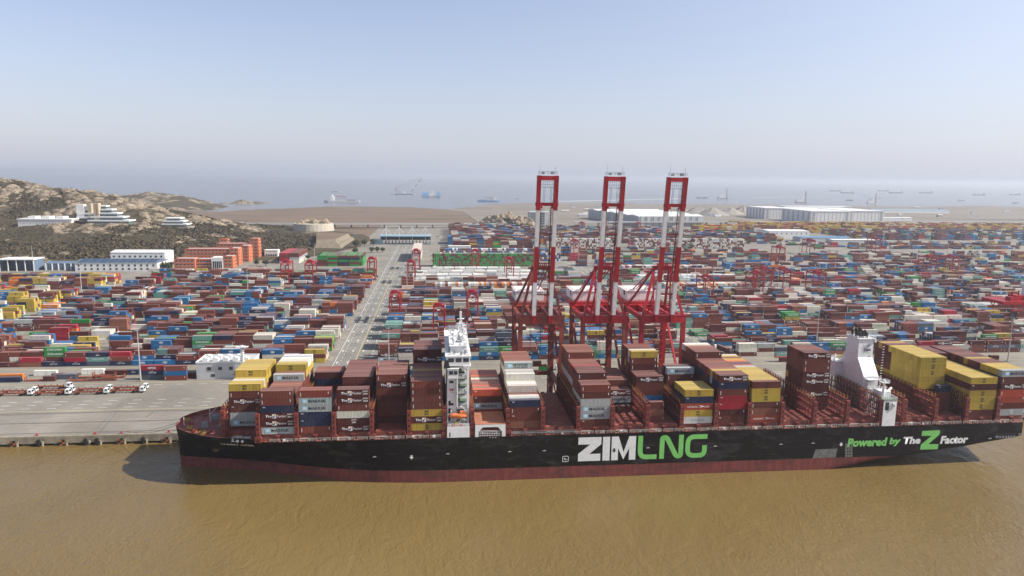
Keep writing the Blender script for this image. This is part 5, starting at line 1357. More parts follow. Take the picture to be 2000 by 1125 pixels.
    a.build('boom_cross_tie', boomred, t)
    a = MB()
    for k in (.2, .42, .62): a.bar(Q(k, -gx), Q(k, gx), .45, .5)
    a.bar(Q(.18, -gx), Q(.06, gx - .5), .3); a.bar(Q(.06, -gx), Q(.0, gx), .3); a.build('boom_brace', upper, t)
    tip = MB(); zt_ = b1.z + .6
    for X in (-4, -2, 0, 2, 4): tip.box(X - .05, X + .05, b1.y - 1, b1.y - .9, zt_, zt_ + 1.3); tip.box(X - .05, X + .05, b1.y + .9, b1.y + 1, zt_, zt_ + 1.3)
    for z in (.5, .95, 1.3): tip.box(-4.2, 4.2, b1.y - 1, b1.y - .92, zt_ + z, zt_ + z + .08); tip.box(-4.2, 4.2, b1.y + .92, b1.y + 1, zt_ + z, zt_ + z + .08)
    tip.box(-2.8, -1.6, b1.y - .5, b1.y + .6, zt_, zt_ + 1.1); tip.box(1.2, 2.8, b1.y - .5, b1.y + .6, zt_, zt_ + 1.2); tip.bar((-3.6, b1.y, zt_), (-3.6, b1.y, zt_ + 4.5), .1); tip.bar((3.4, b1.y, zt_), (3.4, b1.y, zt_ + 3.8), .1)
    tip.build('tip_platform', M_grey, t)
    a = MB()                                     # trolley platform hanging in the boom head
    for z in (.965, .945, .925): a.bar(Q(z, -3), Q(z, 3), .14)
    for k in range(7): a.bar(Q(.925, -3 + k), Q(.985, -3 + k), .12)
    a.build('boom_head_grating', M_grey, t)
    rp = MB()
    for X in (-1.6, -1.1, 1.3, 1.8):
        rp.bar(Q(.93, X), Q(.82, X * 1.1), .09); rp.bar(Q(.79, X), (X, ay - .8, az + .8), .07)
    rp.build('hoist_rope', M_dark, t)
    # machinery house
    hy0, hy1 = YL + 4, YL + 22
    a = MB(); a.box(-hw + 1.0, hw - 4.0, hy0, hy1, zt + 2.4, zt + 7.4); a.box(-hw + .7, hw - 3.7, hy0 - .3, hy1 + .3, zt + 7.4, zt + 7.6)
    for k in range(6): a.box(-hw + 1.4 + k * 2.1, -hw + 1.5 + k * 2.1, hy0 - .05, hy0, zt + 2.6, zt + 7.2)
    mh = a.build('machinery_house', M_crane_white, t)
    a = MB(); a.tube((-hw + .97, hy0 + 5, zt + 6), (-hw + .9, hy0 + 5, zt + 6), 1.5, n=16); a.build('emblem', M_lblack, mh)
    a = MB(); a.box(-hw - 1, hw - 1.5, YL + 1, hy1 + 3, zt + 1.3, zt + 2.3); a.box(-hw - 1.2, hw - 1.2, YL + .8, YL + 1.2, zt + .2, zt + 2.4); a.build('machinery_deck', upper, t)
    a = MB(); rails(a, -hw - 1, hw - 1.5, YL + 1.2, hy1 + 2.8, zt + 2.3, 10); rails(a, -hw + .8, hw - 3.8, hy0, hy1, zt + 7.6, 8); rails(a, -hw - 1.2, hw + 1.2, YW - 1.2, YW + 1.2, zt + 1.05, 9)
    a.build('railing', boomred, t)
    # operator cab and spreader below the girder
    a = MB(); a.box(1.6, 4.2, YW + 12, YW + 15, zt - 5.2, zt - 2.4); a.box(-2.5, 2.5, YW + 9, YW + 15, zt - 2.4, zt - 1.4); a.build('trolley_cab', M_crane_old, t)
    a = MB()
    for X in (-hw, hw):
        a.bar((X, YW - .9, 18), (X, YL, zt - 4), .25) if False else None
    a.bar((hw - 1.6, YL, 5), (hw - 1.6, YL, zt), .7); 
    for k in range(14): a.box(hw - 2.6, hw - .9, YL - 1.8, YL - .9, 6 + k * 3.3, 6.15 + k * 3.3); a.bar((hw - 2.4, YL - 1.4, 6 + k * 3.3), (hw - 1.0, YL - 1.4, 9.3 + k * 3.3), .16)
    a.build('stair_tower', body, t)
    # hanging spreader with head block
    sp = MB(); sp.box(-6, 6, YW + 18, YW + 19.6, 22.0, 22.7); sp.box(-3.2, 3.2, YW + 17.8, YW + 19.8, 22.9, 24.6)
    for X in (-5.9, 5.5): sp.box(X, X + .4, YW + 17.6, YW + 20, 21.6, 22.9)
    sp.build('spreader', mat('spreader_rust', (.26, .08, .035), .6, var=.4, scale=1), t)
    rp = MB()
    for X in (-2.6, 2.6):
        for Y in (YW + 18, YW + 19.6): rp.bar((X, Y, 24), (X, Y, zt - 1.4), .09)
    rp.build('hoist_rope', M_dark, t)
    return t
quay_crane('red and white quay crane with raised boom, leftmost of the three tall cranes', 38.7, 58.4, M_crane_old, M_crane_old, M_crane_red)
quay_crane('red and white quay crane with raised boom, middle of the three tall cranes', 68.5, 88.8, M_crane_old, M_crane_red, M_crane_red)
quay_crane('bright red and white quay crane with raised boom, rightmost of the three tall cranes', 97.1, 117.5, M_crane_red, M_crane_red, M_crane_red)
# part of a further crane at the right edge of the view
t = thing('quay_crane', 'red machinery deck of another quay crane cut off by the right edge', 'crane', (331, 345, GZ), group='ship-to-shore cranes on the quay')
# girder deck level 50 m, its legs stand outside the frame
X0 = 0; a = MB()
zd = 49.0; 
a.box(-17, 34, 6, 22, zd, zd + 1.6); a.build('machinery_deck', M_crane_red, t)
a = MB()
for k in range(9):
    a.bar((-13 + k * 4, 6, zd), (-11 + k * 4, 6, zd - 3.4), .35); a.bar((-11 + k * 4, 6, zd - 3.4), (-9 + k * 4, 6, zd), .35)
    a.bar((-13 + k * 4, 20, zd), (-11 + k * 4, 20, zd - 3.4), .35); a.bar((-11 + k * 4, 20, zd - 3.4), (-9 + k * 4, 20, zd), .35)
for Y in (6, 20): a.box(-12, 22, Y - .3, Y + .3, zd - 3.7, zd - 3.2)
a.build('lattice_girder', M_crane_red, t)
a = MB(); a.box(-10, -6, 9, 13, zd + 1.6, zd + 3.6); a.box(-6, -1, 10, 16, zd + 1.6, zd + 4.4); a.tube((-7, 12, zd + 3.6), (-7, 12, zd + 6.5), .5); a.tube((-3, 12, zd + 4.4), (-3, 12, zd + 6.8), .4); rails(a, -13, 22, 6, 22, zd + 1.6, 16); a.build('winch_gear', M_crane_red, t)
a = MB(); a.box(6, 20, 8, 20, zd + 1.6, zd + 10); a.build('machinery_house', M_crane_white, t)
for X, Y in ((28, 4), (48, 4), (34, 30), (52, 30)):
    a = MB(); a.bar((X, Y, 0), (X, Y, zd + 1), 1.9, 1.6, 0, up=(0, 1, 0)); a.build('leg', M_crane_red, t)
a = MB(); a.box(27, 50, 3.2, 30.6, zd - .8, zd + .6); a.build('crossbeam', M_crane_red, t)
# ================================================================== YARD GANTRY CRANES
def rtg():
    t = thing('gantry_crane', 'x', 'crane'); S, wx, h = 23.6, 3.9, 21.5
    for Y in (0, S):
        for X in (-wx, wx):
            a = MB(); a.bar((X, Y, 1.2), (X, Y, h), .85, .75, 0, up=(0, 1, 0)); leg = a.build('leg', M_crane_red, t)
            a = MB()
            for k in (-1.1, 1.1): a.tube((X + k, Y - .5, .75), (X + k, Y + .5, .75), .75, n=12)
            a.build('wheel', M_rub, leg)
        a = MB(); a.box(-wx - 1.5, wx + 1.5, Y - .5, Y + .5, 1.3, 2.3); a.build('sill_beam', M_crane_red, t)
        a = MB(); a.bar((-wx, Y, h - 5), (wx, Y, h - 1), .3); a.bar((wx, Y, h - 5), (-wx, Y, h - 1), .3); a.box(-wx, wx, Y - .3, Y + .3, h - .8, h - .1); a.build('end_tie', M_crane_red, t)
    for X in (-wx + .6, wx - .6):
        a = MB(); a.box(X - .55, X + .55, -1.5, S + 1.5, h, h + 1.5); a.build('main_girder', M_crane_red, t)
    a = MB(); a.box(-wx, wx, 8, 12.5, h + 1.5, h + 2.6); a.box(-2, 2, 8.6, 11, h + 2.6, h + 4.2); a.box(-3, -1, 11, 12.4, h + 2.6, h + 3.6); rails(a, -wx, wx, 7.8, 12.7, h + 1.6, 6); a.build('trolley', M_crane_red, t)
    a = MB(); a.box(-1.2, 1.2, 5.6, 7.6, h - 2.6, h - .2, 0); a.box(-1.0, 1.0, 5.5, 5.62, h - 2.2, h - .8, 1); a.build('operator_cab', [M_white, M_glass], t)
    a = MB(); a.box(-wx + .5, wx - .5, -1.4, -.6, 2.4, 4.6); a.build('power_unit', M_white, t)
    a = MB(); a.box(-6, 6, 9, 11, 11.2, 11.7); a.box(-2.5, 2.5, 9, 11, 11.8, 12.6)
    for X in (-2, 2): a.bar((X, 9.4, 12.5), (X, 9.4, h + 1.5), .1); a.bar((X, 10.6, 12.5), (X, 10.6, h + 1.5), .1)
    a.build('spreader', mat('spreader_rust', (.26, .08, .035)), t)
    a = MB(); rails(a, -wx - .2, wx + .2, -1.4, S + 1.4, h + 1.5, 8)
    for k in range(7): a.bar((wx + .6, -.8, 2.4 + k * 2.8), (wx + .6, .8, 5.2 + k * 2.8), .22)
    a.build('walkway', M_crane_red, t); return t
RT = rtg()
bk = lambda k: 431 + BP * k - 3.2
rt_sites = [(-33.5, 4, 'beside the access road, above the front brown stack'), (1, 2, 'just left of the ship bridge top'), (28, 4, 'between the bridge and the first quay crane'), (-73, 12, 'at the far right end of the left yard'),
            (-160, 11, 'left one of a pair in the left yard'), (-135, 11, 'right one of a pair in the left yard'), (-28, 11, 'in front of the white container block'), (-26, 15, 'beside the gate road, behind the white containers'), (48, 15, 'before the green container wall'),
            (82, 12, 'behind the first quay crane'), (258, 7, 'right of the third quay crane, front group'), (322, 8, 'leftmost in a cluster of gantries right of the cranes'), (345, 9, 'second in a cluster of gantries right of the cranes'), (366, 9, 'third in a cluster of gantries right of the cranes'), (388, 8, 'rightmost in a cluster of gantries right of the cranes'),
            (480, 17, 'far right, before the mosaic wall'), (590, 21, 'alone on the open far yard'), (620, 13, 'near the right edge, left of a pair'), (650, 13, 'near the right edge, right of a pair'), (205, 20, 'behind the second quay crane boom'), (330, 19, 'behind the third quay crane boom'), (720, 22, 'at the far right edge of the yard'), (300, 34, 'in the farthest rows, left'), (420, 34, 'in the farthest rows, right')]
for i, (X, k, w_) in enumerate(rt_sites):
    o = RT if i == 0 else copy_tree(RT, (0, 0, 0)); o.location = (X, bk(k), GZ)
    tag(o, f'red rubber-tyred yard gantry crane {w_}', 'crane', 'yard gantry cranes')
# ================================================================== LIGHT MASTS
def mast(h):
    t = thing('light_mast', 'x', 'light mast'); a = MB(); a.tube((0, 0, 0), (0, 0, h), .42, .2, 10); a.build('pole', mat('galvanised_mast', (.42, .42, .41), .5, .1, var=.15), t)
    a = MB()
    for k in range(12):
        u = 2 * math.pi * k / 12; v = 2 * math.pi * (k + 1) / 12; R = 1.7
        a.bar((R * math.cos(u), R * math.sin(u), h - .6), (R * math.cos(v), R * math.sin(v), h - .6), .2)
        if k % 3 == 0: a.bar((0, 0, h - .6), (R * math.cos(u), R * math.sin(u), h - .6), .15)
    ring = a.build('lamp_ring', M_grey, t)
    for k in range(8):
        u = 2 * math.pi * k / 8; a = MB(); X, Y = 2.0 * math.cos(u), 2.0 * math.sin(u); a.box(X - .4, X + .4, Y - .3, Y + .3, h - .9, h - .3); a.build('floodlight', M_dark, ring)
    a = MB(); a.box(-1.2, 1.2, -1.2, 1.2, 0, .5); a.build('footing', M_quay, t); return t
LM = mast(29.5)
lm_sites = [(275, 745, 'on the left apron beside the stacked red container'), (760, 737, 'beside the foot of the access road'), (1593, 692, 'behind the brown stacks right of the cranes'), (1968, 706, 'near the right edge behind the yellow stacks'), (325, 527, 'in front of the orange buildings'), (615, 520, 'beside the green container block'), (66, 528, 'in front of the open shed'), (160, 575, 'in the left yard behind the yellow stacks'), (485, 590, 'in the left yard before the red gantries'),
            (808, 540, 'on the road near the gate'), (795, 575, 'beside the small white yard house'), (1022, 520, 'before the green container wall'), (1340, 580, 'right of the third quay crane'), (1230, 500, 'behind the second quay crane'), (1560, 500, 'before the mosaic wall'), (1630, 535, 'behind the gantry cluster'), (1845, 560, 'among the right yard blocks'), (1725, 480, 'on the open far yard'), (1850, 500, 'on the far yard near the warehouse'), (855, 500, 'right of the gate'), (1090, 480, 'in the far middle yard'), (1760, 450, 'beside the far elevated road')]
for i, (px, pyy, w_) in enumerate(lm_sites):
    p = pz(px, pyy, GZ); o = LM if i == 0 else copy_tree(LM, (0, 0, 0)); o.location = (p[0], p[1], GZ)
    tag(o, f'tall grey light mast {w_}', 'light mast', 'light masts of the port')
# ================================================================== TRUCKS
M_trail = mat('trailer_orange', (.24, .065, .03), .6, var=.3, scale=1, dirt=(.06, .03, .02), dirt_amt=.8)
def truck(cargo=None):
    t = thing('terminal_truck', 'x', 'truck')
    a = MB(); a.prism([(0, 1.0), (2.3, 1.0), (2.3, 2.0), (2.0, 3.2), (.2, 3.3), (0, 3.0)], 'y', -1.2, 1.2, 0); cab = a.build('cab', M_white, t)
    a = MB(); a.quad((2.32, -1.05, 2.05), (2.32, 1.05, 2.05), (2.05, 1.05, 3.1), (2.05, -1.05, 3.1)); a.box(.7, 1.8, -1.22, -1.18, 2.0, 2.9); a.box(.7, 1.8, 1.18, 1.22, 2.0, 2.9); a.build('window', M_glass, cab)
    a = MB(); a.box(-4.2, 2.2, -.5, .5, .7, 1.0); a.build('tractor_frame', M_dark, t)
    for X in (1.2, -2.6, -3.7, -13.2, -14.4):
        for Y in (-1.05, 1.05):
            a = MB(); a.tube((X, Y - .2, .5), (X, Y + .2, .5), .5, n=12); a.build('wheel', M_rub, t)
    a = MB(); a.box(-15.6, -2.2, -.7, -.4, 1.1, 1.5); a.box(-15.6, -2.2, .4, .7, 1.1, 1.5)
    for k in range(8): a.box(-15.4 + k * 1.85, -15.1 + k * 1.85, -1.2, 1.2, 1.15, 1.55)
    for k in range(5):
        for Y in (-1.35, 1.15): a.box(-15.4 + k * 3.2, -15.0 + k * 3.2, Y, Y + .2, 1.2, 2.0)
    a.build('trailer', M_trail, t); return t
TK = truck()
tk = [(74, 772, 0, 'first empty trailer truck from the left in the front row on the apron'), (147, 771, 0, 'second empty trailer truck from the left in the front row on the apron'), (222, 769, 0, 'third empty trailer truck from the left in the front row on the apron'), (292, 766, 0, 'rightmost empty trailer truck of the front row on the apron'), (149, 758, 0, 'single empty trailer truck parked behind the row on the apron'),
      (82, 767, 0, 'half hidden empty trailer truck behind the first one'), (154, 766, 0, 'half hidden empty trailer truck behind the second one'), (228, 763, 0, 'half hidden empty trailer truck behind the third one'), (298, 760, 0, 'half hidden empty trailer truck behind the rightmost one'), (1535, 690, 0, 'white truck with empty trailer on the lane right of the cranes'), (855, 523, 0, 'distant truck crossing the gate road')]
for i, (px, pyy, rz, w_) in enumerate(tk):
    p = pz(px, pyy, GZ); o = TK if i == 0 else copy_tree(TK, (0, 0, 0)); o.location = (p[0] - 4.5, p[1], GZ); o.rotation_euler.z = rz; tag(o, w_, 'truck', 'terminal trucks')
p = pz(1415, 693, GZ); o = copy_tree(TK, (0, 0, 0)); o.location = (p[0], p[1] + 14, GZ); o.rotation_euler.z = math.radians(100); tag(o, 'white terminal truck carrying one brown container along the right road', 'truck', 'terminal trucks')
place_container('yard_container', p[0] + 1.3, p[1] + 5.8, GZ + 1.6, 12.19, 'r', None, 'rust brown container riding on the truck on the right road', 'loaded containers', math.radians(100))
# ================================================================== ON THE APRON
def apron(px, pyy, n_, code, L, w_, logo=None, rz=0):
    p = pz(px, pyy, GZ)
    for t_ in range(n_):
        c, lg = (code[t_], (logo or [None] * 9)[t_])
        place_container('yard_container', p[0], p[1], GZ + .1 + t_ * TP, L, c, lg, f'{PAL[c][0]} container {w_}' + (f', tier {num(t_ + 1)}' if n_ > 1 else ''), 'containers set down on the apron', rz)
apron(19, 746, 1, 'n', 12.19, 'lying alone at the left edge of the apron'); apron(24, 740, 1, 'a', 12.19, 'right behind the navy one on the left apron')
apron(98, 744, 1, 'd', 6.06, 'low on the left apron beside flat racks'); apron(128, 740, 1, 'k', 12.19, 'beside flat racks on the left apron'); apron(114, 739, 1, 'r', 6.06, 'behind the flat racks on the left apron')
apron(90, 733, 1, 'W', 12.19, 'alone before the left yard blocks'); apron(183, 730, 1, 'W', 12.19, 'before the left yard blocks beside the flat racks'); apron(228, 732, 1, 'd', 12.19, 'lying between two white ones and the mast')
apron(262, 731, 1, 'n', 6.06, 'under a yellow frame left of the light mast', ['CM']); apron(299, 741, 3, 'knR', 12.19, 'in the front stack right of the mast', [None, 'CM', 'OP']); apron(344, 742, 3, 'cbc', 12.19, 'in the second stack right of the mast', ['UN', 'TX', 'UN']); apron(376, 737, 1, 'd', 6.06, 'behind the second stack right of the mast')
apron(747, 733, 1, 'k', 12.19, 'at the foot of the access road'); apron(793, 731, 1, 'b', 12.19, 'beside black tyres behind the ship'); apron(1540, 706, 1, 'd', 12.19, 'on its own right of the cranes'); apron(1580, 703, 1, 'R', 6.06, 'in the low row right of the cranes'); apron(1600, 702, 1, 'w', 6.06, 'in the low row behind the brown ship stack'); apron(1640, 702, 1, 'y', 6.06, 'in the low row left of the funnel'); apron(1648, 708, 1, 'e', 6.06, 'in the low row next to the funnel')
apron(1728, 712, 1, 'R', 6.06, 'right of the funnel on the apron'); apron(1720, 722, 1, 'k', 6.06, 'right behind the funnel on the apron'); apron(1940, 702, 1, 'd', 6.06, 'under a slate one near the right edge'); apron(1890, 700, 1, 'd', 6.06, 'on the apron behind the yellow ship stack'); apron(1062, 724, 1, 'e', 6.06, 'beside the first quay crane legs'); apron(1095, 722, 1, 'W', 6.06, 'low behind the ship near the first crane')
# flat racks
def flat_rack():
    t = thing('flat_rack', 'x', 'flat rack'); a = MB(); a.box(-6, 6, -1.2, 1.2, .1, .6)
    for k in range(8): a.box(-6 + k * 1.6, -5.8 + k * 1.6, -1.24, 1.24, .05, .7)
    a.build('platform', M_trail, t)
    for X in (-5.9, 5.7): a = MB(); a.box(X, X + .25, -1.2, -.9, .6, 2.4); a.box(X, X + .25, .9, 1.2, .6, 2.4); a.box(X, X + .25, -1.2, 1.2, 1.6, 2.2); a.build('end_frame', M_trail, t)
    return t
FR = flat_rack()
for i, (px, pyy, z, w_) in enumerate([(72, 744, 0, 'on the left apron next to the navy container'), (160, 744, 0, 'in the middle of the left apron'), (205, 743, 0, 'left of the mast, front one'), (176, 738, 0, 'behind the front racks on the left apron'), (222, 738, 0, 'left of the mast, rear one'), (205, 743, 2.5, 'stacked on top of the front one left of the mast'), (1530, 706, 2.7, 'stacked on the low container right of the cranes')]):
    p = pz(px, pyy, GZ); o = FR if i == 0 else copy_tree(FR, (0, 0, 0)); o.location = (p[0], p[1], GZ + z); tag(o, f'rust coloured empty flat rack {w_}', 'flat rack', 'flat racks on the apron')
tyre = MB()
for k in range(14):
    u, v = 2 * math.pi * k / 14, 2 * math.pi * (k + 1) / 14
    for (r0, y0, r1, y1) in ((2.0, -.8, 2.0, .8), (1.1, -.8, 2.0, -.8)): tyre.quad((r0 * math.cos(u), y0, 2 + r0 * math.sin(u)), (r0 * math.cos(v), y0, 2 + r0 * math.sin(v)), (r1 * math.cos(v), y1, 2 + r1 * math.sin(v)), (r1 * math.cos(u), y1, 2 + r1 * math.sin(u)))
tme = tyre.mesh('tyre_fender', M_rub)
for i, px in enumerate((777, 790, 803)):
    p = pz(px, 727, GZ); tag(link('tyre_fender', tme, None, (p[0], p[1] + 4, GZ)), f'big black rubber tyre fender standing behind the pale blue container, {ordi(i + 1)} from left', 'tyre', 'tyre fenders on the apron')
# ---- buildings
def windows(b, X0, X1, Y, z0, nz, pz_, w_, h_, n, m, proud=.06, axis='x'):
    me = MB().box(-w_ / 2, w_ / 2, -.12, .12, 0, h_).mesh('window', m) if axis == 'x' else MB().box(-.12, .12, -w_ / 2, w_ / 2, 0, h_).mesh('window', m)
    for r_ in range(nz):
        for k in range(n):
            c = X0 + (k + .5) * (X1 - X0) / n
            link('window', me, b, (c, Y, z0 + r_ * pz_) if axis == 'x' else (Y, c, z0 + r_ * pz_))
M_lgrey = mat('pale_grey_cladding', (.50, .50, .50), .6, var=.08, scale=.3)
M_droof = mat('dark_roof', (.045, .043, .043), .7, var=.25)
M_oran = mat('orange_render', (.52, .16, .075), .75, var=.1, scale=.1)
M_wrend = mat('white_render', (.72, .71, .69), .7, var=.06, scale=.2)
M_blroof = mat('blue_grey_roof', (.13, .18, .25), .45, var=.15)
M_sol = mat('solar_panel', (.035, .055, .09), .25, var=.2)
b = thing('service_building', 'pale grey flat-roofed service building on the apron with rooftop fans', 'building', (-120.5, 404, GZ), world=True)
a = MB(); a.box(-136, -105.5, 399, 416, GZ, GZ + 9.4); a.build('wall', M_lgrey, b)
a = MB(); a.box(-136.2, -105.3, 398.8, 399.1, GZ + 9.4, GZ + 10.2); a.box(-136.2, -105.3, 415.9, 416.2, GZ + 9.4, GZ + 10.2); a.box(-136.2, -135.9, 399.1, 415.9, GZ + 9.4, GZ + 10.2); a.box(-105.6, -105.3, 399.1, 415.9, GZ + 9.4, GZ + 10.2); a.build('parapet', M_wrend, b)
windows(b, -132, -108, 398.98, GZ + 5.2, 1, 1, 2.0, 1.9, 4, M_glass); windows(b, -133, -121, 398.98, GZ + 1.4, 1, 1, 2.0, 1.6, 1, M_glass)
for k in range(9):
    a = MB(); X, Y = -133.5 + (k % 5) * 5.6, 402 + (k // 5) * 6; a.box(X, X + 3, Y, Y + 3, GZ + 9.5, GZ + 11.4); a.tube((X + 1.5, Y + 1.5, GZ + 11.4), (X + 1.5, Y + 1.5, GZ + 11.8), 1.2, n=12); a.build('roof_fan', M_wrend, b)
a = MB(); a.box(-110.5, -109.3, 396.3, 397.5, GZ, GZ + 20); a.box(-113, -106.5, 395.5, 398.2, GZ + 19, GZ + 19.3)
for k in range(16): a.box(-111, -108.8, 395.9, 397.9, GZ + 1.2 * k, GZ + 1.2 * k + .12)
t = thing('lattice_tower', 'slim white tower standing before the pale grey service building', 'tower', (-110, 397, GZ), world=True); a.build('shaft', M_wrend, t)
b = thing('substation', 'low building with a dark flat roof beside the access road', 'building', (-86, 408, GZ), world=True)
a = MB(); a.box(-97, -76.5, 404, 418, GZ, GZ + 6.5); a.build('wall', M_lgrey, b); a = MB(); a.box(-97.5, -76, 403.5, 418.5, GZ + 6.5, GZ + 7.1); a.build('roof', M_droof, b); windows(b, -96, -78, 403.95, GZ + 2, 1, 1, 1.6, 1.6, 4, M_glass)
def shed(name, label, X0, X1, Y0, Y1, h, wm, rm, pitch=1.5, nwin=0, cat='building', solar=0, nz=1, wz=2.2):
    b_ = thing(name, label, cat, ((X0 + X1) / 2, (Y0 + Y1) / 2, GZ), world=True)
    a_ = MB(); a_.box(X0, X1, Y0, Y1, GZ, GZ + h); a_.build('wall', wm, b_)
    a_ = MB(); ym = (Y0 + Y1) / 2; a_.prism([(Y0 - .5, GZ + h + .02), (Y1 + .5, GZ + h + .02), (ym, GZ + h + pitch)], 'x', X0 - .5, X1 + .5); rf = a_.build('roof', rm, b_)
    if solar:
        sl = MB(); 
        for k in range(solar):
            xa = X0 + 2 + k * (X1 - X0 - 4) / solar; xb = xa + (X1 - X0 - 4) / solar * .93; sl_ = lambda y_: GZ + h + .12 + pitch * (y_ - Y0 + .5) / (ym - Y0 + .5)
            sl.quad((xa, Y0 + 1, sl_(Y0 + 1)), (xb, Y0 + 1, sl_(Y0 + 1)), (xb, ym - 1, sl_(ym - 1)), (xa, ym - 1, sl_(ym - 1)))
        sl.build('solar_panel', M_sol, rf)
    if nwin: windows(b_, X0 + 1, X1 - 1, Y0 - .02, GZ + wz, nz, 4.2, 2.2, 2.2, nwin, M_glass)
    return b_
shed('warehouse', 'long white warehouse with solar panels before the hill', -421, -329, 857, 892, 10, M_wrend, M_blroof, 3, 13, solar=8, nz=2, wz=1.6)
shed('warehouse', 'tall white shed with open bays behind the solar warehouse', -402, -338, 905, 935, 17, M_wrend, M_wrend, 2.0, 10, wz=11)
b = thing('open_shed', 'open white steel shed with dark interior at the left', 'building', (-486, 870, GZ), world=True)
a = MB(); a.box(-505, -467, 878, 880, GZ, GZ + 13); a.box(-505, -504, 860, 878, GZ, GZ + 13); a.box(-468, -467, 860, 878, GZ, GZ + 13); a.build('wall', M_blroof, b); a = MB(); a.box(-506, -466, 858, 881, GZ + 13, GZ + 14); a.build('roof', M_wrend, b)
for k in range(5):
    a = MB(); a.box(-504.8 + k * 9.3, -504 + k * 9.3, 858.5, 859.3, GZ, GZ + 13); a.build('column', M_wrend, b)
b = shed('canopy_shed', 'long grey blue canopy roof beside the open shed', -460, -408, 868, 890, 8, M_blroof, M_blroof, 1.5)
for k in range(8):
    a = MB(); a.box(-459 + k * 7, -458 + k * 7, 866.8, 867.7, GZ, GZ + 8); a.build('column', M_wrend, b)
# orange office complex
def office(label, X0, X1, Y0, Y1, h, nwx, floors, roofw=True):
    b_ = thing('office_block', label, 'building', ((X0 + X1) / 2, (Y0 + Y1) / 2, GZ), world=True, group='orange office blocks')
    a_ = MB(); a_.box(X0, X1, Y0, Y1, GZ, GZ + h); a_.build('wall', M_oran, b_)
    a_ = MB(); a_.box(X0 + 1, X1 - 1, Y0 + 1, Y1 - 1, GZ + h, GZ + h + .3); a_.build('roof', M_lgrey, b_)
    a_ = MB(); a_.box(X0 - .2, X1 + .2, Y0 - .2, Y0 + .2, GZ + h, GZ + h + 1.0); a_.box(X0 - .2, X1 + .2, Y1 - .2, Y1 + .2, GZ + h, GZ + h + 1.0); a_.build('parapet', M_oran, b_)
    fh = h / floors
    windows(b_, X0 + 1, X1 - 1, Y0 - .05, GZ + 1.2, floors, fh, 2.2, fh * .42, nwx, M_glass); me = MB().box(-1.4, 1.4, -.2, .1, 0, .3).mesh('sill', M_wrend)
    for r_ in range(floors):
        for k in range(nwx): link('sill', me, b_, (X0 + 1 + (k + .5) * (X1 - X0 - 2) / nwx, Y0 - .05, GZ + .8 + r_ * fh))
    windows(b_, Y0 + 1, Y1 - 1, X1 + .05, GZ + 1.2, floors, fh, 2.0, fh * .42, max(2, int((Y1 - Y0) / 7)), M_glass, axis='y')
    return b_
office('front low orange office wing with flat roof', -314, -290, 868, 884, 13, 5, 3); office('front orange office wing left of the glass entrance', -290, -271, 872, 888, 12, 5, 3)
e_ = thing('entrance_block', 'white entrance block with dark glass front between orange wings', 'building', (-264, 870, GZ), world=True); a = MB(); a.box(-270.9, -257.1, 868, 884, GZ, GZ + 15); a.build('wall', M_wrend, e_); a = MB(); a.box(-269.5, -258.5, 867.8, 868.2, GZ + 1, GZ + 10.5); a.build('glass_front', M_glass, e_)
for k in range(6):
    a = MB(); a.box(-269.6 + k * 2.2, -269.4 + k * 2.2, 867.5, 867.9, GZ + 1, GZ + 10.5); a.build('mullion', M_wrend, e_)
office('orange office tower right of the glass entrance', -257, -246, 868, 884, 16, 2, 4); office('long orange office slab behind the front wings', -317, -262, 915, 930, 20, 12, 5); office('orange stair tower at the end of the long slab', -261.8, -251, 912, 930, 21, 2, 5); office('narrow orange wing between the long slab and the rear slab', -258, -247, 946, 965, 21, 2, 5)
office('rear orange office slab on the right', -300, -256, 985, 1000, 20, 9, 5); office('tallest orange stair tower of the office complex', -255.8, -244, 985, 1000, 27, 2, 6); office('small orange roof house behind the rear slab', -300, -289, 1001, 1010, 25, 2, 6)
shed('small_house', 'small white house right of the orange offices', -240, -222, 1000, 1014, 10, M_wrend, M_wrend, .4, 5)
shed('yard_house', 'small white yard house beside the road before the white containers', -36.5, -17, 800, 812, 5.5, M_wrend, M_droof, .5, 5, wz=1.5)
shed('gate_house', 'white glazed office right of the gate road', 18, 52, 1085, 1096, 8, M_wrend, M_wrend, .4, 8, wz=3)
# hillside buildings
def on_hill(px, pyy, Y): p = py(px, pyy, Y); return p
M_glz = mat('blue_green_glazing', (.08, .13, .15), .2, var=.2, spec=.5)
def terraced(name, label, px, pyy, Y, w_, floors, step, fh=5.0, towers=()):
    p = on_hill(px, pyy, Y); X, z = p[0], p[2]
    b_ = thing(name, label, 'building', (X, Y, z), world=True)
    for k in range(floors):
        x0, x1 = X - w_ / 2 + step * k * .35, X + w_ / 2 - step * k
        a_ = MB(); a_.box(x0 + 2, x1 - 2, Y + 2 + k * 3, Y + 26, z + k * fh, z + k * fh + fh * .62); a_.build('glazed_storey', M_glz, b_)
        a_ = MB(); a_.box(x0, x1, Y + k * 3, Y + 27, z + k * fh + fh * .62, z + (k + 1) * fh); a_.build('balcony_slab', M_wrend, b_)
    for (dx, w2, hh, m) in towers:
        a_ = MB(); a_.box(X + dx, X + dx + w2, Y + 4, Y + 14, z - 5, z + hh); a_.build('tower', m, b_)
    a_ = MB(); a_.box(X - w_ / 2 - 3, X + w_ / 2 + 3, Y - 3, Y + 30, z - 14, z); a_.build('plinth', M_quay, b_); return b_
M_sandst = mat('sandstone', (.45, .36, .25), .8, var=.15)
terraced('terraced_hotel', 'white terraced building with stepped balconies on the hillside', 212, 437, 1232, 66, 5, 10, 6.0, ((-24, 4, 34, M_sandst), (-19, 3, 34, M_sandst)))
terraced('hillside_block', 'white block with sandstone tower left of the stepped building', 168, 431, 1260, 30, 3, 4, 6.5, ((-16, 12, 27, M_wrend), (2, 6, 29, M_sandst)))
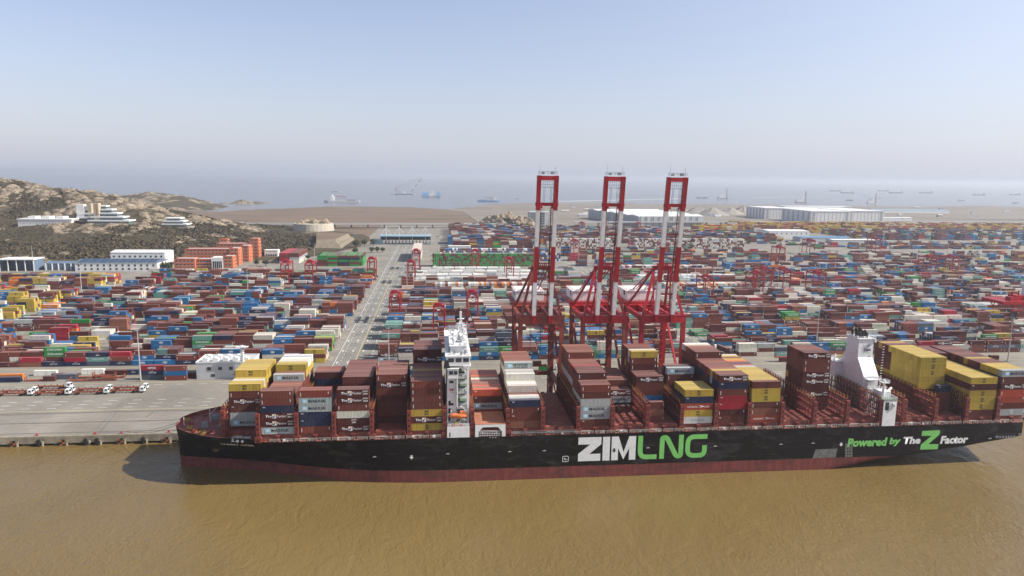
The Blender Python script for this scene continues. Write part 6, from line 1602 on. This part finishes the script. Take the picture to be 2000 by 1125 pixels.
terraced('hillside_pavilion', 'small white stepped pavilion alone on the hillside', 340, 443, 1240, 42, 3, 6, 5.0)
p = on_hill(88, 441, 1236); b = thing('hillside_hall', 'long white hall on the hillside terrace at the left', 'building', (p[0], 1236, p[2]), world=True)
a = MB(); a.box(p[0] - 42, p[0] + 42, 1236, 1262, p[2] - 8, p[2] + 10); a.build('wall', M_wrend, b); a = MB(); a.box(p[0] - 43, p[0] + 43, 1235, 1263, p[2] + 10, p[2] + 11.5); a.build('roof', M_wrend, b)
for k in range(3): a = MB(); a.box(p[0] - 28 + k * 22, p[0] - 16 + k * 22, 1240, 1256, p[2] + 11.5, p[2] + 15.5); a.build('roof_house', M_wrend, b)
windows(b, p[0] - 40, p[0] + 40, 1235.9, p[2] + 4, 1, 1, 2.5, 2.0, 16, M_lgrey)
# terrace retaining wall below the hall
a = MB(); p0, p1 = py(0, 452, 1215), py(112, 452, 1215)
tw_ = thing('retaining_wall', 'arched stone retaining wall below the white hall', 'wall', (p0[0], 1215, p0[2]), world=True)
a.box(p0[0] - 60, p1[0], 1213, 1222, p0[2] - 22, p0[2] + 4); a.build('stone_wall', M_sandst, tw_)
for r_ in range(2):
    for k in range(11):
        a = MB(); x_ = p0[0] - 50 + k * (p1[0] - p0[0] + 55) / 11; zz = p0[2] - 8 - r_ * 10
        a.prism([(x_, zz), (x_ + 9, zz), (x_ + 9, zz + 4), (x_ + 7, zz + 6.5), (x_ + 2, zz + 6.5), (x_, zz + 4)], 'y', 1212.6, 1213.2); a.build('arch_panel', M_scrub, tw_)
# cut slope and round walled mound
M_cut = mat('cut_stone', (.20, .165, .12), .85, var=.2, scale=.12)
b = thing('cut_slope', 'terraced pale stone cutting at the end of the wooded hill', 'rock cutting', (-140, 1180, GZ), world=True)
for k in range(2):
    z0_, z1_ = GZ + 7 * k - .5, GZ + 7 * k + 6.5; xb, yb = -150 - 7 * k, 1117 + 9 * k
    a = MB(); B_ = [(xb - 40 + 7 * k, yb - 6), (xb, yb), (xb + 6, 1262 - 8 * k), (xb - 60, 1290)]; T_ = [(xb - 40 + 7 * k, yb), (xb - 5, yb + 6), (xb + 1, 1258 - 8 * k), (xb - 60, 1290)]
    for q_ in range(3): a.quad((*B_[q_], z0_), (*B_[q_ + 1], z0_), (*T_[q_ + 1], z1_), (*T_[q_], z1_), 0)
    a.poly([(*p_, z1_) for p_ in T_], 1); a.build('terrace', [M_cut, M_mud], b)
p = pz(606, 453, GZ); b = thing('walled_mound', 'round mound ringed by a pale retaining wall with rocks on top', 'mound', (p[0], p[1] + 40, GZ), world=True)
a = MB(); a.tube((p[0], p[1] + 40, GZ - 2), (p[0], p[1] + 40, 19), 42, 40, 32); a.build('ring_wall', mat('pale_stone_wall', (.46, .41, .33), .85, var=.15, scale=.2), b)
def boulder(s, seed):
    me = bpy.data.meshes.new('boulder'); import bmesh
    bm = bmesh.new(); bmesh.ops.create_icosphere(bm, subdivisions=3, radius=1)
    for v in bm.verts:
        n_ = noise.noise(v.co * 1.6 + Vector((seed, 0, 0))) * .35 + noise.noise(v.co * 4 + Vector((seed, 5, 0))) * .12; v.co *= 1 + n_
        if v.co.z < -.3: v.co.z = -.3
    for f in bm.faces: f.smooth = False
    bm.to_mesh(me); bm.free(); me.materials.append(M_rock); return me
M_rock = ground_mat('granite_boulder', (.22, .165, .11), (.34, .27, .19), (.12, .095, .07), .12, .05, (1, 1, 1))
BO = [boulder(1, s * 3.7) for s in range(5)]
for k in range(7):
    o = link('rock', BO[k % 5], b, (p[0] - 24 + k * 8 + (k % 2) * 2, p[1] + 36 + (k % 3) * 6, 19)); o.scale = (9 + k % 3 * 3, 8, 6 + 3 * (k % 4 > 1))
b = thing('rock_outcrop', 'heap of big rounded granite boulders beyond the yard', 'rocks', tuple(pz(988, 440, GZ)), world=True)
c = pz(990, 441, GZ)
for k in range(34):
    u = random.uniform(-1, 1); Y = random.uniform(0, 55); hh = (1 - abs(u)) * 24
    o = link('boulder', BO[k % 5], b, (c[0] + u * 58, c[1] + Y, GZ + hh * random.uniform(.2, 1.0))); s = random.uniform(7, 17); o.scale = (s, s, s * random.uniform(.7, 1.1)); o.rotation_euler = (random.uniform(-.3, .3), random.uniform(-.3, .3), random.uniform(0, 6))
# ---- toll gate with blue canopy
b = thing('gate_canopy', 'port gate with long pale blue canopy and white pylons', 'gate', (-52, 1200, GZ), world=True)
a = MB(); a.box(-97, -10, 1190, 1212, GZ + 13.2, GZ + 15.0); a.build('canopy_roof', mat('pale_blue_roof', (.30, .45, .55), .5, var=.1), b)
for k in range(15):
    a = MB(); a.box(-94 + k * 5.8, -92.6 + k * 5.8, 1194, 1208, GZ, GZ + 5.5); a.box(-94.4 + k * 5.8, -92.2 + k * 5.8, 1192, 1210, GZ, GZ + .5); a.build('gate_booth', M_blroof, b)
a = MB(); a.box(-96, -11, 1204, 1206, GZ + 6.5, GZ + 13); a.build('sign_band', M_droof, b)
for k in range(4):
    a = MB(); X = -86 + k * 22; a.bar((X, 1200, GZ), (X, 1200, GZ + 30), 1.2); a.bar((X, 1200, GZ + 28), (X - 9, 1196, GZ + 15), .3); a.bar((X, 1200, GZ + 28), (X + 9, 1196, GZ + 15), .3); a.build('pylon', M_wrend, b)
a = MB(); a.box(-106, -92, 1188, 1206, GZ, GZ + 8); a.build('guard_house', M_blroof, b)
# ---- elevated road behind the yard
def viaduct(label, A, B, h, w_, n, seg=30):
    A, B = np.array(A), np.array(B); b_ = thing('elevated_road', label, 'bridge', (A[0], A[1], GZ), world=True); d_ = Vector((B - A).tolist() + [0]).normalized(); nrm = Vector((-d_.y, d_.x, 0))
    a_ = MB(); P0, P1 = Vector((A[0], A[1], GZ + h)), Vector((B[0], B[1], GZ + h)); a_.bar(P0, P1, w_, 2.2); a_.bar(P0 - nrm * w_ / 2 + Vector((0, 0, 1.6)), P1 - nrm * w_ / 2 + Vector((0, 0, 1.6)), .4, 1.4); a_.build('road_deck', M_lgrey, b_)
    pm = MB().box(-1.3, 1.3, -4, 4, -h - 1, -1.0).box(-1.6, 1.6, -6, 6, -2.2, -1.05).mesh('pier', M_quay)
    for k in range(n):
        q_ = A + (B - A) * (k + .5) / n; link('pier', pm, b_, (q_[0], q_[1], GZ + h))
viaduct('long grey elevated road running behind the left yard and the gate', (-560, 1530), (150, 1590), 9, 22, 20)
viaduct('distant elevated road in front of the far white warehouses', (330, 1660), (1700, 1790), 10, 22, 34)
# ---- warehouses on the reclaimed land
b = thing('glass_office', 'dark glass office block behind the yard near the boulders', 'building', (243, 1690, GZ), world=True)
a = MB(); a.box(225, 275, 1690, 1730, GZ, GZ + 32); a.build('wall', M_lgrey, b); windows(b, 226, 262, 1689.9, GZ + 2, 7, 4.2, 5.5, 3.0, 6, M_glz); windows(b, 1692, 1728, 225 - .05, GZ + 2, 7, 4.2, 5.5, 3.0, 6, M_glz, axis='y')
M_wroof = mat('white_sheet_roof', (.74, .74, .73), .45, var=.05); M_gclad = mat('grey_cladding', (.36, .37, .38), .6, var=.1, scale=.1)
b = thing('warehouse', 'huge grey warehouse with white ribbed roof behind the second and third cranes', 'warehouse', (510, 1760, GZ), world=True)
a = MB(); a.prism([(440, 2010), (490, 1665), (665, 1690), (640, 2030)], 'z', GZ, GZ + 24); a.build('wall', M_gclad, b)
for k in range(5):
    a = MB(); f0, f1 = k / 5, (k + .94) / 5
    L0, L1 = Vector((490, 1665, 0)).lerp(Vector((440, 2010, 0)), f0), Vector((490, 1665, 0)).lerp(Vector((440, 2010, 0)), f1); R0_, R1_ = Vector((665, 1690, 0)).lerp(Vector((640, 2030, 0)), f0), Vector((665, 1690, 0)).lerp(Vector((640, 2030, 0)), f1)
    z0_, z1_ = GZ + 24.1, GZ + 27.5; mL, mR = (L0 + L1) / 2, (R0_ + R1_) / 2
    a.quad((L0.x, L0.y, z0_), (R0_.x, R0_.y, z0_), (mR.x, mR.y, z1_), (mL.x, mL.y, z1_)); a.quad((mL.x, mL.y, z1_), (mR.x, mR.y, z1_), (R1_.x, R1_.y, z0_), (L1.x, L1.y, z0_)); a.poly([(L0.x, L0.y, z0_), (mL.x, mL.y, z1_), (L1.x, L1.y, z0_)][::-1]); a.build('roof_bay', M_wroof, b)
for k in range(10):
    a = MB(); X = 494 + k * 17; Y = 1664.2 + k * 2.43; a.box(X, X + .8, Y - .5, Y + .6, GZ, GZ + 24); a.build('rib', M_droof, b)
def bigshed(label, X0, X1, Y0, Y1, h, n):
    b_ = thing('warehouse', label, 'warehouse', ((X0 + X1) / 2, Y0, GZ), world=True, group='white warehouses on the reclaimed land')
    a_ = MB(); a_.box(X0, X1, Y0, Y1, GZ - 1.2, GZ + h); a_.build('wall', M_wrend, b_); a_ = MB(); a_.box(X0 - 1, X1 + 1, Y0 - 1, Y1 + 1, GZ + h, GZ + h + 1.5); a_.build('roof', M_wroof, b_)
    me = MB().box(-.35, .35, -.3, .2, 0, h - 1).mesh('rib', M_gclad); lo_ = MB().box(-3.5, 3.5, -.35, .2, 0, h - 3).mesh('louvre', M_gclad)
    for k in range(n): link('rib', me, b_, (X0 + (k + .5) * (X1 - X0) / n, Y0, GZ))
    link('louvre', lo_, b_, (X0 + 8, Y0, GZ + 1)); link('louvre', lo_, b_, (X1 - 8, Y0, GZ + 1))
    lo2 = MB().box(-.35, .2, -3.5, 3.5, 0, h - 3).mesh('louvre', M_gclad)
    for k in range(6): link('louvre', lo2, b_, (X0 - .1, Y0 + (k + .5) * (Y1 - Y0) / 6, GZ + 1))
bigshed('front white warehouse, left half, with dark ribs', 1022, 1135, 1822, 1990, 32, 10); bigshed('front white warehouse, right half, with dark ribs', 1142, 1248, 1840, 2000, 33, 10)
bigshed('white warehouse behind left of the front pair', 990, 1075, 2030, 2160, 31, 8); bigshed('low white warehouse behind the front pair', 1090, 1330, 2110, 2200, 27, 14); bigshed('farthest long white shed near the shore', 1300, 1560, 2500, 2570, 18, 14)
shed('long_shed', 'pale blue roofed long shed near the far shore', 1600, 1900, 2420, 2480, 12, M_wrend, mat('sky_blue_roof', (.22, .40, .55), .5), 2); shed('long_shed', 'low white shed beyond the warehouses', 1280, 1420, 1960, 1990, 9, M_wrend, M_wroof, 1.5)
shed('port_warehouse', 'white port warehouse with blue canopy at the far right of the yard', 660, 745, 1330, 1385, 15, M_wrend, M_wroof, 1.5, 8, wz=9); shed('port_canopy', 'long blue roofed canopy beside the port warehouse', 690, 790, 1262, 1292, 8, M_lgrey, mat('blue_sheet_roof', (.06, .22, .42), .5), 1.2)
b = shed('port_canopy', 'second white canopy roof right of the blue one', 735, 830, 1228, 1252, 7, M_lgrey, M_wroof, 1.0)
# sand heaps and low works on the reclaimed land
def heap(label, px, pyy, r, h):
    p_ = pz(px, pyy, 3.0); a_ = MB(); n_ = 18
    ring = [(p_[0] + r * math.cos(2 * math.pi * k / n_) * random.uniform(.85, 1.15), p_[1] + r * .8 * math.sin(2 * math.pi * k / n_), 2.9) for k in range(n_)]
    mid = [(p_[0] + (x_ - p_[0]) * .42 + random.uniform(-4, 4), p_[1] + (y_ - p_[1]) * .42, 3 + h * random.uniform(.5, .66)) for x_, y_, _z in ring]
    for k in range(n_): a_.quad(ring[k], ring[(k + 1) % n_], mid[(k + 1) % n_], mid[k]); a_.poly([mid[k], mid[(k + 1) % n_], (p_[0], p_[1], 3 + h)])
    tag(a_.build('sand_heap', mat('sand_heap_grey', (.29, .26, .225), .9, var=.12, scale=.05)), label, 'heap', 'sand heaps on the reclaimed land')
for i, (px, pyy, r, h) in enumerate([(1362, 418, 48, 26), (1392, 420, 55, 27), (1425, 418, 50, 25), (1452, 417, 48, 28), (1475, 414, 40, 24), (1330, 412, 35, 15)]): heap(f'{ordi(i + 1)} pale grey sand heap from the left beyond the third crane' if i < 5 else 'low sand heap hidden behind the third crane', px, pyy, r, h)
huts = sorted((random.uniform(1000, 1990), random.uniform(404, 428)) for _ in range(26))
huts = [h_ for h_ in huts if not (1480 < h_[0] < 1740 and h_[1] > 406)]
for i, (px, pyy) in enumerate(huts[:22]):
    p_ = pz(px, pyy, 3.0); w_, d_, h_ = random.uniform(8, 30), random.uniform(6, 14), random.uniform(3, 8)
    b_ = thing('site_hut', f'{ordi(i + 1)} small site hut from the left on the reclaimed land', 'hut', (p_[0], p_[1], 2.95), group='site huts')
    MB().box(-w_ / 2, w_ / 2, -d_ / 2, d_ / 2, 0, h_).build('wall', random.choice((M_wrend, M_lgrey, M_sandst)), b_); MB().prism([(-d_ / 2 - .4, h_), (d_ / 2 + .4, h_), (0, h_ + 1.5)], 'x', -w_ / 2 - .4, w_ / 2 + .4).build('roof', random.choice((M_wroof, M_blroof, M_gclad)), b_)
# trees at the gate
M_tree = leaf_mat('tree_leaves', (.035, .05, .018), (.06, .072, .028), (.03, .04, .015))
def tree(label, X, Y, z, r, n, grp):
    t_ = thing('tree', label, 'tree', (X, Y, z), group=grp)
    a_ = MB(); a_.tube((0, 0, -.5), (0, 0, r * .9), r * .12, r * .06, 7)
    for k in range(4): u = k * 1.6; a_.tube((0, 0, r * .6), (math.cos(u) * r * .5, math.sin(u) * r * .5, r * 1.2), r * .05, r * .02, 5)
    a_.build('trunk', mat('bark', (.07, .05, .035), .9), t_)
    a_ = MB()
    for k in range(n):
        d_ = Vector((random.gauss(0, 1), random.gauss(0, 1), random.gauss(0, .8))); d_.normalize(); c_ = d_ * r * random.uniform(.35, 1.0) * (1 + .25 * noise.noise(d_ * 2.3 + Vector((X, Y, 0)))); c_.z = c_.z * .8 + r * 1.3
        u = Vector((random.gauss(0, 1), random.gauss(0, 1), random.gauss(0, 1))).normalized(); v = u.cross(d_).normalized(); s = r * random.uniform(.12, .24)
        a_.quad(tuple(c_ + u * s), tuple(c_ + v * s), tuple(c_ - u * s), tuple(c_ - v * s))
    a_.build('crown', M_tree, t_)
tr = [(-318, 862, 4.2, 'left of the orange offices'), (-325, 866, 5, 'leftmost beside the solar warehouse'), (-322, 874, 4.5, 'behind the leftmost tree by the solar warehouse'), (-228, 905, 4, 'between orange blocks'), (-215, 900, 4.5, 'right of the middle orange tower'), (-206, 935, 4, 'in the garden right of the offices'), (-196, 950, 4.5, 'farther in the garden right of the offices'), (-175, 965, 4, 'before the small white house'), (-160, 980, 4.2, 'right of the small white house'), (-120, 1040, 5, 'at the foot of the stone cutting'), (-98, 1060, 4.5, 'on the traffic island before the gate'), (-90, 1062, 4.5, 'second on the traffic island before the gate'), (-82, 1064, 4, 'third on the traffic island before the gate'), (-105, 1165, 6, 'left of the gate canopy'), (-118, 1150, 6, 'beside the hedge left of the gate'), (-130, 1135, 6, 'at the left end of the hedge near the gate')]
for X, Y, r, w_ in tr: tree(f'dark green rounded tree {w_}', X, Y, GZ, r, 150, 'trees around the offices and the gate')
# parked cars by the offices and one by the road
def car():
    t_ = thing('parked_car', 'x', 'car'); a_ = MB(); a_.prism([(-2.2, .35), (2.2, .35), (2.2, .85), (1.3, .95), (.7, 1.45), (-1.2, 1.45), (-2.0, .95), (-2.2, .9)], 'y', -.9, .9); a_.build('body', M_white, t_)
    a_ = MB(); a_.prism([(1.15, .98), (.68, 1.40), (-1.15, 1.40), (-1.8, .98)], 'y', -.92, .92); a_.build('window', M_glass, t_)
    for X in (-1.4, 1.4):
        for Y in (-.85, .85): a_ = MB(); a_.tube((X, Y - .1, .33), (X, Y + .1, .33), .33, n=10); a_.build('wheel', M_rub, t_)
    return t_
CR = car()
for i, (X, Y, rz, w_) in enumerate([(-68.5, 400, 1.2, 'parked beside the dark roofed building at the road'), (-215, 872, .2, 'first in the row right of the orange entrance'), (-209, 873, .2, 'second in the row right of the orange entrance'), (-203, 874, .2, 'third in the row right of the orange entrance'), (-213, 880, .2, 'behind the row right of the orange entrance'), (-72, 805, .3, 'standing at the left yard end near the gantry')]):
    o = CR if i == 0 else copy_tree(CR, (0, 0, 0)); o.location = (X, Y, GZ); o.rotation_euler.z = rz; tag(o, f'white car {w_}', 'car', 'white parked cars')
# ================================================================== VESSELS AT SEA
M_vgrey = mat('vessel_grey', (.20, .22, .25), .6, var=.15, scale=.05); M_vblue = mat('vessel_blue', (.10, .22, .42), .6); M_vlb = mat('vessel_light_blue', (.20, .45, .68), .5); M_vred = mat('vessel_red', (.35, .09, .06), .6)
def vessel(label, px, pyy, wpx, kind, flip=1, hullm=None):
    p_ = pz(px, pyy, 0); L = wpx / CF * p_[1] * 1.03; t_ = thing('vessel', label, 'ship', (p_[0], p_[1], 0), 0 if flip > 0 else math.pi, group='vessels on the sea')
    Bm, D = L * .16, L * .055
    a_ = MB(); a_.prism([(-L / 2, -Bm / 2), (L * .38, -Bm / 2), (L / 2, 0), (L * .38, Bm / 2), (-L / 2, Bm / 2)], 'z', -1, D); a_.build('hull', hullm or M_vgrey, t_)
    if kind == 'cargo':
        a_ = MB(); a_.box(-L * .46, -L * .36, -Bm * .4, Bm * .4, D, D + L * .09); a_.box(-L * .43, -L * .39, -Bm * .45, Bm * .45, D + L * .09, D + L * .11); a_.build('superstructure', M_wrend, t_)
        a_ = MB(); a_.box(-L * .3, L * .34, -Bm * .35, Bm * .35, D, D + L * .02); a_.bar((L * .42, 0, D), (L * .42, 0, D + L * .07), L * .008); a_.build('hatch', M_vgrey, t_)
        a_ = MB(); a_.prism([(L * .34, D), (L * .47, D), (L * .5, D + L * .03), (L * .36, D + L * .03)], 'y', -Bm * .3, Bm * .3); a_.build('forecastle', hullm or M_vgrey, t_)
    if kind == 'dredger':
        a_ = MB(); a_.box(L * .22, L * .32, -Bm * .4, Bm * .4, D, D + L * .11); a_.box(L * .25, L * .29, -Bm * .4, Bm * .4, D + L * .11, D + L * .16); a_.build('superstructure', M_wrend, t_)
        a_ = MB(); 
        for k in range(7): X = -L * .12 + k * L * .045; a_.bar((X, 0, D), (X, 0, D + L * .12), L * .006)
        a_.box(-L * .12, L * .16, -1, 1, D + L * .115, D + L * .13); a_.build('gantry', M_vred, t_)
        a_ = MB(); a_.box(-L * .4, -L * .15, -Bm * .3, Bm * .3, D, D + L * .03); a_.build('hatch', M_vgrey, t_)
    if kind == 'tug':
        a_ = MB(); a_.box(-L * .1, L * .25, -Bm * .6, Bm * .6, D, D + L * .16); a_.box(0, L * .18, -Bm * .5, Bm * .5, D + L * .16, D + L * .3); a_.bar((L * .05, 0, D + L * .3), (L * .05, 0, D + L * .5), L * .02); a_.build('wheelhouse', M_wrend, t_)
    if kind == 'barge':
        a_ = MB(); a_.box(-L * .4, L * .3, -Bm * .4, Bm * .4, D, D + L * .06); a_.build('deck_load', M_vgrey, t_); a_ = MB()
        for k in range(5): a_.bar((-L * .35 + k * L * .15, 0, D), (-L * .35 + k * L * .15, 0, D + L * .13), L * .01)
        a_.build('posts', M_vgrey, t_)
    if kind == 'piler':
        a_ = MB(); h_ = L * .85
        for (dx, dy) in ((-.03, -.03), (.03, -.03), (.03, .03), (-.03, .03)): a_.bar((L * (.3 + dx), L * dy, D), (L * (.3 + dx * .7), L * dy * .7, h_), L * .012)
        for k in range(12): z = D + (h_ - D) * k / 12; z2 = D + (h_ - D) * (k + 1) / 12; a_.bar((L * .27, -L * .03, z), (L * .33, -L * .03, z2), L * .008); a_.bar((L * .33, L * .03, z), (L * .27, L * .03, z2), L * .008)
        a_.build('piling_tower', M_vred if hullm else M_vgrey, t_); a_ = MB(); a_.box(-L * .4, -L * .1, -Bm * .5, Bm * .5, D, D + L * .2); a_.box(-L * .1, L * .18, -Bm * .3, Bm * .3, D, D + L * .32); a_.build('superstructure', M_wrend, t_)
    return t_
vessel('white hulled dredger with red gantry left of centre', 668, 395.5, 65, 'dredger', -1, M_lgrey)
vessel('small far cargo ship above the dredger', 655, 375, 14, 'cargo', -1); vessel('small tug following the far cargo ship above the dredger', 668, 377, 9, 'tug', -1)
vessel('blue hulled dredger with low gantry right of the semi-submersible', 955, 394, 44, 'dredger', 1, M_vblue); vessel('tiny tug between the blue dredger and the first crane', 1009, 388, 9, 'tug', 1, M_vblue); vessel('small boat left of the floating crane', 765, 379, 9, 'tug', -1)
vessel('barge with tall piling tower right of the third crane', 1412, 388, 24, 'piler', 1); vessel('small cargo boat left of the piling barge', 1371, 387, 22, 'cargo', -1); vessel('small boat below the piling barge', 1403, 391, 9, 'tug', 1)
vessel('barge with shorter piling tower before the white warehouses', 1565, 396, 27, 'piler', 1); vessel('barge with thin red piling tower at the right', 1703, 398, 24, 'piler', 1, M_lgrey)
for i, (px, pyy, w_) in enumerate([(1631, 373.5, 24), (1655, 377.5, 29), (1725, 373.5, 24), (1749, 377.5, 30), (1808, 377.5, 30), (1912, 381.5, 27), (1982, 381, 26)]):
    vessel(f'{ordi(i + 1)} anchored grey freighter from the left on the hazy horizon', px, pyy, w_, 'cargo', -1)
vessel('flat work barge before the anchored freighters', 1660, 392, 18, 'barge', 1); vessel('small white workboat near the red piling tower', 1719, 387, 9, 'tug', 1); vessel('low barge near the far right shore', 1878, 392.5, 16, 'cargo', 1); vessel('low barge at the right edge of the shore', 1984, 397, 16, 'barge', 1); vessel('small barge left of the red piling tower', 1698, 389, 7, 'barge', 1)
# floating crane
p = pz(790, 380, 0); L = 34 / CF * p[1]; t = thing('floating_crane', 'floating crane barge with long red and white lattice jib', 'crane vessel', (p[0], p[1], 0), group='vessels on the sea')
a = MB(); a.box(-L * .55, L * .45, -12, 12, -1, 6); a.build('hull', M_vgrey, t); s_ = L
for (A, B, n_) in (((L * .30, 0, 6), (L * 1.0, 0, L * .97), 7),):
    A, B = Vector(A), Vector(B)
    for k in range(n_):
        g_ = MB(); c0, c1 = A.lerp(B, k / n_), A.lerp(B, (k + 1) / n_)
        for dy in (-4, 4):
            g_.bar(c0 + Vector((-3, dy, 0)), c1 + Vector((-3, dy, 0)), 1.4); g_.bar(c0 + Vector((3, dy, 0)), c1 + Vector((3, dy, 0)), 1.4); g_.bar(c0 + Vector((-3, dy, 0)), c1 + Vector((3, dy, 0)), 1.0); g_.bar(c0 + Vector((3, dy, 0)), c1 + Vector((-3, dy, 0)), 1.0)
        g_.build('jib_section', M_vred if k % 2 else M_wrend, t)
a = MB(); a.bar((-L * .45, 0, 6), (-L * .5, 0, L * .36), 2.2); a.bar((-L * .2, 0, 6), (-L * .5, 0, L * .36), 2.2); a.bar((-L * .5, 0, L * .36), (L * .98, 0, L * .97), 1.0); a.build('back_mast', M_vred, t)
a = MB(); a.box(-L * .1, L * .05, -8, 8, 6, 18); a.build('deckhouse', M_wrend, t); a = MB(); a.bar((L * 1.0, 0, L * .96), (L * 1.0, 0, L * .3), .6); a.build('hook_cable', M_vgrey, t)
# semi-submersible
p = pz(842, 385, 0); L = 35 / CF * p[1]; t = thing('heavy_lift_vessel', 'light blue heavy lift vessel with two towers and white deckhouse', 'ship', (p[0], p[1], 0), group='vessels on the sea')
a = MB(); a.box(-L / 2, L / 2, -14, 14, -1, 5); a.build('hull', M_vgrey, t)
for x0_, x1_, h_ in ((-L * .5, -L * .12, 22), (L * .3, L * .5, 25)): a = MB(); a.box(x0_, x1_, -13, 13, 5, h_); a.box(x0_ + 3, x1_ - 3, -8, 8, h_, h_ + 4); a.build('side_tower', M_vlb, t)
a = MB(); a.box(-L * .1, L * .22, -10, 10, 5, 20); a.box(0, L * .12, -8, 8, 20, 38); a.build('deckhouse', M_wrend, t)
# breakwater lines
for lab_, (x0_, y0_), (x1_, y1_) in (('thin dark breakwater line off the right shore', (1465, 386.5), (1612, 385)), ('long thin breakwater behind the second crane', (1090, 394), (1330, 388.5))):
    A, B = pz(x0_, y0_, 0), pz(x1_, y1_, 0); a = MB(); a.bar((A[0], A[1], .8), (B[0], B[1], .8), 14, 5); tag(a.build('breakwater', M_gclad), lab_, 'breakwater')
# ================================================================== AIR
m = bpy.data.materials.new('haze'); m.use_nodes = True; n = m.node_tree.nodes; n.clear()
vo = n.new('ShaderNodeVolumePrincipled'); vo.inputs['Color'].default_value = (.82, .87, .96, 1); vo.inputs['Density'].default_value = 8.8e-5; vo.inputs['Anisotropy'].default_value = .25
om = n.new('ShaderNodeOutputMaterial'); m.node_tree.links.new(vo.outputs[0], om.inputs['Volume'])
a = MB(); a.box(-29500, 29500, -1950, 29500, -7, 150); hz = a.build('haze', m); hz['kind'] = 'stuff'
